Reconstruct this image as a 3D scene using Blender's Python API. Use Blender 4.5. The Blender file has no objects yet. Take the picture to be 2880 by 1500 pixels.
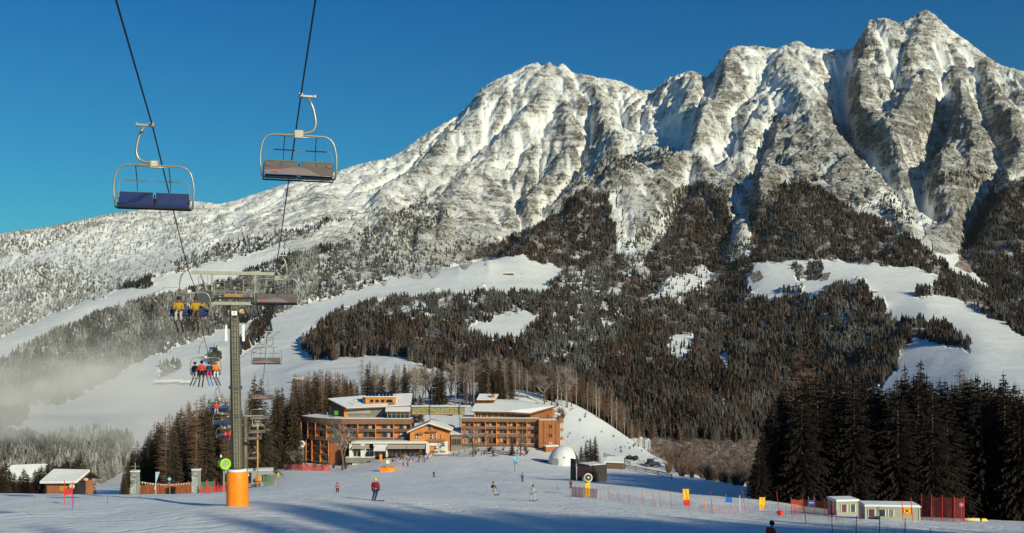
import bpy, math, random
import numpy as np
from mathutils import Vector, Matrix
R = math.radians
random.seed(7)
RS = np.random.RandomState(11)
scene = bpy.context.scene
COL = scene.collection

# ------------------------------------------------------------------ camera, sky, sun, exposure
F, CX, HV = 2400.0, 1288.0, 850.0           # focal length, centre column and horizon row, in 2576-px picture units
cd = bpy.data.cameras.new('camera'); cam = bpy.data.objects.new('camera', cd); COL.objects.link(cam)
cam.location = (0, 0, 0); cam.rotation_euler = (R(90), 0, 0)
cd.sensor_width = 36; cd.lens = 36 * F / 2576; cd.shift_y = (HV - 671) / 2576
cd.clip_start = 0.1; cd.clip_end = 40000
scene.camera = cam
SUN_EL, SUN_AZ = 21.5, 140.0                 # azimuth clockwise from the view direction: behind the camera, a little right
w = bpy.data.worlds.new("World"); scene.world = w; w.use_nodes = True
nt = w.node_tree; bg = nt.nodes['Background']
sky = nt.nodes.new('ShaderNodeTexSky'); sky.sky_type = 'NISHITA'; sky.sun_disc = False
sky.sun_elevation = R(SUN_EL); sky.sun_rotation = R(SUN_AZ); sky.altitude = 900
sky.air_density = 1.3; sky.dust_density = 0.2; sky.ozone_density = 1.6
tint = nt.nodes.new('ShaderNodeVectorMath'); tint.operation = 'MULTIPLY'; tint.inputs[1].default_value = (0.02, 0.47, 0.88)
wg = nt.nodes.new('ShaderNodeTexCoord'); wz = nt.nodes.new('ShaderNodeSeparateXYZ'); nt.links.new(wg.outputs['Generated'], wz.inputs[0])
wr = nt.nodes.new('ShaderNodeValToRGB'); nt.links.new(wz.outputs[2], wr.inputs[0])     # the sky's own colour by height above the horizon: teal low down, deep blue above
wr.color_ramp.elements[0].position = 0.10; wr.color_ramp.elements[0].color = (0.13, 0.66, 0.92, 1); wr.color_ramp.elements[1].position = 0.36; wr.color_ramp.elements[1].color = (0.0, 0.50, 1.02, 1)
nt.links.new(wr.outputs[0], tint.inputs[1]); nt.links.new(sky.outputs[0], tint.inputs[0]); nt.links.new(tint.outputs[0], bg.inputs[0])
bg.inputs[1].default_value = 0.075
sl = bpy.data.lights.new('sun', 'SUN'); sun = bpy.data.objects.new('sun', sl); COL.objects.link(sun)
sl.energy = 4.75; sl.angle = R(0.8); sl.color = (1.0, 0.92, 0.66)
sd = Vector((math.sin(R(SUN_AZ)) * math.cos(R(SUN_EL)), math.cos(R(SUN_AZ)) * math.cos(R(SUN_EL)), math.sin(R(SUN_EL))))
sun.rotation_euler = (-sd).to_track_quat('-Z', 'Y').to_euler()
scene.view_settings.view_transform = 'Standard'; scene.view_settings.look = 'None'
scene.view_settings.exposure = 0.0; scene.view_settings.gamma = 1
cy = scene.cycles
cy.max_bounces = 5; cy.diffuse_bounces = 2; cy.glossy_bounces = 2; cy.transmission_bounces = 3; cy.transparent_max_bounces = 16; cy.volume_bounces = 0
cy.use_denoising = True

# ------------------------------------------------------------------ helpers
def tag(o, label=None, cat=None, group=None, kind=None):
    if label: o['label'] = label
    if cat: o['category'] = cat
    if group: o['group'] = group
    if kind: o['kind'] = kind
    return o
def empty(name, loc=(0, 0, 0), rz=0.0, label=None, cat=None, group=None):
    o = bpy.data.objects.new(name, None); COL.objects.link(o); o.location = loc; o.rotation_euler = (0, 0, rz)
    o.empty_display_size = 0.2
    return tag(o, label, cat, group)
def copy_tree(o, parent=None):
    c = o.copy(); COL.objects.link(c); c.parent = parent
    for ch in list(o.children): copy_tree(ch, c)
    return c
def P(u, v, Y): return Vector(((u - CX) / F * Y, Y, (HV - v) / F * Y))

MATS = {}
def mat(name, col, rough=0.8, metal=0.0, noise=0.0, nscale=3.0, emit=None, bump=0.0, spec=0.3, col2=None, coord='Object', stretch=(1, 1, 1), alpha=1.0):
    if name in MATS: return MATS[name]
    m = bpy.data.materials.new(name); m.use_nodes = True; n = m.node_tree; b = n.nodes['Principled BSDF']
    b.inputs['Base Color'].default_value = (*col, 1); b.inputs['Roughness'].default_value = rough
    b.inputs['Metallic'].default_value = metal; b.inputs['Specular IOR Level'].default_value = spec
    if noise or col2 or bump:
        tc = n.nodes.new('ShaderNodeTexCoord'); mp = n.nodes.new('ShaderNodeMapping'); mp.inputs['Scale'].default_value = stretch
        n.links.new(tc.outputs[coord], mp.inputs[0])
        t = n.nodes.new('ShaderNodeTexNoise'); t.inputs['Scale'].default_value = nscale; t.inputs['Detail'].default_value = 5
        t.inputs['Roughness'].default_value = 0.65
        n.links.new(mp.outputs[0], t.inputs['Vector'])
        r = n.nodes.new('ShaderNodeValToRGB'); r.color_ramp.elements[0].position = 0.32; r.color_ramp.elements[1].position = 0.68
        c2 = col2 or tuple(min(1, c * (1 + noise)) for c in col); c1 = col if col2 else tuple(c * (1 - noise) for c in col)
        r.color_ramp.elements[0].color = (*c1, 1); r.color_ramp.elements[1].color = (*c2, 1)
        n.links.new(t.outputs[0], r.inputs[0]); n.links.new(r.outputs[0], b.inputs['Base Color'])
        if bump:
            bp = n.nodes.new('ShaderNodeBump'); bp.inputs['Strength'].default_value = 0.5; bp.inputs['Distance'].default_value = bump
            n.links.new(t.outputs[0], bp.inputs['Height']); n.links.new(bp.outputs[0], b.inputs['Normal'])
    if alpha < 1: b.inputs['Alpha'].default_value = alpha
    MATS[name] = m; return m

class MB:
    """collects boxes, tubes, sheets; build() links them as one mesh object"""
    def __init__(s): s.v = []; s.f = []; s.m = []; s.mi = 0
    def add(s, vs, fs):
        b = len(s.v); s.v += [tuple(p) for p in vs]; s.f += [tuple(i + b for i in f) for f in fs]; s.m += [s.mi] * len(fs); return s
    def box(s, c, d, rz=0.0, rx=0.0, taper=1.0):
        hx, hy, hz = d[0] / 2, d[1] / 2, d[2] / 2
        vs = []
        M = Matrix.Rotation(rz, 3, 'Z') @ Matrix.Rotation(rx, 3, 'X')
        for z in (-hz, hz):
            t = taper if z > 0 else 1
            for x, y in ((-hx, -hy), (hx, -hy), (hx, hy), (-hx, hy)): vs.append(M @ Vector((x * t, y * t, z)) + Vector(c))
        return s.add(vs, [(3, 2, 1, 0), (4, 5, 6, 7), (0, 1, 5, 4), (1, 2, 6, 5), (2, 3, 7, 6), (3, 0, 4, 7)])
    def tube(s, pts, r, n=8, cap=True):
        pts = [Vector(p) for p in pts]; k = len(pts); rs = r if isinstance(r, (list, tuple)) else [r] * k
        vs = []; up = None
        for i, p in enumerate(pts):
            d = (pts[min(i + 1, k - 1)] - pts[max(i - 1, 0)]).normalized()
            if up is None: up = Vector((0, 0, 1)) if abs(d.z) < 0.9 else Vector((1, 0, 0))
            a = d.cross(up).normalized(); b = a.cross(d).normalized(); up = b
            for j in range(n):
                t = 2 * math.pi * j / n; vs.append(p + a * math.cos(t) * rs[i] + b * math.sin(t) * rs[i])
        fs = [(i * n + j, i * n + (j + 1) % n, (i + 1) * n + (j + 1) % n, (i + 1) * n + j) for i in range(k - 1) for j in range(n)]
        if cap: fs += [tuple(range(n))[::-1], tuple(range((k - 1) * n, k * n))]
        return s.add(vs, fs)
    def quad(s, a, b, c, d): return s.add([a, b, c, d], [(0, 1, 2, 3)])
    def prism(s, poly, off):
        """polygon (list of 3D) extruded by vector off"""
        n = len(poly); o = Vector(off); vs = [Vector(p) for p in poly] + [Vector(p) + o for p in poly]
        return s.add(vs, [tuple(range(n))[::-1], tuple(range(n, 2 * n))] + [(i, (i + 1) % n, n + (i + 1) % n, n + i) for i in range(n)])
    def lathe(s, prof, c, n=16, axis='Z'):
        vs = []; k = len(prof)
        for r, h in prof:
            for j in range(n):
                t = 2 * math.pi * j / n; p = (r * math.cos(t), r * math.sin(t), h)
                if axis == 'Y': p = (p[0], p[2], p[1])
                if axis == 'X': p = (p[2], p[0], p[1])
                vs.append(Vector(p) + Vector(c))
        return s.add(vs, [(i * n + j, i * n + (j + 1) % n, (i + 1) * n + (j + 1) % n, (i + 1) * n + j) for i in range(k - 1) for j in range(n)] + [tuple(range(n))[::-1], tuple(range((k - 1) * n, k * n))])
    def mesh(s, name, mats, smooth=False):
        me = bpy.data.meshes.new(name); me.from_pydata(s.v, [], s.f)
        for m in (mats if isinstance(mats, (list, tuple)) else [mats]): me.materials.append(m)
        if any(s.m): me.polygons.foreach_set('material_index', s.m)
        if smooth: me.polygons.foreach_set('use_smooth', [True] * len(s.f))
        me.update(); return me
    def build(s, name, mats, parent=None, smooth=False, loc=None):
        o = bpy.data.objects.new(name, s.mesh(name, mats, smooth)); COL.objects.link(o)
        if parent: o.parent = parent
        if loc is not None: o.location = loc
        return o

# ------------------------------------------------------------------ noise
def _h(ix, iy, seed):
    n = (ix.astype(np.int64) * 374761393 + iy.astype(np.int64) * 668265263 + seed * 982451653) & 0xffffffff
    n = ((n ^ (n >> 13)) * 1274126177) & 0xffffffff
    n = n ^ (n >> 16)
    return (n & 0xffff) / 65535.0
def vnoise(x, y, seed=0):
    ix = np.floor(x); iy = np.floor(y); fx = x - ix; fy = y - iy
    fx = fx * fx * fx * (fx * (fx * 6 - 15) + 10); fy = fy * fy * fy * (fy * (fy * 6 - 15) + 10)
    a = _h(ix, iy, seed); b = _h(ix + 1, iy, seed); c = _h(ix, iy + 1, seed); d = _h(ix + 1, iy + 1, seed)
    return (a + (b - a) * fx) * (1 - fy) + (c + (d - c) * fx) * fy
def fbm(x, y, o=5, seed=0, g=0.5, ridged=False):
    s = 0; a = 1; t = 0
    for i in range(o):
        n = vnoise(x, y, seed + i * 17)
        if ridged: n = 1 - np.abs(2 * n - 1)
        s = s + a * n; t += a; a *= g; x, y = (x * 1.6 - y * 1.2) + 13.7, (x * 1.2 + y * 1.6) + 7.3
    return s / t
def smooth(a, b, x):
    t = np.clip((x - a) / (b - a), 0, 1); return t * t * (3 - 2 * t)

# ------------------------------------------------------------------ terrain: height profiles (column -> rows of (distance, row in picture))
NEAR_Y = [3, 10, 30, 46, 60, 75, 96, 117, 150, 185, 240, 320, 420]
def zr(Y, z): return HV - z / Y * F
# apparent row of the ground at those distances
NEAR = {
 -900: [2600, 2350, 1560, 1380, 1305, 1266, 1240, 1252, 1262, 1264, 1262, 1245, 1235],
  330: [2600, 2350, 1560, 1378, 1300, 1262, 1246, 1251, 1262, 1262, 1258, 1235, 1225],
  500: [2600, 2350, 1558, 1376, 1297, 1260, 1243, 1246, 1252, 1248, 1240, 1222, 1215],
  600: [2600, 2350, 1555, 1374, 1295, 1257, 1238, 1240, 1242, 1236, 1226, 1205, 1195],
  700: [2600, 2350, 1555, 1376, 1298, 1257, 1238, 1241, 1240, 1224, 1206, 1175, 1120],
  850: [2600, 2350, 1555, 1386, 1308, 1262, 1243, 1245, 1240, 1222, 1200, 1172, 1060],
 1000: [2600, 2350, 1554, 1405, 1320, 1267, 1250, 1245, 1236, 1218, 1196, 1163, 1010],
 1300: [2600, 2350, 1554, 1418, 1332, 1276, 1262, 1247, 1230, 1213, 1192, 1160, 980],
 1450: [2600, 2350, 1554, 1418, 1338, 1285, 1268, 1252, 1234, 1215, 1196, 1158, 1018],
 1600: [2600, 2350, 1554, 1418, 1342, 1293, 1276, 1262, 1243, 1222, 1198, 1168, 1115],
 1700: [2600, 2350, 1554, 1418, 1345, 1300, 1283, 1270, 1250, 1228, 1205, 1186, 1190],
 1800: [2600, 2350, 1554, 1418, 1347, 1306, 1290, 1278, 1256, 1236, 1212, 1218, 1240],
 1900: [2600, 2350, 1554, 1418, 1348, 1312, 1297, 1283, 1262, 1245, 1230, 1245, 1262],
 2100: [2600, 2350, 1554, 1420, 1348, 1320, 1304, 1295, 1283, 1285, 1285, 1285, 1290],
 2300: [2600, 2350, 1554, 1422, 1352, 1328, 1312, 1304, 1302, 1300, 1300, 1300, 1300],
 2576: [2600, 2350, 1554, 1424, 1360, 1338, 1322, 1318, 1314, 1312, 1312, 1312, 1305],
 3500: [2600, 2350, 1554, 1424, 1372, 1350, 1340, 1335, 1330, 1325, 1320, 1315, 1305],
}
# beyond: (Y, row) for ten+ successive lines
FAR = {
 -900: [(540,1238),(700,1195),(1000,1110),(1450,1020),(1950,950),(2500,870),(2900,820),(3200,780),(3600,740),(4000,720),(4600,640),(5000,620)],
    0: [(540,1238),(700,1175),(1000,1095),(1400,1000),(1900,930),(2350,862),(2600,840),(2900,790),(3200,740),(3600,660),(4000,588),(4400,600)],
  200: [(540,1235),(700,1170),(1000,1090),(1500,1000),(1900,925),(2350,840),(2550,775),(2900,740),(3300,690),(3700,620),(4200,553),(4600,570)],
  400: [(540,1225),(700,1170),(1000,1095),(1500,972),(1850,893),(2300,800),(2700,722),(2850,695),(3400,645),(4000,580),(4600,522),(5000,540)],
  600: [(540,1205),(700,1150),(1000,1060),(1500,952),(1900,865),(2300,811),(2700,740),(3050,652),(3250,617),(4000,560),(5000,508),(5400,530)],
  800: [(540,1130),(700,1080),(1000,1005),(1500,915),(1900,850),(2400,765),(2800,685),(3150,605),(3350,577),(4200,510),(5200,442),(5600,470)],
 1000: [(520,1045),(700,1060),(1000,985),(1500,900),(2000,800),(2500,733),(2700,703),(3100,640),(3700,560),(4600,470),(5400,392),(5800,420)],
 1200: [(500,1015),(700,1060),(1000,990),(1500,900),(2000,800),(2500,722),(2900,660),(3150,700),(3700,600),(4600,440),(5650,242),(6000,300)],
 1310: [(500,1005),(700,1060),(1000,1000),(1500,905),(2000,805),(2500,722),(2900,645),(3150,596),(3600,640),(4400,490),(5650,172),(6000,240)],
 1400: [(500,1030),(700,1070),(1000,1010),(1500,915),(2000,815),(2500,725),(2900,668),(3300,548),(3650,610),(4400,480),(5650,160),(6000,230)],
 1500: [(500,1075),(650,1110),(1000,1040),(1500,930),(2000,830),(2500,745),(2900,660),(3450,466),(3800,510),(4500,400),(5700,195),(6050,260)],
 1600: [(500,1140),(650,1160),(1000,1070),(1500,950),(2000,845),(2500,750),(2900,650),(3600,415),(3900,440),(4500,360),(5650,213),(6000,270)],
 1700: [(500,1205),(650,1190),(1000,1095),(1450,965),(1950,860),(2500,755),(2950,645),(3600,455),(3800,388),(4400,320),(5100,190),(5500,260)],
 1800: [(500,1240),(650,1200),(1000,1110),(1400,990),(1900,890),(2450,775),(2950,655),(3500,500),(3900,390),(4500,280),(5100,168),(5500,230)],
 1900: [(500,1262),(650,1205),(1000,1115),(1400,1000),(1850,895),(2350,770),(2700,665),(3300,500),(3900,360),(4500,250),(5100,115),(5500,190)],
 2010: [(500,1275),(650,1210),(1000,1120),(1400,1005),(1850,885),(2300,755),(2650,663),(3300,480),(3900,340),(4500,230),(5100,105),(5500,190)],
 2130: [(500,1285),(650,1215),(1000,1110),(1350,985),(1750,880),(2150,760),(2650,660),(3300,490),(3900,360),(4500,255),(5050,127),(5400,200)],
 2180: [(500,1285),(650,1215),(1000,1105),(1330,975),(1700,875),(2100,762),(2650,659),(3300,495),(3900,360),(4400,235),(4950,55),(5300,150)],
 2330: [(500,1290),(650,1215),(950,1080),(1250,950),(1600,850),(2050,755),(2600,672),(3250,500),(3800,370),(4400,215),(5000,27),(5400,120)],
 2450: [(500,1290),(650,1215),(900,1050),(1200,930),(1500,850),(2000,778),(2600,700),(3200,560),(3700,430),(4300,290),(4950,115),(5300,200)],
 2576: [(500,1290),(650,1200),(900,1030),(1200,925),(1500,860),(1900,800),(2500,715),(3000,580),(3600,450),(4200,320),(4850,182),(5200,260)],
 3500: [(500,1290),(650,1180),(900,1010),(1200,920),(1500,850),(1900,790),(2500,700),(3000,600),(3600,500),(4200,420),(4850,330),(5200,400)],
}
SKY = [(-900,680),(0,588),(130,570),(270,540),(400,522),(480,505),(560,516),(620,497),(700,470),(780,448),(850,432),(900,414),(960,405),(1010,382),(1060,345),(1100,322),(1150,292),(1180,262),(1210,224),(1250,200),(1300,178),(1320,166),(1350,157),(1365,170),(1380,157),(1398,172),(1415,157),(1440,182),(1480,196),(1520,197),(1560,204),(1610,228),(1642,232),(1680,197),(1730,180),(1780,196),(1800,170),(1825,128),(1850,120),(1900,115),(1950,123),(1980,112),(2010,104),(2040,122),(2080,124),(2140,125),(2160,105),(2185,52),(2225,44),(2265,60),(2300,40),(2330,25),(2352,38),(2385,70),(2440,108),(2480,140),(2520,165),(2576,182),(2700,230),(3500,340)]

NEAR295 = {-900: 1262, 330: 1243, 500: 1226, 600: 1209, 700: 1185, 850: 1184, 1000: 1163, 1130: 1156, 1200: 1153, 1300: 1152, 1450: 1160, 1600: 1172, 1700: 1186, 1800: 1212, 1900: 1240, 2100: 1285, 2300: 1300, 2576: 1312, 3500: 1318}
FOOT320 = {1000: 1148, 1130: 1140, 1200: 1126, 1300: 1124, 1450: 1134, 1600: 1150, 1700: 1172}
for c_ in (1130, 1200):
    a_, b_ = NEAR[1000], NEAR[1300]; t_ = (c_ - 1000) / 300; NEAR[c_] = [a_[i] * (1 - t_) + b_[i] * t_ for i in range(len(a_))]
for c_ in NEAR:
    NEAR[c_][11] = FOOT320.get(c_, NEAR[c_][11]); NEAR[c_].insert(11, NEAR295[c_])
NEAR_Y.insert(11, 295)
def tabl(d, k):
    us = np.array(sorted(d)); return us, np.array([[r[k] for r in [d[u]]][0] for u in us], float)
def colint(us, vals, u, sm=40):
    f = np.linspace(-900, 3500, 1101)
    g = np.interp(f, us, vals); kn = np.hanning(int(sm / 4) * 2 + 3); kn /= kn.sum()
    pad = len(kn) // 2; g = np.convolve(np.pad(g, pad, mode='edge'), kn, 'valid')
    return np.interp(u, f, g)
NK = len(NEAR_Y) + 12 + 1
def knots(u):
    """for an array of columns: (NK, n) distances and heights"""
    ys = []; zs = []
    us = np.array(sorted(NEAR))
    for k, Y in enumerate(NEAR_Y):
        v = colint(us, np.array([NEAR[c][k] for c in us], float), u, 60); ys.append(np.full_like(u, Y, dtype=float)); zs.append((HV - v) / F * Y)
    us = np.array(sorted(FAR))
    for k in range(12):
        Y = colint(us, np.array([FAR[c][k][0] for c in us], float), u, 60)
        if k == 10:
            v = colint(np.array([s[0] for s in SKY]), np.array([s[1] for s in SKY], float), u, 130)
        else: v = colint(us, np.array([FAR[c][k][1] for c in us], float), u, 50)
        ys.append(Y); zs.append((HV - v) / F * Y)
    ys.append(ys[-1] + 900); zs.append(zs[-1] * 0.6)
    return np.array(ys), np.array(zs)
def pchip(Yk, Zk, Yq):
    """column-wise monotone cubic; Yk,Zk (K,n); Yq (m,n)"""
    h = np.diff(Yk, axis=0); d = np.diff(Zk, axis=0) / h
    m = np.zeros_like(Zk)
    s = (np.sign(d[1:]) == np.sign(d[:-1]))
    w1 = 2 * h[1:] + h[:-1]; w2 = h[1:] + 2 * h[:-1]
    with np.errstate(all='ignore'):
        mm = (w1 + w2) / (w1 / d[:-1] + w2 / d[1:])
    m[1:-1] = np.where(s, np.nan_to_num(mm), 0); m[0] = d[0]; m[-1] = d[-1]
    K, n = Yk.shape; out = np.zeros_like(Yq, dtype=float); ci = np.arange(n)[None, :].repeat(Yq.shape[0], 0)
    idx = np.zeros(Yq.shape, int)
    for k in range(1, K - 1): idx += (Yq >= Yk[k][None, :])
    y0 = Yk[idx, ci]; y1 = Yk[idx + 1, ci]; hh = y1 - y0; t = np.clip((Yq - y0) / hh, 0, 1)
    t2 = t * t; t3 = t2 * t
    return (2 * t3 - 3 * t2 + 1) * Zk[idx, ci] + (t3 - 2 * t2 + t) * hh * m[idx, ci] + (-2 * t3 + 3 * t2) * Zk[idx + 1, ci] + (t3 - t2) * hh * m[idx + 1, ci]

def inpoly(poly, u, v):
    c = np.zeros(u.shape, bool); n = len(poly); j = n - 1
    x0 = min(p[0] for p in poly); x1 = max(p[0] for p in poly); y0 = min(p[1] for p in poly); y1 = max(p[1] for p in poly)
    m = (u >= x0) & (u <= x1) & (v >= y0) & (v <= y1)
    uu = u[m]; vv = v[m]; cc = np.zeros(uu.shape, bool)
    for i in range(n):
        xi, yi = poly[i]; xj, yj = poly[j]
        if yi != yj: cc ^= ((yi > vv) != (yj > vv)) & (uu < (xj - xi) * (vv - yi) / (yj - yi) + xi)
        j = i
    c[m] = cc; return c
def segdist(poly, u, v):
    d = np.full(u.shape, 1e9)
    for (ax, ay), (bx, by) in zip(poly[:-1], poly[1:]):
        dx, dy = bx - ax, by - ay; t = np.clip(((u - ax) * dx + (v - ay) * dy) / (dx * dx + dy * dy), 0, 1)
        d = np.minimum(d, np.hypot(u - ax - t * dx, v - ay - t * dy))
    return d
# spurs and gullies of the massif: (polyline, width, height in m)
STROKES = [
 ([(2122,140),(2108,215),(2135,300),(2195,390),(2275,480),(2335,560)], 34, -120),
 ([(2178,95),(2152,190),(2158,290),(2205,370),(2270,440)], 24, 110),
 ([(2010,120),(1985,200),(2010,265),(2060,330),(2120,430)], 45, 80),
 ([(1860,130),(1830,220),(1800,300),(1760,360)], 30, 90),
 ([(1930,330),(1900,400),(1875,500),(1890,560)], 20, -70),
 ([(2330,40),(2290,140),(2300,230),(2260,330),(2210,420)], 45, 70),
 ([(2385,250),(2345,340),(2305,410),(2335,480),(2370,520)], 30, -170),
 ([(2405,215),(2425,300),(2450,380),(2500,450)], 32, 120),
 ([(2500,440),(2455,520),(2425,600),(2400,640)], 30, -190),
 ([(2480,170),(2500,260),(2540,330),(2570,400)], 25, 80),
 ([(1690,215),(1660,260),(1680,310),(1715,350)], 30, -80),
 ([(1750,200),(1740,260),(1760,300)], 18, 60),
 ([(2020,480),(1960,470),(1880,640)], 18, -40),
 ([(1250,205),(1195,300),(1130,360),(1070,440),(960,520)], 28, 90),
 ([(1380,165),(1350,260),(1300,330),(1230,420),(1150,500)], 35, 60),
 ([(1330,250),(1270,300),(1230,350)], 25, -60),
 ([(1480,200),(1500,280),(1530,340),(1550,400)], 30, 70),
 ([(1560,230),(1600,300),(1690,360)], 45, -60),
 ([(1420,300),(1440,400),(1380,480),(1300,560)], 26, 60),
 ([(1310,480),(1303,540),(1312,575)], 9, -60),
 ([(1040,590),(1032,640),(1045,680)], 9, -50),
 ([(1120,540),(1110,620)], 14, 30),
 ([(1690,430),(1650,540),(1590,640)], 25, 50),
 ([(1740,400),(1720,480),(1650,600),(1560,640)], 20, -45),
 ([(1860,440),(1840,560),(1800,650)], 22, -40),
]
EX0, EX1, EY0, EY1, ED = -2700.0, 3500.0, 2150.0, 6100.0, 13.0
def blur(a, k):
    w_ = np.hanning(2 * k + 3); w_ /= w_.sum(); q = k + 1
    a = np.apply_along_axis(lambda r: np.convolve(np.pad(r, q, mode='edge'), w_, 'valid'), 0, a)
    return np.apply_along_axis(lambda r: np.convolve(np.pad(r, q, mode='edge'), w_, 'valid'), 1, a)
def erode():
    xs = np.arange(EX0, EX1, ED); ys = np.arange(EY0, EY1, ED); X, Y = np.meshgrid(xs, ys); U = X / Y * F + CX
    Z = np.zeros_like(X); Yk_, Zk_ = knots(np.linspace(-900, 3500, 881))
    for j in range(len(ys)):
        uu = U[j]; ii = np.interp(uu, np.linspace(-900, 3500, 881), np.arange(881)); i0 = np.clip(ii.astype(int), 0, 879); t = ii - i0
        a = pchip(Yk_[:, i0], Zk_[:, i0], np.full((1, len(uu)), ys[j]))[0]; b = pchip(Yk_[:, i0 + 1], Zk_[:, i0 + 1], np.full((1, len(uu)), ys[j]))[0]; Z[j] = a * (1 - t) + b * t
    vb = HV - Z / Y * F
    for poly, wd, h in STROKES: Z = Z + .55 * h * np.exp(-(segdist(poly, U, vb) / wd) ** 2)
    Z = Z + (fbm(X / 420, Y / 420, 5, 21, .55) - .5) * 230 + (fbm(X / 70, Y / 70, 3, 23, .55) - .5) * 34
    Z0 = Z.copy(); m, n = Z.shape; N = m * n; dirs = [(-1, 0, 1), (1, 0, 1), (0, -1, 1), (0, 1, 1), (-1, -1, 1.414), (-1, 1, 1.414), (1, -1, 1.414), (1, 1, 1.414)]
    idx = np.arange(N).reshape(m, n)
    for it in range(9):
        best = np.zeros((m, n)); rec = idx.copy(); dd = np.ones((m, n))
        for dy, dx, L_ in dirs:
            sl_ = np.full((m, n), -1.0); ys0, ys1 = max(0, -dy), m - max(0, dy); xs0, xs1 = max(0, -dx), n - max(0, dx)
            sl_[ys0:ys1, xs0:xs1] = (Z[ys0:ys1, xs0:xs1] - Z[ys0 + dy:ys1 + dy, xs0 + dx:xs1 + dx]) / (L_ * ED)
            r_ = np.zeros((m, n), int); r_[ys0:ys1, xs0:xs1] = idx[ys0 + dy:ys1 + dy, xs0 + dx:xs1 + dx]
            k = sl_ > best; best[k] = sl_[k]; rec[k] = r_[k]; dd[k] = L_
        order = np.argsort(Z.ravel(), kind='stable'); A = [1.0] * N; rl_ = rec.ravel().tolist()
        for i in order[::-1].tolist():
            r_ = rl_[i]
            if r_ != i: A[r_] += A[i]
        Af = np.array(A); FF = (0.30 * np.sqrt(Af) / dd.ravel() * .16).tolist(); z = Z.ravel().tolist()
        for i in order.tolist():
            r_ = rl_[i]
            if r_ != i: f_ = FF[i]; z[i] = (z[i] + f_ * z[r_]) / (1 + f_)
        Z = np.array(z).reshape(m, n)
        # talus: relax slopes that are too steep
        for _ in range(1):
            gx_ = np.zeros_like(Z); gx_[1:-1, 1:-1] = (Z[:-2, 1:-1] + Z[2:, 1:-1] + Z[1:-1, :-2] + Z[1:-1, 2:]) / 4 - Z[1:-1, 1:-1]; Z = Z + .2 * gx_
    rel = Z - blur(Z0, 16) * 1.0; rel = rel - blur(rel, 24) * .9
    cv = blur(Z, 2) - blur(Z, 6)
    return rel, cv
ER = None
def esample(F_, x, Y):
    fx = np.clip((x - EX0) / ED, 0, F_.shape[1] - 1.001); fy = np.clip((Y - EY0) / ED, 0, F_.shape[0] - 1.001); ix = fx.astype(int); iy = fy.astype(int); tx = fx - ix; ty = fy - iy
    return (F_[iy, ix] * (1 - tx) + F_[iy, ix + 1] * tx) * (1 - ty) + (F_[iy + 1, ix] * (1 - tx) + F_[iy + 1, ix + 1] * tx) * ty
def relief(u, Y, zb):
    x = (u - CX) / F * Y
    vb = HV - zb / Y * F
    far = smooth(420, 900, Y)
    mt = smooth(2700, 3500, Y + (u < 1000) * 0) * smooth(720, 560, vb)
    right = smooth(1250, 1500, u)
    left = smooth(1050, 700, u)
    hill = fbm(x / 260, Y / 260, 4, 41) - 0.5
    z = np.zeros_like(zb)
    if np.any(Y > 900):
        d_, _f, _b = cover(np.broadcast_to(u, Y.shape) + 0.0, vb); open_ = 0.12 + 0.88 * smooth(0, .5, d_)
        z = z + far * (1 - mt) * (hill * 46 + (fbm(x / 130, Y / 130, 3, 43, .5, True) - .6) * 26) * smooth(700, 1300, Y) * open_
    if ER is not None and np.any(Y > 2200):
        e = esample(ER[0], x, Y) * smooth(EY0, EY0 + 350, Y)
        z = z + e * np.maximum(mt, (1 - mt) * .35 * open_) * (1 - .3 * left) * (.68 + .32 * right)
        n2 = fbm(x / 60, Y / 60, 4, 35, .55, True) - .6; n3 = fbm(x / 19, Y / 19, 3, 37, .6, True) - .6
        n4 = fbm(x / 130, Y / 130, 4, 39, .6, True) - .62
        z = z + mt * (n4 * (30 + 25 * right) + n2 * (30 + 12 * right) + n3 * 22) * (1 - .45 * left)
        for poly, wd, h in STROKES: z = z + mt * .5 * h * np.exp(-(segdist(poly, u, vb) / wd) ** 2)
    # foreground: gentle rolls in the pisted snow
    nr = 1 - smooth(250, 420, Y)
    z = z + nr * ((fbm(x / 14, Y / 22, 3, 51) - 0.5) * 0.55 * smooth(20, 60, Y) + (fbm(x / 3.0, Y / 3.0, 3, 61) - 0.5) * 0.10)
    return z
def heights(u, Yq):
    """u (n,), Yq (m,n)"""
    Yk, Zk = knots(u); zb = pchip(Yk, Zk, Yq); U = np.broadcast_to(u[None, :], Yq.shape)
    return zb, zb + relief(U, Yq, zb)
def gz(x, y):
    """ground height at a point of the near slope"""
    u = np.array([x / y * F + CX]); return float(heights(u, np.array([[y]]))[1][0, 0])
def hit(u, v, y0=20, y1=419):
    """distance at which picture row v meets the ground in column u"""
    ys = np.linspace(y0, y1, 1400); z = heights(np.array([float(u)]), ys[:, None])[1][:, 0]
    row = HV - z / ys * F
    i = np.where(row <= v)[0]
    return float(ys[i[0]]) if len(i) else float(ys[np.argmin(row)])
def G(u, v, y0=20, y1=419):
    Y = hit(u, v, y0, y1); x = (u - CX) / F * Y; return Vector((x, Y, gz(x, Y)))
def GY(u, Y):
    x = (u - CX) / F * Y; return Vector((x, Y, gz(x, Y)))
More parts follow.
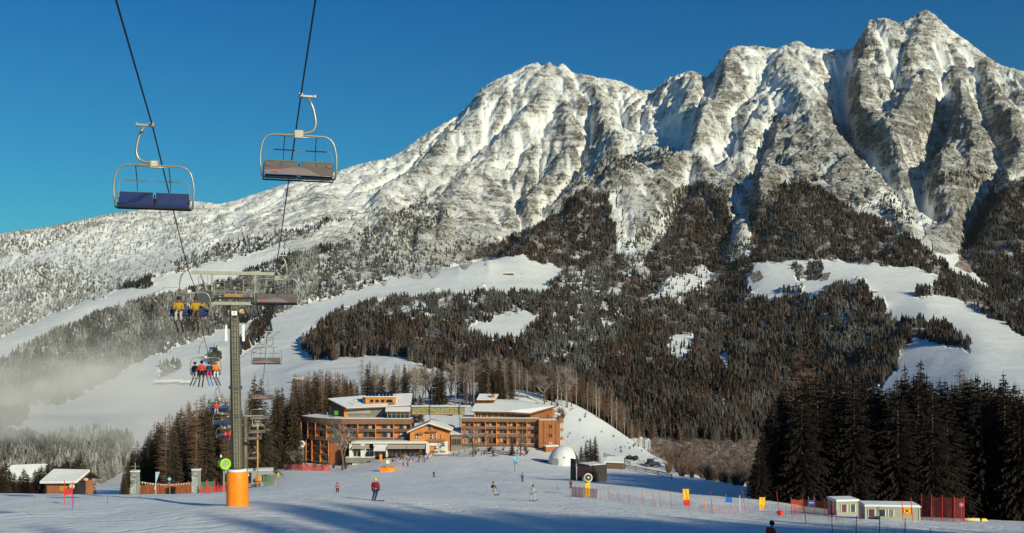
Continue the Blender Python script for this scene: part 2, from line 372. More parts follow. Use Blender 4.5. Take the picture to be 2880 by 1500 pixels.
# ------------------------------------------------------------------ land cover polygons (rows/columns of the picture, used once to lay the woods out on the land)
# (polygon, tree density 0..1, frost 0..1, larch-brown share)
COVER = [
 ([(-900,600),(0,588),(270,540),(480,508),(640,560),(760,520),(700,560),(620,600),(430,690),(290,735),(100,805),(0,850),(-900,900)], 0.17, 1.2, 0.0),
 ([(-900,700),(0,690),(120,660),(230,690),(330,705),(290,735),(100,805),(0,850),(-900,900)], 0.5, 1.0, 0.0),
 ([(-900,610),(0,590),(130,572),(270,542),(330,535),(200,590),(60,640),(0,650)], 0.5, 0.8, 0.0),
 ([(280,735),(350,700),(390,690),(380,720)], 0.9, 0.1, 0.0),
 ([(430,660),(620,600),(780,565),(880,545),(700,620),(560,655),(440,690)], 0.55, 0.35, 0.0),
 ([(-900,975),(0,915),(60,870),(110,850),(180,818),(300,768),(440,738),(560,712),(640,672),(740,636),(900,592),(960,560),(1095,480),(1080,510),(980,575),(800,650),(740,720),(740,778),(580,822),(480,862),(330,922),(230,985),(160,1020),(60,1020),(-900,1060)], 0.85, 0.45, 0.05),
 ([(800,650),(980,575),(1080,510),(1130,540),(1000,640),(1000,690),(900,728),(740,775),(740,720)], 0.5, 0.85, 0.1),
 ([(1000,640),(1150,600),(1280,600),(1200,640),(1100,680),(1000,700)], 0.22, 0.7, 0.1),
 ([(0,960),(60,1000),(70,1030),(50,1075),(-900,1100),(-900,980)], 0.8, 0.5, 0.1),
 # lone groups on the lower run
 ([(400,865),(470,840),(480,862),(420,885)], 0.5, 0.5, 0), ([(520,905),(545,880),(560,905),(540,925)], 0.8, 0.2, 0), ([(605,840),(660,800),(690,790),(680,830),(640,870),(605,900)], 0.85, 0.2, 0.1),
 ([(390,925),(440,905),(460,920),(400,955)], 0.4, 0.6, 0.1),
 # great forest, centre and right
 ([(752,862),(800,822),(850,790),(930,759),(1100,740),(1240,734),(1370,740),(1440,688),(1310,645),(1180,655),(1095,680),(1180,650),(1300,590),(1400,540),(1430,498),(1460,478),(1530,490),(1545,560),(1560,640),(1640,560),(1700,480),(1760,455),(1830,480),(1842,600),(1810,650),(1880,600),(1895,530),(1950,470),(2030,455),(2080,480),(2140,520),(2230,560),(2350,640),(2420,700),(2576,760),(2576,850),(2540,830),(2480,790),(2400,715),(2300,672),(2080,656),(1905,662),(1880,690),(1890,745),(1960,754),(2030,748),(2065,752),(2080,718),(2170,715),(2230,778),(2245,812),(2340,804),(2420,842),(2445,885),(2300,852),(2262,880),(2260,925),(2200,975),(1990,1000),(1960,1100),(1870,1115),(1650,1110),(1560,1100),(1400,1000),(1300,990),(1000,900),(900,900),(790,905),(752,880)], 1.0, 0.16, 0.30),
 ([(1370,722),(1440,675),(1560,700),(1600,760),(1560,860),(1480,960),(1330,960),(1350,860),(1420,760)], 0.95, 0.5, 0.1),
 ([(900,780),(1100,742),(1370,740),(1400,760),(1280,790),(1180,810),(1000,800)], 0.95, 0.42, 0.1),
 ([(2080,760),(2180,770),(2200,850),(2150,930),(2080,920),(2060,840)], 1.0, 0.5, 0.05),
 ([(1560,640),(1700,480),(1690,560),(1600,690)], 0.35, 0.6, 0.2),
 ([(1842,600),(1880,600),(1890,640),(1830,670)], 0.4, 0.5, 0.2),
 ([(1990,668),(2062,665),(2062,700),(2010,705)], 0.85, 0.3, 0.1), ([(1960,735),(1975,715),(2020,725),(2010,742)], 0.8, 0.2, 0.1),
 ([(2300,725),(2370,712),(2440,720),(2480,790),(2400,748),(2310,745)], 0.9, 0.1, 0.1),
 ([(2420,640),(2440,560),(2500,470),(2576,440),(3500,430),(3500,900),(2576,850)], 0.95, 0.05, 0.1),
 ([(2350,440),(2480,430),(2576,450),(2500,480),(2400,470)], 0.3, 0.3, 0.0),
 ([(1420,470),(1500,420),(1600,385),(1700,370),(1690,390),(1560,430),(1470,480)], 0.35, 0.2, 0.0),
 ([(2180,500),(2250,480),(2300,520),(2280,580),(2350,640),(2230,570)], 0.3, 0.4, 0.0),
 # clearings
 ([(1170,832),(1240,798),(1290,786),(1360,788),(1305,856),(1250,856)], 0.0, 0, 0), ([(1625,745),(1690,705),(1780,668),(1800,690),(1740,735),(1640,758)], 0.08, 0.5, 0.3),
 ([(1678,850),(1735,838),(1748,868),(1722,915),(1690,900)], 0.1, 0.3, 0), ([(1800,890),(1842,902),(1815,932)], 0.0, 0, 0), ([(1560,690),(1620,668),(1640,690)], 0.1, 0.3, 0),
 ([(1910,945),(1960,960),(1990,972),(1950,966)], 0.0, 0, 0), ([(1010,775),(1060,745),(1075,775),(1030,800)], 0.15, 0.5, 0),
 # the valley floor
 ([(1650,1110),(1870,1115),(1960,1100),(1990,1160),(1880,1200),(1700,1215),(1650,1150)], 0.0, 0, 0),
 ([(-900,1110),(0,1105),(120,1115),(240,1100),(330,1110),(330,1180),(200,1235),(-900,1235)], 0.85, 0.75, 0.1),
]
# rock share: (polygon, how much bare rock shows)
ROCK = [
 ([(960,520),(1100,470),(1250,420),(1480,420),(1700,390),(1560,480),(1300,600),(1100,680),(960,700),(820,700),(800,620)], 0.62),
 ([(1010,560),(1180,530),(1260,560),(1230,640),(1100,680),(960,640)], 0.85),
 ([(700,600),(860,580),(1000,640),(900,720),(760,760)], 0.4),
 ([(1060,370),(1150,330),(1180,420),(1100,480),(1020,480)], 0.55),
 ([(1330,330),(1520,300),(1560,410),(1430,480),(1300,470)], 0.5),
 ([(1200,230),(1500,190),(1560,260),(1480,300),(1300,280)], 0.38),
 ([(1810,140),(1880,170),(1900,300),(1820,360),(1790,250)], 0.55),
 ([(1880,420),(1960,280),(2050,270),(2130,330),(2230,470),(2150,540),(1900,560)], 0.85),
 ([(1700,370),(1880,420),(1900,560),(1700,520)], 0.55),
 ([(2140,110),(2200,60),(2230,200),(2300,260),(2250,420),(2150,330)], 0.72),
 ([(2180,240),(2350,220),(2340,420),(2260,470)], 0.7),
 ([(2340,260),(2470,220),(2576,230),(2576,440),(2470,480),(2320,500)], 0.85),
 ([(2230,70),(2360,60),(2520,170),(2500,230),(2300,200)], 0.42),
 ([(2350,500),(2500,470),(2560,540),(2460,660),(2330,620)], 0.9),
 ([(1560,420),(1700,390),(1880,440),(1860,640),(1600,690)], 0.6),
 ([(1900,560),(2230,520),(2360,560),(2350,640),(2100,600)], 0.4),
 ([(560,560),(700,500),(860,470),(900,540),(700,600)], 0.3),
]
BROWN = [ ([(1650,1110),(1750,1100),(1870,1115),(1990,1160),(1880,1200),(1700,1215),(1640,1180)], 0.7), ([(1880,690),(1910,680),(1925,700),(1890,715)], 0.9), ([(2055,690),(2090,685),(2085,705),(2060,710)], 0.9),
 ([(600,900),(640,870),(700,830),(720,815),(690,850),(640,890)], 0.7), ([(0,1095),(60,1080),(110,1090),(60,1110)], 0.8), ([(2420,640),(2470,660),(2440,690),(2400,670)], 0.9), ([(2010,655),(2180,645),(2200,660),(2020,666)], 0.6)]
def cover(u, v):
    ju = (fbm(u / 22, v / 22, 3, 71) - 0.5) * 34; jv = (fbm(u / 22 + 50, v / 22, 3, 72) - 0.5) * 18
    uu, vv = u + ju, v + jv
    d = np.zeros(u.shape); f = np.zeros(u.shape); b = np.zeros(u.shape)
    for poly, a, fr, br in COVER:
        m = inpoly(poly, uu, vv); d[m] = a; f[m] = fr; b[m] = br
    return d, f, b
def rockshare(u, v):
    ju = (fbm(u / 30, v / 30, 3, 81) - 0.5) * 90; jv = (fbm(u / 30 + 50, v / 30, 3, 82) - 0.5) * 70
    r = np.zeros(u.shape); br = np.zeros(u.shape)
    for poly, a in ROCK: m = inpoly(poly, u + ju, v + jv); r[m] = np.maximum(r[m], a)
    for poly, a in BROWN: br[inpoly(poly, u + ju * 0.15, v + jv * 0.1)] = a
    return r, br

def terrain_material():
    m = bpy.data.materials.new('alpine_ground'); m.use_nodes = True; n = m.node_tree; L = n.links.new; b = n.nodes['Principled BSDF']
    N = n.nodes.new
    geo = N('ShaderNodeNewGeometry'); sep = N('ShaderNodeSeparateXYZ'); L(geo.outputs['Normal'], sep.inputs[0])
    at = N('ShaderNodeAttribute'); at.attribute_name = 'cover'; sc_ = N('ShaderNodeSeparateColor'); L(at.outputs['Color'], sc_.inputs[0])
    tc = N('ShaderNodeTexCoord')
    def noise(scale, detail=6, rough=0.6, st=(1, 1, 1)):
        mp = N('ShaderNodeMapping'); mp.inputs['Scale'].default_value = st; L(tc.outputs['Object'], mp.inputs[0])
        t = N('ShaderNodeTexNoise'); t.inputs['Scale'].default_value = scale; t.inputs['Detail'].default_value = detail; t.inputs['Roughness'].default_value = rough
        L(mp.outputs[0], t.inputs['Vector']); return t.outputs[0]
    def math_(op, a, c, cl=False):
        k = N('ShaderNodeMath'); k.operation = op; k.use_clamp = cl
        for i, q in enumerate((a, c)):
            if isinstance(q, (int, float)): k.inputs[i].default_value = q
            else: L(q, k.inputs[i])
        return k.outputs[0]
    def ramp(x, a, c):
        k = N('ShaderNodeMapRange'); k.interpolation_type = 'SMOOTHSTEP'; L(x, k.inputs[0]); k.inputs[1].default_value = a; k.inputs[2].default_value = c; return k.outputs[0]
    def mix(f, a, c):
        k = N('ShaderNodeMix'); k.data_type = 'RGBA'; L(f, k.inputs[0])
        for i, q in ((6, a), (7, c)):
            if isinstance(q, tuple): k.inputs[i].default_value = (*q, 1)
            else: L(q, k.inputs[i])
        return k.outputs[2]
    fine = noise(0.045, 9, 0.72); mid = noise(0.011, 5, 0.6, (1, 1, 2.2)); strata = noise(0.02, 5, 0.6, (0.25, 0.25, 3.0))
    steep = math_('SUBTRACT', 1.0, sep.outputs[2])
    # rock appears where the share, the steepness and the noises agree
    speck = noise(0.13, 7, 0.75, (1, 1, 1.6))
    s = math_('ADD', math_('MULTIPLY', sc_.outputs[1], 0.40), math_('MULTIPLY', steep, 0.5))
    s = math_('ADD', s, math_('MULTIPLY', math_('SUBTRACT', fine, 0.5), 1.2))
    s = math_('ADD', s, math_('MULTIPLY', math_('SUBTRACT', speck, 0.5), 2.1))
    s = math_('ADD', s, math_('MULTIPLY', math_('SUBTRACT', mid, 0.5), 0.7))
    s = math_('ADD', s, math_('MULTIPLY', math_('SUBTRACT', strata, 0.5), 1.5))
    rockf = math_('MULTIPLY', ramp(s, 0.43, 0.52), ramp(sc_.outputs[1], 0.0, 0.08))
    rockc = mix(ramp(mid, 0.3, 0.7), (0.25, 0.222, 0.19), (0.38, 0.34, 0.29))
    rockc = mix(ramp(fine, 0.35, 0.7), rockc, (0.30, 0.28, 0.25))
    rockc = mix(ramp(speck, 0.55, 0.40), rockc, (0.15, 0.135, 0.12))
    wn_ = N('ShaderNodeTexNoise'); wn_.inputs['Scale'].default_value = 0.02; wn_.inputs['Detail'].default_value = 4; L(tc.outputs['Object'], wn_.inputs['Vector'])
    wm = N('ShaderNodeVectorMath'); wm.operation = 'SCALE'; wm.inputs[3].default_value = 60; L(wn_.outputs['Color'], wm.inputs[0]); wa = N('ShaderNodeVectorMath'); wa.operation = 'ADD'; L(tc.outputs['Object'], wa.inputs[0]); L(wm.outputs[0], wa.inputs[1])
    vo = N('ShaderNodeTexVoronoi'); vo.feature = 'DISTANCE_TO_EDGE'; vo.inputs['Scale'].default_value = 0.030; L(wa.outputs[0], vo.inputs['Vector'])
    vc = N('ShaderNodeTexVoronoi'); vc.inputs['Scale'].default_value = 0.055; L(wa.outputs[0], vc.inputs['Vector']); vs_ = N('ShaderNodeSeparateColor'); L(vc.outputs['Color'], vs_.inputs[0])
    rockc = mix(ramp(vs_.outputs[0], 0.2, 0.9), rockc, (0.38, 0.35, 0.31))
    rockc = mix(ramp(vo.outputs['Distance'], 0.10, 0.0), rockc, (0.07, 0.065, 0.06))
    s = math_('ADD', s, math_('MULTIPLY', math_('SUBTRACT', vs_.outputs[1], 0.5), 0.22))
    rockf = math_('MULTIPLY', ramp(s, 0.47, 0.56), ramp(sc_.outputs[1], 0.0, 0.08))
    # pisted snow
    sn = mix(ramp(noise(0.06, 8, 0.7, (1, 2.5, 1)), 0.3, 0.7), (0.66, 0.69, 0.70), (0.82, 0.83, 0.81))
    scrub = noise(0.09, 8, 0.75)
    brf = ramp(math_('ADD', sc_.outputs[2], math_('MULTIPLY', math_('SUBTRACT', scrub, 0.5), 1.6)), 0.6, 0.95)
    sn = mix(ramp(sc_.outputs[1], 0.05, 0.25), sn, mix(ramp(speck, .3, .7), (0.66, 0.67, 0.65), (0.76, 0.77, 0.75)))
    c = mix(brf, sn, (0.17, 0.115, 0.085))
    c = mix(rockf, c, rockc)
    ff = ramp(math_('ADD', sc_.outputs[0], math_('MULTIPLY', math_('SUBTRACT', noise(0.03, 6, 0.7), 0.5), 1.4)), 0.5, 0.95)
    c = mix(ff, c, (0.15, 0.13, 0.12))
    L(c, b.inputs['Base Color']); b.inputs['Roughness'].default_value = 0.75; b.inputs['Specular IOR Level'].default_value = 0.15
    bp = N('ShaderNodeBump'); bp.inputs['Strength'].default_value = 1.0; bp.inputs['Distance'].default_value = 14
    hh = math_('MULTIPLY', math_('ADD', fine, math_('ADD', math_('MULTIPLY', speck, 0.5), math_('MULTIPLY', vs_.outputs[1], 0.25))), math_('ADD', math_('MULTIPLY', sc_.outputs[1], 1.5), 0.07)); L(hh, bp.inputs['Height'])
    L(bp.outputs[0], b.inputs['Normal'])
    return m
def snow_material():
    m = bpy.data.materials.new('pisted_snow'); m.use_nodes = True; n = m.node_tree; L = n.links.new; b = n.nodes['Principled BSDF']; N = n.nodes.new
    tc = N('ShaderNodeTexCoord')
    mp = N('ShaderNodeMapping'); mp.inputs['Scale'].default_value = (1, 0.35, 1); mp.inputs['Rotation'].default_value = (0, 0, R(25)); L(tc.outputs['Object'], mp.inputs[0])
    t = N('ShaderNodeTexNoise'); t.inputs['Scale'].default_value = 0.35; t.inputs['Detail'].default_value = 9; t.inputs['Roughness'].default_value = 0.68; L(mp.outputs[0], t.inputs['Vector'])
    t2 = N('ShaderNodeTexNoise'); t2.inputs['Scale'].default_value = 3.0; t2.inputs['Detail'].default_value = 6; t2.inputs['Roughness'].default_value = 0.7; L(tc.outputs['Object'], t2.inputs['Vector'])
    r = N('ShaderNodeValToRGB'); r.color_ramp.elements[0].position = 0.36; r.color_ramp.elements[1].position = 0.64
    r.color_ramp.elements[0].color = (0.76, 0.79, 0.80, 1); r.color_ramp.elements[1].color = (0.90, 0.91, 0.88, 1)
    wv = N('ShaderNodeTexWave'); wv.wave_type = 'BANDS'; wv.inputs['Scale'].default_value = 0.16; wv.inputs['Distortion'].default_value = 9; wv.inputs['Detail'].default_value = 5; wv.inputs['Detail Scale'].default_value = 2.2
    mw = N('ShaderNodeMapping'); mw.inputs['Rotation'].default_value = (0, 0, R(62)); L(tc.outputs['Object'], mw.inputs[0]); L(mw.outputs[0], wv.inputs['Vector'])
    def mm(op, a_, b_):
        k = N('ShaderNodeMath'); k.operation = op
        for i, q in enumerate((a_, b_)):
            if isinstance(q, float): k.inputs[i].default_value = q
            else: L(q, k.inputs[i])
        return k.outputs[0]
    tr = mm('POWER', wv.outputs['Color'], 6.0)
    L(mm('SUBTRACT', mm('ADD', mm('MULTIPLY', t.outputs[0], 0.6), mm('MULTIPLY', t2.outputs[0], 0.4)), mm('MULTIPLY', tr, 0.07)), r.inputs[0])
    L(r.outputs[0], b.inputs['Base Color']); b.inputs['Roughness'].default_value = 0.55; b.inputs['Specular IOR Level'].default_value = 0.3
    hgt = mm('ADD', mm('ADD', t.outputs[0], mm('MULTIPLY', t2.outputs[0], 0.25)), mm('MULTIPLY', tr, -0.3))
    bp = N('ShaderNodeBump'); bp.inputs['Strength'].default_value = 0.9; bp.inputs['Distance'].default_value = 0.22; L(hgt, bp.inputs['Height']); L(bp.outputs[0], b.inputs['Normal'])
    return m
def grid_mesh(name, X, Y, Z, col, material):
    m, n = X.shape; me = bpy.data.meshes.new(name)
    co = np.stack([X, Y, Z], -1).reshape(-1, 3).astype(np.float32)
    i = np.arange((m - 1) * n).reshape(m - 1, n)[:, :-1].ravel()
    q = np.stack([i, i + 1, i + n + 1, i + n], -1).astype(np.int32)
    me.vertices.add(len(co)); me.vertices.foreach_set('co', co.ravel())
    me.loops.add(q.size); me.loops.foreach_set('vertex_index', q.ravel())
    me.polygons.add(len(q)); me.polygons.foreach_set('loop_start', np.arange(0, q.size, 4, dtype=np.int32)); me.polygons.foreach_set('loop_total', np.full(len(q), 4, np.int32))
    me.polygons.foreach_set('use_smooth', np.ones(len(q), bool))
    me.update(calc_edges=True)
    if col is not None:
        a = me.color_attributes.new('cover', 'FLOAT_COLOR', 'POINT'); a.data.foreach_set('color', col.astype(np.float32).ravel())
    me.materials.append(material)
    o = bpy.data.objects.new(name, me); COL.objects.link(o); return o

ER = erode()
# near slope
un = np.arange(-900, 3501, 8.0)
yn = np.concatenate([np.geomspace(3, 60, 60), np.linspace(60, 430, 420)[1:]])
Yn = np.repeat(yn[:, None], len(un), 1); _, Zn = heights(un, Yn); Xn = (un[None, :] - CX) / F * Yn
slope = grid_mesh('snow_slope', Xn, Yn, Zn, None, snow_material()); tag(slope, 'pisted snow slope falling away to the hotel', kind='structure')
# slope beside and behind the viewpoint, steepened out of view so its spruces shade the piste
gx = np.arange(-220, 301, 5.0); gy_ = np.arange(-110, 61, 5.0); GX, GYY = np.meshgrid(gx, gy_)
yy = np.maximum(GYY, 3.0); us_ = np.where(GX < 0, -900.0, 2576.0); GZ = np.zeros_like(GX)
for c_ in (-900.0, 2576.0):
    zc = heights(np.array([c_]), gy_.clip(3)[:, None])[0][:, 0]; GZ = np.where(us_ == c_, zc[:, None], GZ)
GZ = np.where(GYY < 3, GZ * 0 - 6.6 - 0.50 * (GYY - 3), GZ) - np.where((np.abs(GX) < 0.92 * np.maximum(GYY, 0) + 4) & (GYY > 3), 2.5, 0.05)
beh = grid_mesh('upper_slope', GX, GYY, GZ, None, bpy.data.materials['pisted_snow']); tag(beh, 'snow slope around the viewpoint', kind='structure')
# far land, from behind the hotel to beyond the summits
uf = np.arange(-500, 3101, 3.0)
yf = np.concatenate([np.geomspace(428, 2400, 330), np.linspace(2400, 5800, 560)[1:], np.linspace(5800, 7000, 14)[1:]])
Yf = np.repeat(yf[:, None], len(uf), 1); Zb, Zf = heights(uf, Yf)
# keep the summit line where it is: correct the slow part of the relief's shift
row = HV - Zf / Yf * F; top = row.min(0); want = np.interp(uf, [s[0] for s in SKY], [s[1] for s in SKY])
kn = np.hanning(7); kn /= kn.sum(); err = np.convolve(np.pad(top - want, 3, mode='edge'), kn, 'valid')
kY = knots(uf)[0][-3]; ramp_ = smooth(0.86, 1.0, Yf / kY[None, :])
Zf = Zf + ramp_ * (err / F * kY)[None, :]
row = HV - Zf / Yf * F; envr = np.minimum.accumulate(row, 0)
U2 = np.broadcast_to(uf[None, :], Yf.shape)
dn, fr, brn = cover(U2, row); rk, bw = rockshare(U2, row)
mtn = smooth(2600, 3200, Yf) * smooth(640, 560, row)
cvx = esample(ER[1], (U2 - CX) / F * Yf, Yf) * smooth(2200, 2600, Yf)
rk = np.where(mtn > .02, np.clip(np.maximum(rk, 0.16 * mtn) + np.clip(cvx / 16, -.45, .45) * mtn, 0, 1), rk)
colr = np.stack([dn * (1 - 0.55 * fr) * smooth(0.2, 0.9, dn), rk, bw, np.ones_like(rk)], -1)
land = grid_mesh('mountains', (U2 - CX) / F * Yf, Yf, Zf, colr, terrain_material()); tag(land, 'snowy limestone mountains above wooded valley slopes', kind='structure')

# ------------------------------------------------------------------ far woods: one mass of small conifers
def conifer_proto(tiers, n, seed):
    rs = np.random.RandomState(seed); vs = []; fs = []
    for t in range(tiers):
        f0 = t / tiers; base = 0.06 + f0 * 0.90 * 0.96; topz = min(1.0, base + (1.55 / tiers) * (1.1 - 0.3 * f0)) if t < tiers - 1 else 1.0
        r = 0.23 * (1 - f0) ** 0.85 + 0.015; b0 = len(vs); vs.append((0, 0, topz))
        for j in range(n):
            a = 2 * math.pi * (j + 0.5 * (t % 2)) / n + rs.uniform(-0.2, 0.2); rr = r * rs.uniform(0.6, 1.25) if j % 2 else r * rs.uniform(0.35, 0.6)
            vs.append((rr * math.cos(a), rr * math.sin(a), base + rs.uniform(-0.03, 0.03)))
        fs += [(b0, b0 + 1 + j, b0 + 1 + (j + 1) % n) for j in range(n)]
    return np.array(vs, np.float32), np.array(fs, np.int32)
def scatter(n, ulo, uhi, vlo, vhi, seed, pick):
    rs = np.random.RandomState(seed); u = rs.uniform(ulo, uhi, n); v = rs.uniform(vlo, vhi, n)
    d, f, b = cover(u, v); keep = pick(u, v, d, f, b, rs.rand(n)); u, v, f, b = u[keep], v[keep], f[keep], b[keep]
    ci = np.clip(np.round((u - uf[0]) / 3.0).astype(int), 0, len(uf) - 1)
    pos = []; 
    order = np.argsort(ci); u, v, f, b, ci = u[order], v[order], f[order], b[order], ci[order]
    bounds = np.searchsorted(ci, np.arange(len(uf) + 1)); Y = np.full(len(u), np.nan); Z = np.zeros(len(u))
    for c in range(len(uf)):
        s, e = bounds[c], bounds[c + 1]
        if s == e: continue
        en = -envr[:, c]; k = np.searchsorted(en, -v[s:e], side='left'); ok = (k > 0) & (k < len(yf) - 12)
        k = np.clip(k, 1, len(yf) - 1)
        # fraction between rows
        r0 = row[k - 1, c]; r1 = row[k, c]; t = np.clip((r0 - v[s:e]) / np.maximum(r0 - r1, 1e-3), 0, 1)
        Y[s:e] = np.where(ok, yf[k - 1] + t * (yf[k] - yf[k - 1]), np.nan); Z[s:e] = Zf[k - 1, c] + t * (Zf[k, c] - Zf[k - 1, c])
    ok = ~np.isnan(Y); u, Y, Z, f, b, v = u[ok], Y[ok], Z[ok], f[ok], b[ok], v[ok]
    return (u - CX) / F * Y, Y, Z, u, v, f, b
def tree_material(name, attr='tint'):
    m = bpy.data.materials.new(name); m.use_nodes = True; n = m.node_tree; b = n.nodes['Principled BSDF']
    a = n.nodes.new('ShaderNodeAttribute'); a.attribute_name = attr; n.links.new(a.outputs['Color'], b.inputs['Base Color'])
    b.inputs['Roughness'].default_value = 0.9; b.inputs['Specular IOR Level'].default_value = 0.1
    return m
def forest_mesh(name, x, y, z, h, tintc, protos, wid, material, seed, near=None, nprotos=None):
    rs = np.random.RandomState(seed); V = []; Fc = []; C = []; base = 0
    which = rs.randint(0, len(protos), len(x))
    if near is not None: which = which + near * len(protos); protos = protos + nprotos
    for k, (pv, pf) in enumerate(protos):
        i = np.where(which == k)[0]
        if not len(i): continue
        a = rs.uniform(0, 6.283, len(i)); ca, sa = np.cos(a), np.sin(a); hh = h[i]; ww = wid[i]
        vx = pv[None, :, 0] * ca[:, None] - pv[None, :, 1] * sa[:, None]; vy = pv[None, :, 0] * sa[:, None] + pv[None, :, 1] * ca[:, None]
        co = np.stack([x[i][:, None] + vx * (hh * ww)[:, None], y[i][:, None] + vy * (hh * ww)[:, None], z[i][:, None] - 0.5 + pv[None, :, 2] * hh[:, None]], -1)
        nv = len(pv); V.append(co.reshape(-1, 3)); Fc.append((pf[None] + (np.arange(len(i)) * nv)[:, None, None] + base).reshape(-1, 3)); base += nv * len(i)
        cc = np.repeat(tintc[i][:, None, :], nv, 1) * rs.uniform(0.85, 1.15, (len(i), nv, 1)); C.append(cc.reshape(-1, 3))
    V = np.concatenate(V).astype(np.float32); Fc = np.concatenate(Fc).astype(np.int32); C = np.clip(np.concatenate(C), 0, 1)
    me = bpy.data.meshes.new(name); me.vertices.add(len(V)); me.vertices.foreach_set('co', V.ravel()); me.loops.add(Fc.size); me.loops.foreach_set('vertex_index', Fc.ravel())
    me.polygons.add(len(Fc)); me.polygons.foreach_set('loop_start', np.arange(0, Fc.size, 3, dtype=np.int32)); me.polygons.foreach_set('loop_total', np.full(len(Fc), 3, np.int32)); me.update(calc_edges=True)
    at = me.color_attributes.new('tint', 'FLOAT_COLOR', 'POINT'); at.data.foreach_set('color', np.concatenate([C, np.ones((len(C), 1))], 1).astype(np.float32).ravel())
    me.materials.append(material); o = bpy.data.objects.new(name, me); COL.objects.link(o); return o
protos = [conifer_proto(4, 8, s) for s in range(6)]
protos_near = [conifer_proto(9, 9, s + 40) for s in range(6)]
tm = tree_material('conifer_needles')
def wood(name, label, n, box, pick, seed, hmul=1.0, whv=.19):
    x, y, z, u, v, f, b = scatter(n, *box, seed, pick); rs = np.random.RandomState(seed + 1); k = len(x)
    h = rs.uniform(10, 17.5, k) * hmul; isl = rs.rand(k) < b * (0.4 + 1.2 * fbm(u / 60, v / 60, 3, 91)); fro = np.clip(f * .85 + (fbm(u / 34, v / 34, 3, 95) - 0.55) * 1.3 + rs.uniform(-0.15, 0.15, k), 0, 1)[:, None]
    dark = np.array([[0.030, 0.025, 0.021]]); lar = np.array([[0.085, 0.052, 0.038]]); wh = np.array([[whv, whv, whv * .93]])
    c = np.where(isl[:, None], lar, dark) * rs.uniform(0.6, 1.5, (k, 1)); c = c * (1 - fro) + wh * fro * rs.uniform(0.5, 1.1, (k, 1))
    wd = rs.uniform(0.75, 1.35, k); nr_ = y < 1500
    pr_sel = [protos_near, protos]
    o = forest_mesh(name, x, y, z, h, c, protos, wd, tm, seed, near=nr_, nprotos=protos_near); tag(o, label, kind='stuff'); print(name, k)
wood('mountain_forest', 'dark conifer woods on the slopes below the rock faces', 120000, (800, 2700, 370, 1130), lambda u, v, d, f, b, r: (r < d * (.12 + 1.25 * smooth(.30, .62, fbm(u / 20, v / 13, 3, 97)))), 101)
wood('valley_forest', 'frosted conifer woods on the left hillsides', 76000, (-60, 800, 500, 1240), lambda u, v, d, f, b, r: (r < d * (.2 + 1.1 * fbm(u / 18, v / 12, 3, 98))), 102, .9, .42)
# ------------------------------------------------------------------ materials used by the near things
M_needle = mat('needles', (0.030, 0.028, 0.018), 0.9, spec=0.1, col2=(0.085, 0.062, 0.040), nscale=0.9)
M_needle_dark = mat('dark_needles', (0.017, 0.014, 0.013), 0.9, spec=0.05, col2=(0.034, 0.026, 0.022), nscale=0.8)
M_larch = mat('larch_twigs', (0.15, 0.085, 0.055), 0.9, spec=0.1, col2=(0.26, 0.16, 0.105), nscale=0.7)
M_frost = mat('frosted_twigs', (0.20, 0.15, 0.12), 0.9, spec=0.1, col2=(0.42, 0.36, 0.31), nscale=0.7)
M_shrubtwig = mat('bare_twigs', (0.10, 0.065, 0.05), 0.9, spec=0.1, col2=(0.20, 0.14, 0.11), nscale=1.0)
M_bark = mat('bark', (0.12, 0.085, 0.06), 0.95, noise=0.35, nscale=4)
M_palebark = mat('pale_bark', (0.42, 0.36, 0.30), 0.9, noise=0.25, nscale=3)
M_snow = mat('lying_snow', (0.80, 0.82, 0.82), 0.7, noise=0.04, nscale=2.0)

# ------------------------------------------------------------------ near trees: prototypes 20 m (conifers) or 10 m (broadleaved) tall
def spruce_proto(seed, dens=1.0, wide=1.0):
    rs = random.Random(seed); t = MB(); t.tube([(0, 0, -1), (0, 0, 5), (rs.uniform(-.1, .1), 0, 12), (0, 0, 19.6)], [0.26, 0.2, 0.12, 0.02], 6)
    c = MB(); z = 1.0 + rs.random() * 1.5
    while z < 19.7:
        f = z / 20; L0 = (3.5 * (1 - f) ** 0.78 + 0.16) * wide; n = 11 if f < 0.6 else (8 if f < 0.9 else 5)
        a0 = rs.random() * 6.28
        for j in range(n):
            if rs.random() < 0.10 * dens: continue
            a = a0 + 6.283 * j / n + rs.uniform(-.25, .25); L = L0 * rs.uniform(0.6, 1.15); dr = rs.uniform(0.25, 0.5) * (1 - 0.6 * f); up = 0.25 * f
            dx, dy = math.cos(a), math.sin(a); px, py = -dy, dx; zz = z + rs.uniform(-.25, .25)
            def pt(s, w, dz=0): return (dx * s * L + px * w, dy * s * L + py * w, zz + up * s * L - dr * L * s * s + dz)
            K = 6 if L > 1 else 3
            w = L * 0.15 + 0.05
            for k in range(K):
                s0 = k / K; s1 = (k + 1) / K; ww = w * (1.1 - 0.75 * s0); h = rs.uniform(0.10, 0.35) * (0.5 + 0.5 * L0 / 3.5)
                b = [pt(s0, 0), pt(s1 + 0.05, ww * rs.uniform(.7, 1.2), -h), pt(s1, 0), pt(s1 + 0.05, -ww * rs.uniform(.7, 1.2), -h), pt(s0 + .1, 0, -h * 2.2)]
                c.add(b, [(0, 1, 2), (0, 2, 3), (0, 4, 2)])
            c.add([pt(0.8, 0.03), pt(0.8, -0.03), pt(1.12, 0, 0.03)], [(0, 1, 2)])
        z += (0.55 - 0.22 * f) * rs.uniform(0.8, 1.2)
    c.add([(0.07, 0, 19.2), (-0.07, 0.06, 19.2), (0, -0.08, 19.2), (0, 0, 20.6)], [(0, 1, 3), (1, 2, 3), (2, 0, 3)])
    return t, c
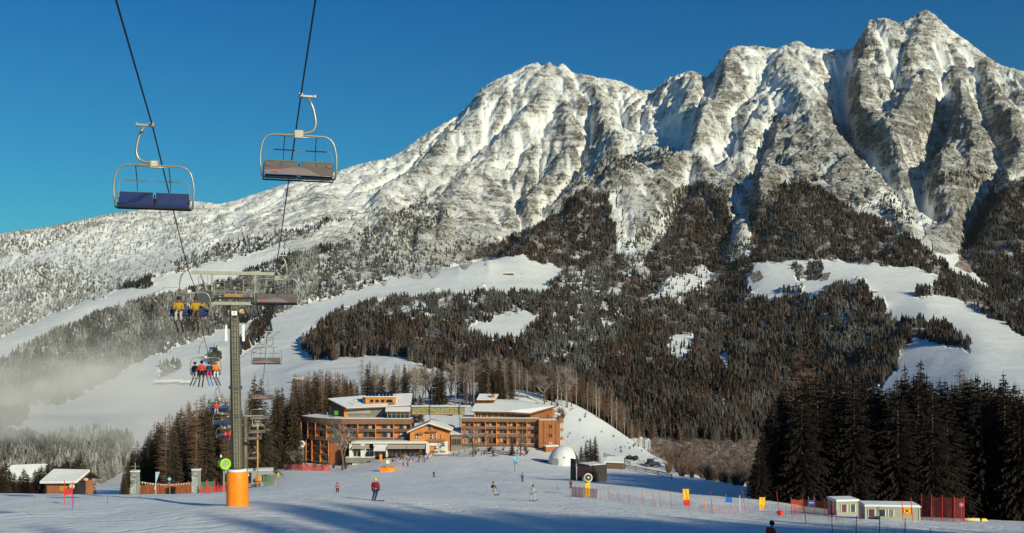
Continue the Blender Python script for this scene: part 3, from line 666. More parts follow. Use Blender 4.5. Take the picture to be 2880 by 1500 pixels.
def larch_proto(seed, fluff=1.0, lo=4.0):
    rs = random.Random(seed); t = MB(); t.tube([(0, 0, -1), (rs.uniform(-.15, .15), 0, 7), (rs.uniform(-.15, .15), .1, 14), (0, 0, 20)], [0.24, 0.17, 0.1, 0.015], 6)
    c = MB(); z = lo
    while z < 19.6:
        f = z / 20; g = (z - lo) / (20 - lo); L0 = 2.9 * (1 - g) ** 0.7 * min(1, 0.45 + g * 2.2) + 0.2
        for j in range(6):
            a = rs.random() * 6.28; L = L0 * rs.uniform(.5, 1.15); dx, dy = math.cos(a), math.sin(a); px, py = -dy, dx; rise = rs.uniform(-0.05, 0.35); zz = z + rs.uniform(-.3, .3)
            def pt(s, w, dz=0): return (dx * s * L + px * w, dy * s * L + py * w, zz + rise * s * L - 0.15 * L * s * s + dz)
            c.add([pt(0, .035), pt(0, -.035), pt(1, 0)], [(0, 1, 2)]); c.add([pt(0, 0, .035), pt(0, 0, -.035), pt(1, 0, .01)], [(0, 1, 2)])
            for k in range(int(7 * fluff)):
                s = rs.uniform(.15, 1); wv = rs.choice((-1, 1)) * rs.uniform(.12, .42) * L * (1.1 - s * .6); dz = rs.uniform(-.28, .22); tw = 0.035
                c.add([pt(s, 0), pt(s + tw / max(L, .3), 0, tw), pt(s + rs.uniform(0, .2), wv, dz)], [(0, 1, 2)])
        z += rs.uniform(.28, .45)
    return t, c
def broad_proto(seed, fine=1.0, spread=0.55):
    """10 m tall leafless tree"""
    rs = random.Random(seed); t = MB(); c = MB()
    def grow(p, d, L, r, lev):
        pts = [p]; q = p
        for k in range(3):
            d2 = (d + Vector((rs.uniform(-.13, .13), rs.uniform(-.13, .13), rs.uniform(-.02, .12)))).normalized(); q = q + d2 * L / 3; pts.append(q); d = d2
        mb = t if lev < 2 else c
        mb.tube(pts, [r, r * .85, r * .7, r * .5], 5 if lev < 2 else 3, cap=False)
        if lev == 4:
            for k in range(int(14 * fine)):
                s = rs.choice(pts); e = s + Vector((rs.uniform(-1, 1), rs.uniform(-1, 1), rs.uniform(-.5, 1))) * .42
                c.add([s, s + Vector((.024, .024, .02)), e], [(0, 1, 2)])
            return
        n = rs.choice((3, 4)) if lev else 5
        for j in range(n):
            f = rs.uniform(.45, 1) if lev else rs.uniform(.4, 1.0); i = min(2, int(f * 3)); s = pts[i].lerp(pts[i + 1], f * 3 - i)
            a = rs.random() * 6.28; sp = spread * rs.uniform(.6, 1.4)
            nd = (d + Vector((math.cos(a), math.sin(a), .1)) * sp).normalized(); grow(s, nd, L * rs.uniform(.55, .78), r * .55, lev + 1)
    grow(Vector((0, 0, -.3)), Vector((0, 0, 1)), 4.2, .17, 0)
    return t, c
def bush_proto(seed):
    rs = random.Random(seed); c = MB()
    for k in range(70):
        a = rs.random() * 6.28; sp = rs.uniform(.1, .9); e = Vector((math.cos(a) * sp, math.sin(a) * sp, rs.uniform(.6, 1.5)))
        c.tube([(math.cos(a) * .1, math.sin(a) * .1, -.1), e * .5 + Vector((0, 0, .15)), e], [.02, .013, .004], 3, cap=False)
        for q in range(5):
            s = e * rs.uniform(.4, 1); d = Vector((rs.uniform(-1, 1), rs.uniform(-1, 1), rs.uniform(-.2, 1))) * .28; c.add([s, s + Vector((.012, .012, .012)), s + d], [(0, 1, 2)])
    return c
TREES = {}
def reg(kind, protos, tm_, cm):
    H0 = 10.0 if kind == 'broadleaf' else 20.0
    for t, c in protos:
        k = H0 / max(p[2] for p in c.v)
        for q in (t, c): q.v = [(p[0] * k, p[1] * k, p[2] * k) for p in q.v]
    TREES[kind] = [(t.mesh('trunk', tm_, True), c.mesh('crown', cm)) for t, c in protos]
reg('spruce', [spruce_proto(s) for s in (1, 2, 3, 4)], M_bark, M_needle)
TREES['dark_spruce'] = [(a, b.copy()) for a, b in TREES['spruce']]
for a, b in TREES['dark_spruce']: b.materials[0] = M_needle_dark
reg('larch', [larch_proto(s) for s in (5, 6, 7)], M_bark, M_larch)
reg('frosted_larch', [larch_proto(s, 1.3, 6.0) for s in (8, 9, 10)], M_palebark, M_frost)
reg('broadleaf', [broad_proto(s) for s in (12, 13, 14)], M_bark, M_frost)
BUSH = [bush_proto(s).mesh('bare_shrub', M_shrubtwig) for s in (21, 22, 23)]
rt = random.Random(5)
NTREE = {}
def tree(kind, base, height, label, group, name=None, wide=1.0, cat='tree', lean=0.0):
    tm_, cm = TREES[kind][rt.randrange(len(TREES[kind]))]; H0 = 10.0 if kind == 'broadleaf' else 20.0
    nm = name or {'spruce': 'spruce_tree', 'dark_spruce': 'spruce_tree', 'larch': 'larch_tree', 'frosted_larch': 'larch_tree', 'broadleaf': 'broadleaf_tree'}[kind]
    r = empty(nm, base, rt.random() * 6.28, label, cat, group); s = height / H0; ww = s * wide * rt.uniform(.85, 1.15); r.scale = (ww, ww, s)
    for mname, me in (('trunk', tm_), ('crown', cm)):
        o = bpy.data.objects.new(mname, me); COL.objects.link(o); o.parent = r
    NTREE[kind] = NTREE.get(kind, 0) + 1
    return r
def tree_top(kind, u, vtop, Y, label, group, **k):
    """tree at column u and distance Y whose tip reaches row vtop"""
    b = GY(u, Y); b.z -= 0.2; return tree(kind, b, max(2.0, (HV - vtop) / F * Y - b.z), label, group, **k)
def stand(kinds, outline, Ys, n, label, group, dip=0.16, **k):
    """trees side by side; outline = [(u, vtop)...] of the stand's skyline; rows at distances Ys"""
    us = [p[0] for p in outline]; vs = [p[1] for p in outline]
    for i in range(n):
        f = (i + rt.uniform(.1, .9)) / n; u = us[0] + f * (us[-1] - us[0]); kk = rt.randrange(len(Ys)); Y = Ys[kk] + rt.uniform(-6, 6)
        vt = float(np.interp(u, us, vs)); b = GY(u, Y); full = (HV - vt) / F * Y - b.z
        h = full * (1 - dip * rt.random() ** 1.5)
        kd = rt.choice(kinds); nm_ = {'spruce': 'dark spruce', 'dark_spruce': 'black spruce', 'larch': 'reddish larch', 'frosted_larch': 'pale frosted larch', 'broadleaf': 'leafless broadleaf'}[kd]
        side = ('at the left of', 'in the middle of', 'at the right of')[min(2, int(3 * i / n))]; row_ = 'front-row ' if kk == 0 else ('hindmost ' if kk == len(Ys) - 1 else '')
        tree(kd, b - Vector((0, 0, .3)), h, row_ + nm_ + ' ' + side + ' ' + label, group, **k)
# dark stand left of the lift pylon
stand(['spruce', 'spruce', 'spruce', 'larch'], [(306, 1192), (330, 1120), (350, 1102), (378, 1066), (400, 1046), (430, 1030), (475, 1004), (510, 990), (545, 984), (585, 985)], [235, 255, 275], 62, 'the dense stand left of the lift pylon', 'conifers in the stand left of the lift pylon')
stand(['spruce', 'larch', 'larch'], [(600, 1000), (625, 975), (650, 985)], [262, 280], 7, 'the few trees just right of the pylon', 'conifers right of the lift pylon')
tree_top('spruce', 640, 936, 270, 'taller pointed spruce of the pair just right of the lift pylon', None); tree_top('spruce', 657, 944, 268, 'slightly shorter spruce of the pair just right of the lift pylon', None)
# around the hotel, left and behind
stand(['spruce', 'spruce', 'larch'], [(688, 965), (705, 960), (720, 975), (742, 985)], [330, 345], 11, 'the clump at the curved hotel wing', 'conifers at the left end of the hotel')
stand(['larch', 'larch', 'spruce'], [(735, 938), (800, 926), (850, 934), (900, 950)], [378, 390, 400], 56, 'the trees behind the left hotel roofs', 'conifers behind the left hotel wing')
tree_top('spruce', 936, 950, 385, 'lone dark spruce behind the solar panels, the slimmer of two', None); tree_top('spruce', 989, 926, 380, 'broad dark spruce right behind the rooftop solar panels', None, wide=1.35)
tree_top('spruce', 1037, 972, 372, 'small spruce above the glass footbridge, taller of the two', None); tree_top('spruce', 1056, 985, 370, 'small spruce above the glass footbridge, shorter of the two', None)
stand(['frosted_larch', 'frosted_larch', 'broadleaf', 'larch', 'spruce'], [(905, 905), (925, 875), (960, 925), (1000, 905), (1060, 920), (1100, 895), (1160, 895), (1230, 880), (1300, 900), (1350, 905), (1440, 910)], [396, 404, 412], 70, 'the tree line crowning the hotel bank', 'frosted trees on the crest behind the hotel', dip=.3, wide=1.25)
stand(['spruce', 'larch'], [(1165, 940), (1200, 930), (1250, 925), (1310, 935)], [388, 396], 13, 'the clump behind the right hotel roof box', 'dark conifers behind the right hotel wing', wide=1.1)
stand(['frosted_larch', 'larch', 'larch'], [(1400, 915), (1450, 930), (1500, 945), (1545, 975), (1575, 1020), (1610, 1075), (1650, 1110)], [422, 436, 450], 34, 'the line along the snowy knoll edge', 'larches along the knoll edge', dip=.22)
stand(['broadleaf'], [(1500, 1060), (1560, 1095), (1620, 1120), (1680, 1150)], [450, 470], 16, 'the low trees behind the knoll edge', 'leafless trees below the knoll edge', dip=.3, wide=1.3)
# dark forest on the right
OUT = [(1900, 1160), (1912, 1090), (1932, 1010), (1960, 962), (1985, 945), (2040, 925), (2068, 915), (2110, 945), (2160, 925), (2207, 935), (2245, 945), (2276, 925), (2316, 915), (2355, 940), (2400, 945), (2428, 925), (2465, 925), (2500, 950), (2524, 940), (2576, 960), (2700, 940), (2900, 930)]
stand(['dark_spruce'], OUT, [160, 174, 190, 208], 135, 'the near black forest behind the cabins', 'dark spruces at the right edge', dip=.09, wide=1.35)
tree_top('larch', 2016, 884, 172, 'tallest reddish larch sticking out at the left of the dark forest', None, wide=2.0)
tree_top('larch', 2045, 915, 178, 'second reddish larch, close right of the tallest one', None, wide=1.8); tree_top('larch', 2415, 928, 190, 'bushy brown larch crown between spruces at the forest top', None, wide=1.5)
tree_top('dark_spruce', 2316, 893, 178, 'tallest pointed spruce top against the upper meadow', None); tree_top('dark_spruce', 2276, 906, 182, 'pointed spruce top just left of the tallest one', None)
tree_top('dark_spruce', 2524, 926, 176, 'slender spruce tip standing alone near the right border', None)
tree_top('dark_spruce', 1925, 1120, 158, 'drooping spruce at the left foot of the dark forest', None, wide=1.5)
# unseen spruces, lifted by the steepened slope, whose long shadows lie on the piste
for i in range(84):
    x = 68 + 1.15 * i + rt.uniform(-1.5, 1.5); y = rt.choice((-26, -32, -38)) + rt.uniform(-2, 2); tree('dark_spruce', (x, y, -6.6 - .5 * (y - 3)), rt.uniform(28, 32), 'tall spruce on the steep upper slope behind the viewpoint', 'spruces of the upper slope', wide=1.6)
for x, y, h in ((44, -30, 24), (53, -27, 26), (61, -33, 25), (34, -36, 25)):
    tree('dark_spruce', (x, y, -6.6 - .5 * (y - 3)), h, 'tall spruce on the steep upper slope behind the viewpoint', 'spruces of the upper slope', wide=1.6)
# small spruces behind the hut
for u, v, q in ((24, 1177, 0), (50, 1193, 0), (88, 1179, 0), (122, 1153, 0), (143, 1166, 0), (168, 1146, 0), (184, 1156, 0), (202, 1138, 1), (215, 1172, 0), (-20, 1140, 0), (14, 1160, 0), (60, 1176, 0), (98, 1174, 0), (136, 1160, 0), (192, 1150, 0), (-5, 1172, 0), (-12, 1150, 0), (5, 1165, 0), (36, 1186, 0), (70, 1190, 0), (105, 1168, 0), (-40, 1160, 0), (-75, 1150, 0), (156, 1158, 0), (130, 1175, 0)):
    tree_top('dark_spruce' if rt.random() < .7 else 'spruce', u, v, rt.uniform(190, 235), 'tallest tip among the small spruces behind the snowy wooden hut' if q else 'small dark spruce in the group behind the snowy wooden hut', None if q else 'small spruces behind the hut', wide=1.8)
# by the igloo dome
for u, v, Y, l in ((1462, 1118, 281, 'short fir touching the right side of the white dome'), (1474, 1108, 285, 'thin frosty fir second from the white dome'), (1485, 1100, 288, 'thinnest fir in the middle of the clump right of the white dome'), (1497, 1096, 283, 'fullest fir at the right end of the clump beside the white dome')):
    tree_top('spruce', u, v, Y, l, None, name='fir_tree', wide=1.2)
def gtree(kind, u, vb, vt, label, **k):
    b = G(u, vb); return tree(kind, b - Vector((0, 0, .2)), (vb - vt) / F * b.y, label, None, **k)
gtree('broadleaf', 861, 1184, 1046, 'tall frosty birch standing before the curved hotel balconies', name='birch_tree', wide=1.5)
gtree('broadleaf', 1192, 1150, 1072, 'round leafless tree on the lawn before the right hotel wing', wide=1.7); gtree('broadleaf', 1308, 1147, 1080, 'drooping leafless tree before the corner of the right hotel wing', wide=1.7)
gtree('spruce', 1288, 1147, 1106, 'small dark spruce next to the drooping leafless tree', wide=1.3)
gtree('broadleaf', 1108, 1143, 1112, 'tiny bare tree before the white chalet ground floor'); gtree('broadleaf', 745, 1180, 1130, 'bare bushy tree beneath the left end of the hotel balconies', wide=1.5)
gtree('broadleaf', 640, 1205, 1085, 'bare multi-stemmed tree behind the lift station', wide=1.2)
gtree('spruce', 712, 1180, 1112, 'low wide spruce beside the gable below the curved wing', wide=1.9)
# scrub
def shrub(u, Y, s, label, group):
    b = GY(u, Y); o = bpy.data.objects.new('bare_shrub', rt.choice(BUSH)); COL.objects.link(o); o.location = b; o.scale = (s, s, s * rt.uniform(.8, 1.2)); o.rotation_euler[2] = rt.random() * 6
    tag(o, label, 'shrub', group)
for i in range(46):
    u = rt.uniform(1680, 1990); Y = rt.uniform(262, 330) - (u - 1700) * .22; shrub(u, Y, rt.uniform(1.6, 3.8), 'dark leafless shrub on the brow beyond the shaded piste', 'shrubs on the brow beyond the piste')
shrub(1705, 300, 6.0, 'biggest brown bush on the brow right of the parked snow groomer', None); shrub(1728, 290, 5.2, 'second biggest bush on the brow, against the valley floor', None)
tree_top('spruce', 1787, 1172, 262, 'little lone spruce on the brow before the valley floor', None)
for i in range(26):
    u = rt.uniform(1420, 1660); Y = 345 + rt.random() * 70 - (u - 1420) * .12; shrub(u, Y, rt.uniform(.35, .9), 'tiny dry tuft poking through the snow of the knoll', 'tufts on the snowy knoll')
for i in range(40):
    u = rt.uniform(655, 720); Y = rt.uniform(300, 400); shrub(u, Y, rt.uniform(.6, 1.5), 'brown brush in the snowy gap between lift pylon and hotel', 'brush between the lift and the hotel')
for i in range(22):
    u = rt.uniform(745, 880); shrub(u, hit(u, rt.uniform(1165, 1182)), rt.uniform(.8, 1.8), 'dry garden shrub at the foot of the curved hotel wing', 'garden shrubs at the hotel')
for i in range(16):
    u = rt.uniform(1165, 1345); shrub(u, hit(u, rt.uniform(1132, 1150)), rt.uniform(.7, 1.6), 'dry garden shrub on the bank before the right hotel wing', 'garden shrubs at the hotel bank')
for i in range(22):
    u = rt.uniform(1000, 1440); Y = rt.uniform(375, 400); shrub(u, Y, rt.uniform(1.0, 2.4), 'frosty shrub on the snowy bank above the hotel roofs', 'shrubs above the hotel')
# thicket of the valley floor
def thicket():
    rs = np.random.RandomState(77); n = 6000; u = rs.uniform(1640, 2020, n); v = rs.uniform(1108, 1212, n)
    x, y, z, u, v, f, b = scatter(n, 1640, 2020, 1108, 1212, 79, lambda u, v, d, f, b, r: r < 0.9)
    k = len(x); pr = []
    for s in range(4):
        r_ = random.Random(s); m = MB()
        for q in range(16):
            a = r_.random() * 6.28; e = Vector((math.cos(a), math.sin(a), 0)) * r_.uniform(.1, .45); m.add([(-.02, 0, 0), (.02, .02, 0), e + Vector((0, 0, r_.uniform(.5, 1)))], [(0, 1, 2)])
            m.add([e * .5 + Vector((0, 0, .4)), e * .5 + Vector((.03, 0, .45)), e * 1.3 + Vector((0, 0, r_.uniform(.4, .9)))], [(0, 1, 2)])
        pr.append((np.array(m.v, np.float32), np.array(m.f, np.int32)))
    c = np.array([[0.17, 0.13, 0.11]]) * rs.uniform(.5, 1.5, (k, 1))
    o = forest_mesh('thicket', x, y, z, rs.uniform(2.5, 6, k), c, pr, rs.uniform(.8, 1.3, k), tm, 80); tag(o, 'brown frosted scrub covering the valley floor', kind='stuff')
thicket()
print('TREES', NTREE)
# ------------------------------------------------------------------ the chairlift
M_galv = mat('galvanised_steel', (0.32, 0.33, 0.27), 0.45, 0.35, noise=0.12, nscale=4)
M_tube = mat('chair_tube', (0.34, 0.34, 0.28), 0.35, 0.5, noise=0.08, nscale=5)
M_pylon = mat('pylon_steel', (0.15, 0.135, 0.09), 0.6, 0.3, noise=0.18, nscale=1.2, stretch=(3, 3, .4))
M_black = mat('black_rubber', (0.018, 0.02, 0.026), 0.6)
M_rope = mat('steel_rope', (0.012, 0.018, 0.035), 0.6)
M_blueseat = mat('blue_seat', (0.010, 0.025, 0.115), 0.35, noise=0.2, nscale=4)
M_greyback = mat('grey_seat_back', (0.12, 0.12, 0.11), 0.5, noise=0.1)
M_mauve = mat('mauve_panel', (0.085, 0.06, 0.07), 0.5, noise=0.08)
M_rose = mat('pale_rose_panel', (0.17, 0.13, 0.14), 0.5, noise=0.06)
M_white = mat('white_paint', (0.75, 0.76, 0.74), 0.5)
M_orange = mat('orange_pad', (0.95, 0.24, 0.012), 0.5, noise=0.10, nscale=1.6)
M_wood = mat('weathered_board', (0.30, 0.19, 0.10), 0.8, noise=0.2)
M_red = mat('red_paint', (0.55, 0.03, 0.02), 0.5)
M_redcloth = mat('red_cloth', (0.62, 0.035, 0.03), 0.7)

def text_mesh(body, size, depth=0.004, shear=0.0):
    cu = bpy.data.curves.new('lettering', 'FONT'); cu.body = body; cu.size = size; cu.extrude = depth; cu.align_x = 'CENTER'; cu.align_y = 'CENTER'; cu.shear = shear; cu.resolution_u = 2
    o = bpy.data.objects.new('lettering', cu); COL.objects.link(o); dg = bpy.context.evaluated_depsgraph_get()
    me = bpy.data.meshes.new_from_object(o.evaluated_get(dg)); bpy.data.objects.remove(o); return me
def letter(body, size, m, parent, loc, rot=(R(90), 0, 0), name='lettering', shear=0.0):
    me = text_mesh(body, size, shear=shear); me.materials.clear(); me.materials.append(m)
    o = bpy.data.objects.new(name, me); COL.objects.link(o); o.parent = parent; o.location = loc; o.rotation_euler = rot; return o

LEFT = [(-3.0, -8, 10.8), (-8.97, 21.6, 7.66), (-11.5, 30.5, 6.78), (-18.9, 55.7, 3.92), (-21.6, 65, 3.45), (-25.1, 78, -0.35), (-29.8, 95, -3.0), (-34.4, 112, -5.9), (-38, 125, -8.7), (-41, 136, -11.6), (-50, 170, -19.8), (-59.5, 206, -27.5)]
RIGHT = [(3.5, -8, 13.6), (-5.05, 24.5, 8.67), (-6.82, 30.8, 7.8), (-12.8, 52.2, 4.5), (-16.7, 66.4, 3.2), (-20.0, 78, 0.5), (-26.8, 103, -4.0), (-33.0, 125, -8.1), (-39.2, 147, -12.1), (-45, 167, -15.2), (-56, 207, -23.9), (-57, 211, -26.5)]
def cable(pts, label):
    m = MB(); P_ = [Vector(p) for p in pts]; out = []
    for a, b in zip(P_[:-1], P_[1:]):
        for k in range(4): out.append(a.lerp(b, k / 4))
    out.append(P_[-1]); m.tube(out, 0.026, 6); return tag(m.build('haul_cable', M_rope), label, 'cable')
cable(LEFT, 'black steel lift cable carrying the ascending chairs'); cable(RIGHT, 'black steel lift cable carrying the descending chairs')
def on_rope(pts, y):
    for a, b in zip(pts[:-1], pts[1:]):
        if a[1] <= y <= b[1]: return Vector(a).lerp(Vector(b), (y - a[1]) / (b[1] - a[1]))
def rounded(pts, n=6, r=0.25):
    out = [Vector(pts[0])]
    for i in range(1, len(pts) - 1):
        p = Vector(pts[i]); a = (Vector(pts[i - 1]) - p); b = (Vector(pts[i + 1]) - p); ra = min(r, a.length * .48); rb = min(r, b.length * .48); A = p + a.normalized() * ra; B = p + b.normalized() * rb
        for k in range(n + 1):
            t = k / n; out.append(A * (1 - t) ** 2 + p * 2 * t * (1 - t) + B * t * t)
    out.append(Vector(pts[-1])); return out

def make_chair(label, number, baropen, group):
    r = empty('lift_chair', label=label, cat='lift chair', group=group)
    g = MB(); g.box((-.21, 0, .0), (.5, .12, .06)); g.box((-.45, 0, 0), (.06, .2, .09)); g.box((0, 0, .01), (.12, .34, .11)); g.build('grip', M_galv, r)
    h = MB(); h.tube(rounded([(-.22, 0, -.02), (-.40, 0, -.36), (-.49, 0, -.85), (-.42, 0, -1.1), (-.18, 0, -1.19), (.05, 0, -1.2)], r=.12), .042, 10); h.build('hanger_arm', M_tube, r, True)
    b = MB(); b.box((.06, 0, -1.24), (.27, .16, .24)); b.build('number_box', M_tube, r)
    pl = MB(); pl.box((.06, -.084, -1.22), (.15, .006, .12)); pl = pl.build('number_plate', M_white, r)
    if number: letter(number, .11, M_black, pl, (.06, -.09, -1.22))
    f = MB(); f.tube(rounded([(-1.09, 0, -2.66), (-1.17, 0, -1.95), (-1.0, 0, -1.28), (0, 0, -1.265), (1.12, 0, -1.28), (1.29, 0, -1.95), (1.21, 0, -2.66)], r=.32), .03, 8)
    f.tube([(-.55, 0, -1.30), (0, 0, -1.34), (.66, 0, -1.30)], .022, 6); f.build('frame', M_tube, r, True)
    # seat: pan, two backrests, side arms
    s = MB()
    for x0, x1 in ((-1.0, 0.01), (0.11, 1.12)):
        s.box(((x0 + x1) / 2, -.20, -2.60), (x1 - x0, .48, .06)); s.box(((x0 + x1) / 2, -.43, -2.585), (x1 - x0, .05, .08))
    s.build('seat', M_blueseat, r)
    k = MB()
    for x0, x1 in ((-1.0, 0.01), (0.11, 1.12)):
        k.box(((x0 + x1) / 2, .05, -2.35), (x1 - x0, .05, .42), rx=R(-9))
    k.build('backrest', M_blueseat, r)
    k = MB()
    for x0, x1 in ((-1.0, 0.01), (0.11, 1.12)):
        k.box(((x0 + x1) / 2, .105, -2.23), (x1 - x0, .02, .19), rx=R(-9)); k.box(((x0 + x1) / 2, .125, -2.135), (x1 - x0 + .02, .03, .03)); k.box(((x0 + x1) / 2, .135, -2.24), (.014, .012, .18), rx=R(-9))
        k.box((x0 + .1 if x0 < 0 else x1 - .1, .14, -2.27), (.17, .03, .07))
    k.build('back_shell', M_greyback, r)
    q = MB(); q.prism([(-1.02, .14, -2.58), (1.14, .14, -2.58), (1.14, .12, -2.31), (-1.02, .12, -2.31)], (0, .012, 0)); q = q.build('advert_panel', M_mauve, r)
    hill = MB(); hill.prism([(-.62, .154, -2.575), (1.12, .154, -2.575), (1.12, .142, -2.44), (.62, .14, -2.41), (.28, .138, -2.34), (.02, .137, -2.325), (-.22, .138, -2.37), (-.35, .142, -2.45)], (0, .004, 0)); hill.build('hill_motif', M_rose, q)
    lg = MB(); lg.box((.82, .165, -2.50), (.22, .006, .05)); lg.build('sticker', M_red, q)
    u = MB(); u.tube([(-1.06, .1, -2.66), (1.18, .1, -2.66)], .028, 6); u.tube([(-1.06, -.38, -2.68), (1.18, -.38, -2.68)], .025, 6)
    for x in (-1.05, .06, 1.17): u.tube([(x, .12, -2.65), (x, -.4, -2.67)], .022, 6)
    u.tube([(.06, .1, -2.2), (.06, .1, -2.66)], .025, 6); u.build('seat_rail', M_black, r)
    for sx in (-1.04, 1.16): a = MB(); a.tube(rounded([(sx, .08, -2.2), (sx, -.05, -2.38), (sx, -.36, -2.4), (sx, -.4, -2.62)], r=.08), .02, 6); a.build('armrest', M_tube, r)
    # restraint bar
    y0 = .1
    m = MB(); z0 = -1.78 if baropen else -2.25; yy = .05 if baropen else -.45
    m.tube(rounded([(-1.0, .02, -2.32), (-.98, yy, z0), (1.1, yy, z0), (1.12, .02, -2.32)], r=.12), .014, 6)
    m.build('restraint_bar', M_tube, r)
    e = MB()
    if baropen:
        for sx in (-.5, .5):
            e = MB(); e.tube([(sx, 0, -1.3), (sx + .03, .05, -1.62), (sx + .04, .07, -1.8)], .018, 6); e.tube([(sx + .04, .07, -1.78), (sx + .05, .08, -2.1)], .012, 6)
            e.tube([(sx - .32, .06, -1.775), (sx + .36, .06, -1.775)], .019, 6); e.build('footrest', M_black, r)
    else:
        for sx, a_, b_ in ((-.5, -.9, -.25), (.5, .3, .95)):
            e = MB(); e.tube([(sx, -.45, -2.25), (sx, -.6, -2.95)], .015, 6); e.tube([(a_, -.62, -2.95), (b_, -.62, -2.95)], .02, 6); e.build('footrest', M_black, r)
    return r
GL, GR = 'ascending chairs on the left cable', 'descending chairs on the right cable'
CH_EMPTY = make_chair('nearest ascending four-seat chair, empty, with blue seats, against the sky', '64', True, GL)
def place_chair(src, pts, y, flip, label, used=[False]):
    c = src if (src is CH_EMPTY and not used[0]) else copy_tree(src)
    if src is CH_EMPTY: used[0] = True
    c.location = on_rope(pts, y); c.rotation_euler = (0, 0, R(16.2) + (math.pi if flip else 0)); c['label'] = label; c['group'] = GR if flip else GL
    return c
place_chair(CH_EMPTY, LEFT, 30.5, False, 'nearest ascending four-seat chair, empty, with blue seats, against the sky')
CH_BAR = make_chair('ascending chair carrying two people in yellow jackets', '', False, GL)
CHAIRS = {}
for y, lab in ((55.7, 'ascending chair carrying two people in yellow jackets'), (78, 'ascending chair filled by four people, an orange and a red jacket among them'), (112, 'ascending chair left of the pylon carrying one person in red'),
               (125, 'empty blue ascending chair low beside the pylon'), (136, 'ascending chair behind the pylon with people in red and pink')):
    src = CH_BAR if y < 115 or y > 130 else CH_EMPTY
    if y == 55.7: c = CH_BAR; c.location = on_rope(LEFT, y); c.rotation_euler = (0, 0, R(16.2)); c['label'] = lab
    else: c = place_chair(src, LEFT, y, False, lab)
    CHAIRS[y] = c
for y, lab in ((30.8, 'nearest descending chair, empty, its mauve back panel against the sky'), (52.2, 'descending empty chair overlapping the right end of the pylon head'), (78, 'descending empty chair hanging alone before the snowy run'),
               (103, 'descending empty chair just right of the pylon, uppermost of the tight row'), (125, 'descending empty chair, second of the tight row right of the pylon'), (147, 'descending empty chair, third of the tight row right of the pylon'),
               (167, 'descending empty chair, fourth and partly hidden in the tight row'), (205, 'smallest descending chair, just above the lift station')):
    place_chair(CH_EMPTY, RIGHT, y, True, lab)

# pylon
py = empty('lift_pylon', GY(598, 65.7), R(16.2), 'grey steel lift pylon with ladder and orange padded foot', 'pylon')
bz = py.location.z; H = lambda v: (HV - v) / F * 65.7 - bz     # height above its foot of a picture row
lean = -0.24
def lx(h): return lean * h / H(765)
p_ = MB(); hs = [0, 3, 7, 11, H(768)]
def octo(h, r): return [(lx(h) + r * math.cos(math.pi / 6 * k), r * math.sin(math.pi / 6 * k), h) for k in range(12)]
rings = [octo(h, .42 - .12 * h / H(768)) for h in hs]
p_.add([q for ring in rings for q in ring], [(i * 12 + j, i * 12 + (j + 1) % 12, i * 12 + 12 + (j + 1) % 12, i * 12 + 12 + j) for i in range(4) for j in range(12)] + [tuple(range(48, 60))])
p_.build('pole', M_pylon, py, True)
for v in (975, 1047, 1180): fl = MB(); fl.lathe([(.46, -.08), (.54, -.08), (.54, .08), (.46, .08)] if v > 1100 else [(.40, -.1), (.45, -.1), (.45, .1), (.40, .1)], (lx(H(v)), 0, H(v)), 14); fl.build('flange', mat('dark_flange', (0.07, 0.075, 0.08), .6), py)
la = MB(); h = 2.2
for sx in (-.17, .17): la.tube([(lx(2) + sx, -.47, 2.0), (lx(H(770)) + sx, -.40, H(772))], .022, 6)
while h < H(775):
    la.tube([(lx(h) - .17, -.46, h), (lx(h) + .17, -.46, h)], .016, 5); h += .38
la.build('ladder', M_galv, py)
pad = MB(); n = 20; V_ = []
for h, r in ((-.3, .74), (.1, .75), (1.2, .74), (2.3, .72), (2.42, .66)):
    V_.append([(lx(h) + r * math.cos(2 * math.pi * k / n) * (1.0), r * .95 * math.sin(2 * math.pi * k / n), h + (0.05 * math.sin(3.1 * k) if h > 2 else 0)) for k in range(n)])
pad.add([q for ring in V_ for q in ring], [(i * n + j, i * n + (j + 1) % n, i * n + n + (j + 1) % n, i * n + n + j) for i in range(4) for j in range(n)] + [tuple(range(80, 100))]); pad.build('foam_pad', M_orange, py, True)
sp = MB(); sp.lathe([(.70, 2.40), (.60, 2.55), (.3, 2.58)], (lx(2.4), 0, 0), 16); sp.build('snow_cap', M_snow, py, True)
pt_ = MB(); pt_.box((lx(H(788)), -.5, H(789)), (.36, .02, .3)); pt_ = pt_.build('tower_plate', M_white, py); letter('2', .26, M_black, pt_, (lx(H(789)), -.515, H(789)))
fb = MB()
for sx in (-.62, .52): fb.box((lx(8) + sx, .25, H(838)), (.17, .05, 1.15))
fb.build('side_panel', M_white, py)
X = lambda u: (u - 589.0) / F * 65.7; xh = lx(H(765))
def bx(mb, u0, u1, v0, v1, dy, y=0.0): mb.box((xh + (X(u0) + X(u1)) / 2, y, (H(v0) + H(v1)) / 2), (X(u1) - X(u0), dy, H(v0) - H(v1)))
cb = MB(); bx(cb, 532, 650, 759, 768, .5); bx(cb, 487, 689, 684, 692, .28); bx(cb, 533, 539, 692, 762, .2); bx(cb, 638, 643, 692, 762, .2)
cb.tube([(xh + X(509), 0, H(693)), (xh + X(528), 0, H(745))], .07, 6); cb.tube([(xh + X(671), 0, H(693)), (xh + X(659), 0, H(745))], .07, 6); cb.build('crossarm', M_galv, py)
pf = MB(); bx(pf, 542, 638, 749, 753, 1.0, -.2); pf.build('platform', M_black, py); bd = MB(); bx(bd, 566, 611, 741, 749, .05, -.72); bd.build('board', M_wood, py)
hd = MB()
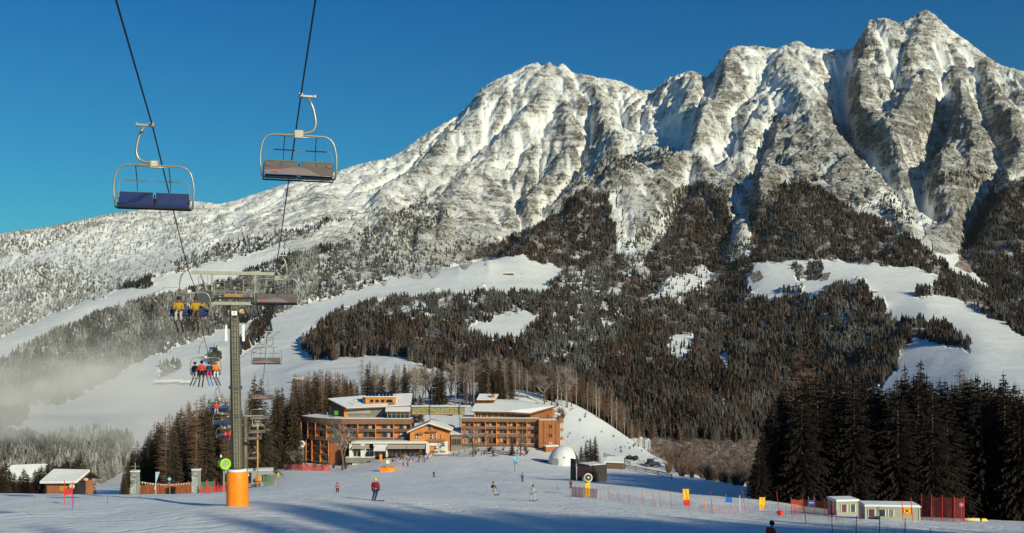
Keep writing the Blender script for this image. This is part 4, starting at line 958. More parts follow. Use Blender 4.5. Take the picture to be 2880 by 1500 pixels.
def frame(u0, u1, v0, v1, bars):
    a, b, c, d = [(xh + X(u), -.7, H(v)) for u, v in ((u0, v1), (u0, v0), (u1, v0), (u1, v1))]
    hd.tube([a, b, c, d, a], .028, 5)
    for q in bars: hd.tube([(xh + X(u0), -.7, H(v0 + (v1 - v0) * q)), (xh + X(u1), -.7, H(v0 + (v1 - v0) * q))], .018, 5)
frame(505, 527, 698, 737, (.5,)); frame(543, 566, 706, 743, (.2, .5, .7, .85)); frame(611, 632, 706, 743, (.2, .5, .7)); frame(641, 665, 697, 735, (.5,))
hd.tube([(xh + X(527), -.7, H(735)), (xh + X(641), -.7, H(735))], .03, 5); hd.build('railing', M_galv, py)
def sheaves(u, v, sgn):
    m = MB()
    for k in range(8):
        y = -1.9 + k * .54; m.lathe([(.2, -.05), (.2, .05)], (xh + X(u), y, H(v) - abs(y) * .05), 12, 'X')
    m.box((xh + X(u) - .12 * sgn, 0, H(v) - .2), (.05, 4.2, .12)); m.box((xh + X(u) - .2 * sgn, 0, H(v) - .45), (.1, 1.6, .3)); m.build('sheave_train', M_black, py)
    m = MB(); m.box((xh + X(u) - .8 * sgn, -.25, H(v + 18)), (.95, .7, .75)); m.box((xh + X(u) - .8 * sgn, -.25, H(v + 26)), (1.25, .5, .12)); m.build('sheave_walkway', mat('dark_steel', (0.05, 0.055, 0.065), .5), py)
sheaves(491, 729, -1); sheaves(685, 734, 1)
rl = MB(); rl.lathe([(.17, 0), (.17, .06), (.08, .07), (.05, .03)], (xh + X(607.5), -.45, H(784)), 14, 'Y'); rl.build('loudspeaker', mat('peach_plastic', (0.55, 0.36, 0.20), .5), py)

# second pylon further down
p2 = empty('lift_pylon', (0, 0, 0), 0, 'second, far lift pylon showing a pale crossarm right of the main one', 'pylon'); Yp = 152
o2 = P(617, 1047, Yp); gz2 = GY(617, Yp).z; p2.location = (o2.x, Yp, gz2); p2.rotation_euler[2] = R(15); hz = o2.z - gz2
m = MB(); m.lathe([(.42, -.5), (.30, hz)], (0, 0, 0), 12); m.build('pole', M_pylon, p2, True)
m = MB(); m.box((0, 0, hz), (5.6, .25, .2)); 
for sx in (-1, 1): m.box((sx * 1.1, 0, hz - .8), (.12, .12, 1.6)); m.box((sx * 1.9, 0, hz - 1.6), (1.7, .3, .22)); m.box((sx * 1.9, -.3, hz - 1.25), (1.4, .05, .05))
m.build('crossarm', M_galv, p2)
m = MB()
for sx in (-2.55, 2.55):
    for k in range(6): m.lathe([(.2, -.05), (.2, .05)], (sx, -1.3 + k * .5, hz - 1.5), 10, 'X')
m.build('sheave_train', mat('green_grey_steel', (.2, .25, .2), .5), p2)

# far hanging maintenance frame + yellow mast
ms = empty('light_mast', G(647, 1201) if False else GY(648, 190), 0, 'slim ochre floodlight mast behind the chairs right of the pylon', 'mast'); hh = (HV - 1062) / F * 190 - ms.location.z
m = MB(); m.tube([(0, 0, -.5), (0, 0, hh)], .16, 8); m.build('pole', mat('ochre_paint', (.55, .27, .05), .6), ms, True); m = MB(); m.box((0, -.2, hh + .15), (1.0, .35, .35)); m.build('floodlight', M_galv, ms)

# lift station at the bottom
YS = 212; st = empty('lift_station', GY(640, YS), R(14), 'small grey lift station with orange bumpers at the end of the cables', 'lift station')
m = MB(); m.prism([(-.6, -2, 0), (5.0, -2, 0), (3.9, -2, 3.9), (-.6, -2, 3.9)], (0, 4, 0)); m.box((-3.2, 0, 3.7), (6.0, 3.6, .35)); m.build('hut', mat('station_grey', (.25, .27, .26), .6, noise=.1), st)
m = MB(); m.box((2.2, -2.04, 2.2), (1.1, .05, 1.6)); m.box((3.2, -2.04, 2.2), (.6, .05, 1.6)); m.build('window', M_black, st)
m = MB(); m.lathe([(2.0, 2.5), (2.2, 2.7), (2.2, 3.1), (2.0, 3.3)], (-3.2, -.4, 0), 20); m.build('bullwheel', M_white, st, True)
m = MB(); m.tube(rounded([(-5.8, -1.8, 1.6), (-5.8, -3.2, 1.2), (-2.4, -3.2, 1.2)], r=.6), .42, 8); m.tube([(.2, -2.6, 2.0), (1.5, -2.6, 2.1)], .42, 8); m.build('bumper', M_orange, st, True)
m = MB(); [m.box((x, 0, 1.8), (.22, .22, 3.8)) for x in (-5.4, -1.4)]; m.build('leg', M_galv, st)
sc_ = MB(); sc_.box((2.2, 0, 3.98), (3.8, 3.8, .12)); sc_.box((-3.2, 0, 3.95), (5.8, 3.4, .12)); sc_.build('roof_snow', M_snow, st)
# ------------------------------------------------------------------ people
M_skin = mat('skin', (0.55, 0.30, 0.20), 0.6)
def cloth(name, c): return mat(name, c, 0.8, noise=0.12, nscale=9)
C_ = {k: cloth(k + '_cloth', v) for k, v in dict(yellow=(.38, .24, .015), crimson=(.19, .012, .02), scarlet=(.62, .04, .02), black=(.018, .018, .022), charcoal=(.05, .05, .055), navy=(.02, .03, .09), white=(.62, .64, .62), orange=(.75, .18, .01),
      blue=(.02, .16, .50), pink=(.55, .05, .12), lime=(.45, .60, .03), beige=(.42, .38, .32), palegrey=(.36, .39, .42), brown=(.10, .06, .04), lilac=(.22, .14, .30), turquoise=(.05, .35, .45)).items()}
def skin_mesh(name, verts, edges, radii, m, parent, sub=1):
    me = bpy.data.meshes.new(name); me.from_pydata(verts, edges, []); me.update(); o = bpy.data.objects.new(name, me); COL.objects.link(o)
    sk = o.modifiers.new('skin', 'SKIN'); sk.use_smooth_shade = True
    if not me.skin_vertices: raise RuntimeError('no skin layer')
    for i, r in enumerate(radii):
        d = me.skin_vertices[0].data[i]; d.radius = (r, r) if not isinstance(r, tuple) else r; d.use_root = (i == 0)
    sb = o.modifiers.new('sub', 'SUBSURF'); sb.levels = sub; sb.render_levels = sub
    dg = bpy.context.evaluated_depsgraph_get(); me2 = bpy.data.meshes.new_from_object(o.evaluated_get(dg)); bpy.data.objects.remove(o)
    me2.name = name; me2.materials.clear(); me2.materials.append(m); me2.polygons.foreach_set('use_smooth', [True] * len(me2.polygons))
    o = bpy.data.objects.new(name, me2); COL.objects.link(o); o.parent = parent; return o
POSES = {
 # head, neck, chest, pelvis, (shoulder, elbow, hand)L,R, (hip, knee, ankle, toe)L,R  -- facing -y, x to the viewer's right, feet at z=0, 1.75 m tall
 'stand': dict(head=(0, -.02, 1.62), neck=(0, 0, 1.46), chest=(0, 0, 1.28), pelvis=(0, 0, .92), L=[(-.20, 0, 1.40), (-.27, .02, 1.12), (-.27, -.07, .88)], R_=[(.20, 0, 1.40), (.27, .02, 1.12), (.27, -.07, .88)], l=[(-.10, 0, .88), (-.11, -.04, .48), (-.11, .03, .09), (-.12, -.14, .05)], r=[(.10, 0, .88), (.11, -.04, .48), (.11, .03, .09), (.12, -.14, .05)]),
 'ski': dict(head=(0, -.20, 1.50), neck=(0, -.13, 1.35), chest=(0, -.08, 1.18), pelvis=(0, .06, .84), L=[(-.20, -.11, 1.29), (-.32, -.12, 1.05), (-.30, -.36, .96)], R_=[(.20, -.11, 1.29), (.32, -.12, 1.05), (.30, -.36, .96)], l=[(-.10, .05, .80), (-.13, -.16, .45), (-.14, .02, .10), (-.14, -.15, .06)], r=[(.10, .05, .80), (.13, -.16, .45), (.14, .02, .10), (.14, -.15, .06)]),
 'glide': dict(head=(.03, -.05, 1.58), neck=(.02, 0, 1.43), chest=(0, 0, 1.25), pelvis=(-.02, .05, .90), L=[(-.20, 0, 1.37), (-.27, .03, 1.08), (-.25, -.05, .84)], R_=[(.22, 0, 1.37), (.28, .03, 1.08), (.27, -.03, .84)], l=[(-.11, .03, .86), (-.05, -.08, .47), (.06, .05, .10), (.04, -.12, .06)], r=[(.09, .03, .86), (.15, -.08, .47), (.24, .05, .10), (.24, -.12, .06)]),
 'turn': dict(head=(.10, -.12, 1.50), neck=(.06, -.07, 1.35), chest=(.02, -.03, 1.18), pelvis=(-.04, .06, .85), L=[(-.17, -.03, 1.28), (-.33, -.05, 1.06), (-.27, -.24, .90)], R_=[(.22, -.07, 1.30), (.32, -.02, 1.04), (.32, -.22, .86)], l=[(-.13, .05, .81), (-.20, -.12, .44), (-.33, 0, .10), (-.34, -.16, .06)], r=[(.06, .05, .81), (-.02, -.12, .44), (-.14, 0, .10), (-.15, -.16, .06)]),
 'walk': dict(head=(-.02, -.05, 1.60), neck=(0, -.02, 1.45), chest=(0, 0, 1.27), pelvis=(0, .02, .92), L=[(-.20, 0, 1.39), (-.25, -.12, 1.15), (-.23, -.30, .98)], R_=[(.20, 0, 1.39), (.25, .12, 1.14), (.24, .14, .88)], l=[(-.10, 0, .88), (-.12, -.10, .48), (-.14, -.02, .10), (-.15, -.18, .06)], r=[(.10, .02, .88), (.18, .03, .48), (.28, .14, .10), (.30, -.02, .06)]),
 'sit': dict(head=(0, -.02, .86), neck=(0, 0, .70), chest=(0, .02, .50), pelvis=(0, .02, .12), L=[(-.20, 0, .62), (-.26, -.10, .36), (-.14, -.34, .28)], R_=[(.20, 0, .62), (.26, -.10, .36), (.14, -.34, .28)], l=[(-.11, 0, .10), (-.13, -.44, .08), (-.14, -.50, -.36), (-.15, -.66, -.40)], r=[(.11, 0, .10), (.13, -.44, .08), (.14, -.50, -.36), (.15, -.66, -.40)]),
}
POSES['sit_reach'] = dict(POSES['sit']); POSES['sit_reach']['R_'] = [(.20, 0, .62), (.46, -.06, .50), (.72, -.10, .36)]
def person(pose, loc, rz, jacket, trousers, helmet, label, height=1.75, group=None, skis=None, poles=False, board=False, mask=None, bulk=1.0, rucksack=None, pack=None, skirot=0.0, dz=0.0):
    p = POSES[pose]; s = height / 1.75; root = empty('person', loc, rz, label, 'person', group); root.scale = (s, s, s); root.location.z += dz
    hd = Vector(p['head']); nk = p['neck']; ch = p['chest']; pv = p['pelvis']
    # one continuous body
    V_ = [pv, ((Vector(pv) + Vector(ch)) / 2)[:], ch, nk, tuple(hd - Vector((0, 0, .02))), tuple(hd + Vector((0, 0, .07)))]; E = [(0, 1), (1, 2), (2, 3), (3, 4), (4, 5)]; Rr = [.13, .12, .14, .055, .085, .08]
    def limb(root_i, pts, rad):
        prev = root_i
        for q, r_ in zip(pts, rad): V_.append(tuple(q)); E.append((prev, len(V_) - 1)); Rr.append(r_); prev = len(V_) - 1
        return prev
    for arm, sg in ((p['L'], -1), (p['R_'], 1)):
        hnd = Vector(arm[2]); dr = (hnd - Vector(arm[1])).normalized(); w_ = limb(2, arm[:2] + [tuple(hnd - dr * .03)], (.06, .045, .030))
        pm = hnd + dr * .06; V_.append(tuple(pm)); E.append((w_, len(V_) - 1)); Rr.append(.036); pi_ = len(V_) - 1
        sd_ = Vector((1, 0, 0)) if abs(dr.x) < .7 else Vector((0, 1, 0)); dn_ = Vector((0, 0, -1)) if abs(dr.z) < .7 else Vector((0, -1, 0))
        for k in range(4):
            o_ = (k - 1.5) * .022; ln = (.075, .085, .08, .062)[k]; q1 = pm + sd_ * o_ + dr * ln * .6; q2 = q1 + (dr * .4 + dn_ * .6).normalized() * ln * .6
            limb(pi_, [tuple(q1), tuple(q2)], (.0105, .008))
        t1 = hnd + dr * .02 - sd_ * .045 * sg; limb(w_, [tuple(t1), tuple(t1 + dr * .04 + dn_ * .02)], (.012, .010))
    for leg in (p['l'], p['r']): limb(0, leg, (.09, .062, .045, .035))
    skin_mesh('body', V_, E, Rr, M_skin, root)
    # jacket
    b = bulk; V_ = [(pv[0], pv[1], pv[2] + .02), ((Vector(pv) + Vector(ch)) / 2)[:], ch, tuple(Vector(nk) - Vector((0, 0, .03)))]; E = [(0, 1), (1, 2), (2, 3)]; Rr = [(.19 * b, .16 * b), (.175 * b, .15 * b), (.20 * b, .16 * b), .085]
    for arm in (p['L'], p['R_']):
        hnd = Vector(arm[2]); limb(2, [arm[0], arm[1], tuple(hnd - (hnd - Vector(arm[1])).normalized() * .03)], (.088 * b, .072 * b, .052))
    skin_mesh('jacket', V_, E, Rr, jacket, root)
    V_ = [tuple(Vector(pv) + Vector((0, 0, .03)))]; E = []; Rr = [(.16, .14)]
    for leg in (p['l'], p['r']): limb(0, leg[:3], (.118, .088, .074))
    skin_mesh('trousers', V_, E, Rr, trousers, root)
    V_ = []; 
    for nm_, leg in (('boot', p['l']), ('boot', p['r'])):
        a, t = Vector(leg[2]), Vector(leg[3]); skin_mesh(nm_, [tuple(a + Vector((0, 0, .08))), tuple(a - Vector((0, -.03, .02))), tuple(t)], [(0, 1), (1, 2)], [.068, .065, .048], C_['black'], root)
    for arm in (p['L'], p['R_']):
        hnd = Vector(arm[2]); dr = (hnd - Vector(arm[1])).normalized(); g = skin_mesh('glove', [tuple(hnd - dr * .05), tuple(hnd + dr * .05), tuple(hnd + dr * .12)], [(0, 1), (1, 2)], [.048, .052, .036], C_['black'], root)
    hm = MB(); hc = hd + Vector((0, .01, .05)); hm.lathe([(.004, .15), (.06, .142), (.105, .105), (.125, .04), (.125, -.02), (.10, -.06)], hc, 12); hm.build('helmet', helmet, root, True)
    gg = MB(); gg.tube([hc + Vector((-.10, -.06, -.03)), hc + Vector((-.05, -.115, -.03)), hc + Vector((.05, -.115, -.03)), hc + Vector((.10, -.06, -.03))], .035, 6); gg.build('goggles', C_['black'], root, True)
    if mask: mk = MB(); mk.tube([hc + Vector((0, -.03, -.18)), hc + Vector((0, -.07, -.09))], [.07, .06], 8); mk.build('face_mask', mask, root, True)
    if skis:
        for leg in (p['l'], p['r']):
            a = Vector(leg[2]); dip = 1.1 if pose.startswith('sit') else 0.0; kd = Vector((math.sin(skirot), -math.cos(skirot), -dip)).normalized(); z_ = a.z - .105; m = MB()
            pts = [a + kd * q for q in (-.75, -.2, .2, .75, .92)]; sdv = Vector((kd.y, -kd.x, 0)).normalized() * .05
            vs = []
            for i, q in enumerate(pts): zz = z_ + (q.z - a.z) + (.09 if i == 4 else 0); vs += [(q.x - sdv.x, q.y - sdv.y, zz), (q.x + sdv.x, q.y + sdv.y, zz), (q.x + sdv.x, q.y + sdv.y, zz + .02), (q.x - sdv.x, q.y - sdv.y, zz + .02)]
            fs = [(0, 1, 2, 3), (16, 19, 18, 17)] + [(4 * i + j, 4 * i + 4 + j, 4 * i + 4 + (j + 1) % 4, 4 * i + (j + 1) % 4) for i in range(4) for j in range(4)]
            m.add(vs, fs); m.build('ski', skis, root)
    if board:
        m = MB(); m.box((.13, -.02, .0), (1.55, .28, .03), rz=R(8)); m.build('snowboard', C_['navy'], root)
    if poles:
        for arm in (p['L'], p['R_']):
            hnd = Vector(arm[2]); m = MB(); m.tube([hnd + Vector((0, -.02, .08)), hnd + Vector((.02 * (1 if hnd.x > 0 else -1), .32, -max(.2, min(.86, hnd.z))))], .011, 5); m.build('ski_pole', M_galv, root)
    if rucksack: m = MB(); c0 = Vector(ch) + Vector((0, .2, 0)); m.box(c0, (.28, .16, .42), taper=.85); m.build('rucksack', rucksack, root)
    return root
def at_ground(u, v): b = G(u, v); return b
# on the piste
person('glide', at_ground(945, 1261), R(176), C_['crimson'], C_['navy'], C_['lime'], 'snowboarder in a dark red jacket, nearest figure on the piste, seen from behind', 1.78, board=True, bulk=1.16)
person('ski', GY(849, 128), R(195), C_['pink'], C_['black'], C_['charcoal'], 'small skier in a pink jacket half hidden by the crest', 1.6, poles=True)
person('turn', at_ground(1241, 1247), R(150), C_['charcoal'], C_['beige'], C_['black'], 'skier in black jacket and beige trousers leaning into a turn', 1.72, skis=C_['black'], poles=True)
person('walk', at_ground(1340, 1262), R(150), C_['palegrey'], C_['palegrey'], C_['brown'], 'person in a pale snow suit with a brown hat on the piste', 1.74, skis=C_['charcoal'])
person('stand', at_ground(1314, 1212), R(170), C_['blue'], C_['black'], C_['charcoal'], 'person in a bright blue jacket below the blue piste sign', 1.72, skis=C_['charcoal'], poles=True)
person('ski', at_ground(1091, 1201), R(160), C_['charcoal'], C_['black'], C_['beige'], 'lone dark skier in the open snow before the terrace', 1.6, skis=C_['black'], poles=True)
person('walk', at_ground(1026, 1174), R(120), C_['orange'], C_['black'], C_['charcoal'], 'person in an orange jacket walking near the hotel terrace', 1.7)
person('ski', at_ground(1014, 1174), R(60), C_['blue'], C_['navy'], C_['white'], 'bent figure in blue next to the orange walker', 1.6)
person('stand', at_ground(1436, 1229), R(190), C_['scarlet'], C_['black'], C_['brown'], 'child in a red jacket with a large pack by the yellow snow gun', 1.45, rucksack=C_['brown'], skis=C_['black'])
person('stand', at_ground(700, 1203), R(30), C_['lime'], C_['lime'], C_['charcoal'], 'skier in a lime green suit below the red net', 1.6, skis=C_['blue'])
person('ski', at_ground(711, 1203), R(-20), C_['pink'], C_['turquoise'], C_['navy'], 'skier in pink and turquoise behind the lime green one', 1.55, skis=C_['blue'])
person('ski', GY(1935, 49.5), R(120), cloth('neon_red_cloth', (.95, .04, .03)), C_['black'], C_['black'], 'skier in a red jacket and black helmet cut off by the lower picture edge', 1.8, skis=C_['charcoal'], poles=True)
# on the chairs
def ride(y, x, pose, jacket, trousers, helmet, label, **k):
    ch = CHAIRS[y]; l = Matrix.Rotation(R(16.2), 3, 'Z') @ Vector((x, -.19, -2.57)) + Vector(ch.location); return person(pose, l, R(16.2), jacket, trousers, helmet, label, **k)
ride(55.7, -.52, 'sit', C_['yellow'], C_['beige'], C_['black'], 'chairlift passenger in mustard jacket at the left end, red face mask', mask=C_['scarlet'], skis=C_['black'], skirot=R(20))
ride(55.7, .42, 'sit_reach', C_['yellow'], C_['brown'], C_['charcoal'], 'chairlift passenger in mustard jacket stretching an arm to the frame', mask=C_['scarlet'], skis=C_['black'], skirot=R(4))
ride(78, -.78, 'sit', C_['charcoal'], C_['palegrey'], C_['black'], 'first of four on a chair, in black jacket and light trousers', height=1.6, skis=C_['black'], skirot=R(-25))
ride(78, -.25, 'sit', C_['scarlet'], C_['black'], C_['black'], 'second of four on a chair, in a bright red jacket', skis=C_['black'], skirot=R(-8))
ride(78, .33, 'sit', C_['navy'], C_['pink'], C_['navy'], 'third of four on a chair, in navy with pink trousers', height=1.62, skis=C_['blue'], skirot=R(20))
ride(78, .87, 'sit', C_['orange'], C_['white'], C_['orange'], 'fourth of four on a chair, in orange with orange helmet', height=1.6, skis=C_['black'], skirot=R(28))
ride(112, -.3, 'sit', C_['scarlet'], C_['palegrey'], C_['palegrey'], 'single passenger in red on the chair left of the pylon')
ride(136, .15, 'sit', C_['pink'], C_['navy'], C_['charcoal'], 'passenger in pink beside the pylon on a low chair', height=1.6)
ride(136, .8, 'sit', C_['scarlet'], C_['scarlet'], C_['scarlet'], 'passenger all in red on the chair tucked behind the pylon')
# ------------------------------------------------------------------ the hotel (picture units at 320 m: 1 unit = 0.1333 m)
M_larchwood = mat('larch_cladding', (0.46, 0.15, 0.035), 0.75, col2=(0.74, 0.31, 0.08), nscale=0.9, stretch=(3, 3, .5))
M_rust = mat('rusty_cladding', (0.25, 0.085, 0.035), 0.8, col2=(0.42, 0.17, 0.07), nscale=1.1, stretch=(4, 4, .4))
M_dark = mat('weathered_dark_cladding', (0.10, 0.062, 0.045), 0.8, col2=(0.19, 0.115, 0.08), nscale=1.3, stretch=(.6, .6, 5))
M_brownp = mat('brown_parapet', (0.17, 0.085, 0.05), 0.8, col2=(0.28, 0.15, 0.09), nscale=1.2, stretch=(.6, .6, 5))
M_glass = mat('window_glass', (0.02, 0.028, 0.04), 0.08, spec=.8)
M_inside = mat('dim_room', (0.035, 0.03, 0.03), 0.9)
M_curtain = mat('pale_curtain', (0.45, 0.42, 0.36), 0.8)
M_plaster = mat('white_plaster', (0.66, 0.64, 0.58), 0.8, noise=.06)
M_conc = mat('board_concrete', (0.20, 0.19, 0.17), 0.85, noise=.2, nscale=1)
M_roofsnow = mat('roof_snow', (0.72, 0.74, 0.73), 0.7, col2=(0.82, 0.84, 0.83), nscale=.5)
M_solar = mat('solar_glass', (0.008, 0.012, 0.035), 0.15, spec=.7)
M_yel = mat('ochre_truss', (0.55, 0.33, 0.04), 0.6)
M_greenglass = mat('greenish_glass', (0.20, 0.26, 0.17), 0.2, spec=.6)
YH = 320.0; K = YH / F
def hp(u, v, dy=0.0): return Vector(((u - CX) * K, YH + dy, (HV - v) * K))
def hbox(mb, u0, u1, v0, v1, y0, y1):
    a = hp(u0, v1); b = hp(u1, v0); mb.box(((a.x + b.x) / 2, YH + (y0 + y1) / 2, (a.z + b.z) / 2), (b.x - a.x, y1 - y0, b.z - a.z))
def wing(root, bays, dyf, rows, deep, wallmats, par, base_v):
    """bays: bay limits in u; dyf(u): set-back of the facade line; rows: (v_open_top, v_rail_top, v_rail_bottom)"""
    N = len(bays) - 1; rr = random.Random(int(bays[0]))
    for (vt, vr, vb) in rows:
        for i in range(N):
            u0, u1 = bays[i], bays[i + 1]; y0, y1 = dyf(u0), dyf(u1)
            q = lambda u, v, d: hp(u, v, (y0 + (y1 - y0) * (u - u0) / (u1 - u0)) + d)
            # floor slab
            m = MB(); m.prism([q(u0, vb, 0), q(u1, vb, 0), q(u1, vb, deep), q(u0, vb, deep)], (0, 0, .28)); m.build('floor_slab', M_dark, root)
            m = MB(); m.prism([q(u0, vb - 1.5, -.06), q(u1, vb - 1.5, -.06), q(u1, vr, -.06), q(u0, vr, -.06)], (0, .1, 0)); m.build('balustrade', par, root)
            if rr.random() < .55: m = MB(); m.prism([q(u0, vr, -.1), q(u1, vr, -.1), q(u1, vr, .12), q(u0, vr, .12)], (0, 0, .05)); m.build('rail_snow', M_roofsnow, root)
            # back wall with a window, wooden dividing wall
            w0 = u0 + (u1 - u0) * rr.uniform(.26, .36); w1 = u0 + (u1 - u0) * rr.uniform(.80, .95)
            m = MB(); m.prism([q(u0, vb, deep - .3), q(u1, vb, deep - .3), q(u1, vt, deep - .3), q(u0, vt, deep - .3)], (0, .14, 0)); m.build('wall', rr.choice(wallmats), root)
            m = MB(); m.prism([q(w0, vb - 2, deep - .42), q(w1, vb - 2, deep - .42), q(w1, vt + 1.5, deep - .42), q(w0, vt + 1.5, deep - .42)], (0, .08, 0)); wn = m.build('window', M_glass, root)
            m = MB()
            for f in (0, .5, 1): uu = w0 + (w1 - w0) * f; m.prism([q(uu - .5, vb - 2, deep - .5), q(uu + .5, vb - 2, deep - .5), q(uu + .5, vt + 1.5, deep - .5), q(uu - .5, vt + 1.5, deep - .5)], (0, .1, 0))
            m.build('window_frame', M_larchwood, wn)
            if rr.random() < .7:
                cu = w0 + (w1 - w0) * rr.choice((.08, .55)); m = MB(); m.prism([q(cu, vb - 2.5, deep - .47), q(cu + (w1 - w0) * .3, vb - 2.5, deep - .47), q(cu + (w1 - w0) * .3, vt + 2, deep - .47), q(cu, vt + 2, deep - .47)], (0, .03, 0)); m.build('curtain', M_curtain, wn)
            if rr.random() < .6:      # balcony table and chairs
                cx_ = u0 + (u1 - u0) * rr.uniform(.3, .8); c_ = q(cx_, vb, .9); m = MB(); m.box(c_ + Vector((0, 0, .95)), (.8, .6, .06)); m.box(c_ + Vector((0, 0, .6)), (.08, .08, .7)); m.box(c_ + Vector((.8, .1, .7)), (.45, .45, .07)); m.box(c_ + Vector((.98, .1, .95)), (.06, .45, .6)); m.box(c_ + Vector((.8, .1, .45)), (.3, .3, .5)); m.build('balcony_furniture', rr.choice((M_wood, M_curtain)), root)
        for i in range(N + 1):
            u = bays[i]; y = dyf(u); m = MB(); a = hp(u - .9, vb, y + .05); m.box(((hp(u, vb).x), YH + y + deep / 2, (hp(u, vb).z + hp(u, vt).z) / 2), (.16, deep, hp(u, vt).z - hp(u, vb).z)); m.build('partition_wall', M_larchwood, root)
            m = MB(); m.box((hp(u, vb).x, YH + y - .12, (hp(u, vb).z + hp(u, vt).z) / 2), (.24, .2, hp(u, vt).z - hp(u, vb).z)); m.build('post', M_larchwood if rr.random() < .75 else M_brownp, root)
def cheese(root, name, mt, poly_u_dy, vlo, vhi):
    """slab over an outline [(u, dy)...] between rows vlo (bottom) and vhi (top)"""
    m = MB(); m.prism([hp(u, vlo, d) for u, d in poly_u_dy], (0, 0, (vlo - vhi) * K)); return m.build(name, mt, root)

# left wing: long curved block
hl = empty('hotel', hp(900, 1160), 0, 'curved timber hotel wing with orange balconies, snowy monopitch roof and solar panels', 'hotel'); hl.location = (0, 0, 0)
dl = lambda u: 0.0 if u > 880 else ((880 - u) / 143.0) ** 2 * 11.5
bl = [740, 762, 786, 818, 854, 900, 945, 990, 1033]
wing(hl, bl, dl, [(1067, 1079, 1087), (1087, 1101, 1108.5)], 1.7, [M_larchwood, M_larchwood, M_rust], M_dark, 1160)
back = [(u, dl(u) + 2.6) for u in range(740, 1034, 12)] + [(1033, 2.6)]
full = [(u, dl(u) - .25) for u in (1034, 1010, 980, 945, 900, 880, 860, 840, 820, 800, 785, 770, 755, 745, 737)][::-1]
cheese(hl, 'parapet', M_dark, full[:9] + [(full[8][0], 15), (760, 22), (737, 14)], 1067.5, 1054.5); cheese(hl, 'parapet', M_brownp, full[8:] + [(1034, 15), (full[8][0], 15)], 1067.5, 1054.5)
cheese(hl, 'roof_snow', M_roofsnow, [(u + (1.5 if u < 760 else 0), d + .5) for u, d in full] + [(1033, 15), (880, 18), (770, 21)], 1054.4, 1053.2)
cheese(hl, 'core', M_inside, [(u, dl(u) + 1.62) for u in (750, 800, 850, 900, 1032)] + [(1032, 14), (770, 20)], 1110, 1067)
m = MB(); m.prism([hp(u, 1110.5, d) for u, d in full] + [hp(1034, 1110.5, 14), hp(760, 1110.5, 20)], (0, 0, .3)); m.build('floor_slab', M_brownp, hl)
# lower storeys of the left end
wing(hl, [756, 775, 800, 824], lambda u: dl(u) + .2, [(1111, 1124, 1130), (1130, 1143, 1149), (1149, 1163, 1168)], 1.6, [M_larchwood, M_rust], M_dark, 1168)
cheese(hl, 'wall', M_rust, [(826, dl(826) + .8), (870, .8), (870, 10), (826, 10)], 1182, 1111)
cheese(hl, 'core', M_inside, [(756, dl(756) + 1.75), (826, dl(826) + 1.75), (870, 3), (870, 12), (770, 18)], 1182, 1111)
# set-back top floor with the monopitch roof
cheese(hl, 'wall', M_conc, [(862, 6), (975, 6), (975, 14), (862, 14)], 1054, 1029)
m = MB(); hbox(m, 868, 925, 1034, 1044, 5.8, 6.0); wn = m.build('window', mat('pale_window_glass', (.30, .36, .38), .15, spec=.6), hl); m = MB()
for u in (868, 888, 906, 925): hbox(m, u - .8, u + .8, 1033, 1045, 5.72, 5.9)
hbox(m, 867, 926, 1044.5, 1045.3, 5.7, 5.9)
m.build('window_frame', M_larchwood, wn); m = MB(); hbox(m, 858, 868, 1031, 1053, 5.6, 6.0); m.build('wall', M_larchwood, hl)
cheese(hl, 'wall', M_dark, [(812, 12), (858, 7), (858, 14), (812, 18)], 1054, 1028)
def roof(root, corners, th=.35, snow=.16):
    """corners: (u, v, dy) counter-clockwise"""
    pts = [hp(*c) for c in corners]; m = MB(); m.prism([p - Vector((0, 0, th)) for p in pts], (0, 0, th)); r = m.build('roof', M_brownp, root)
    c = sum(pts, Vector()) / len(pts); m = MB(); m.prism([p + (c - p) * .015 for p in pts], (0, 0, snow)); m.build('roof_snow', M_roofsnow, r); return r
roof(hl, [(866, 1030, 3.5), (965, 1026, 4.5), (1031, 1022.5, 4.5), (1026, 997.5, 17), (900, 1003, 17), (802, 1010.5, 14)])
m = MB(); hbox(m, 911, 987, 1003, 1020, 7, 13); tw = m.build('roof_box', M_larchwood, hl); m = MB()
for u in (923, 937, 951, 965, 972): hbox(m, u, u + 9, 1009, 1016.5, 6.9, 7.05)
m.build('window', M_glass, tw); cheese(hl, 'roof_box', M_dark, [(905, 7.5), (911, 7.5), (911, 13), (905, 13)], 1020, 1003)
m = MB(); hbox(m, 909, 989, 1000.8, 1003, 6.4, 13.5); m.build('roof_edge', M_roofsnow, tw)
for k in range(8):
    u = 911 + k * 8.6 + (2.5 if k > 3 else 0); m = MB(); a = hp(u, 1000, 7.5); m.box((a.x + .52, a.y, a.z + .65), (1.02, .08, 1.3), rx=R(-22)); m.build('solar_panel', M_solar, hl)
# glazed stair head
m = MB(); hbox(m, 973, 1028, 1036, 1053.5, 1.6, 6); gr = m.build('glazed_room', M_glass, hl); m = MB()
for i in range(6): u = 973 + i * 11; hbox(m, u - .7, u + .7, 1036, 1054, 1.45, 1.7)
hbox(m, 972, 1030, 1036, 1037.5, 1.44, 1.6); hbox(m, 972, 1030, 1043, 1044, 1.46, 1.6); m.build('window_frame', M_galv, gr); roof(hl, [(968, 1036, .9), (1031, 1036, .9), (1030, 1023, 6.5), (964, 1024.5, 6.5)])
for u, v, h_ in ((883, 1021, 15), (998, 1014, 10), (815, 1052, 12), (768, 1054, 12)): m = MB(); m.tube([hp(u, v, 6), hp(u, v - h_, 6)], .13, 6); m.build('chimney_pipe', M_galv, hl)
m = MB(); hbox(m, 834, 843, 1037, 1048, 5, 6); m.build('screen', mat('green_fabric', (.08, .28, .05), .7), hl)
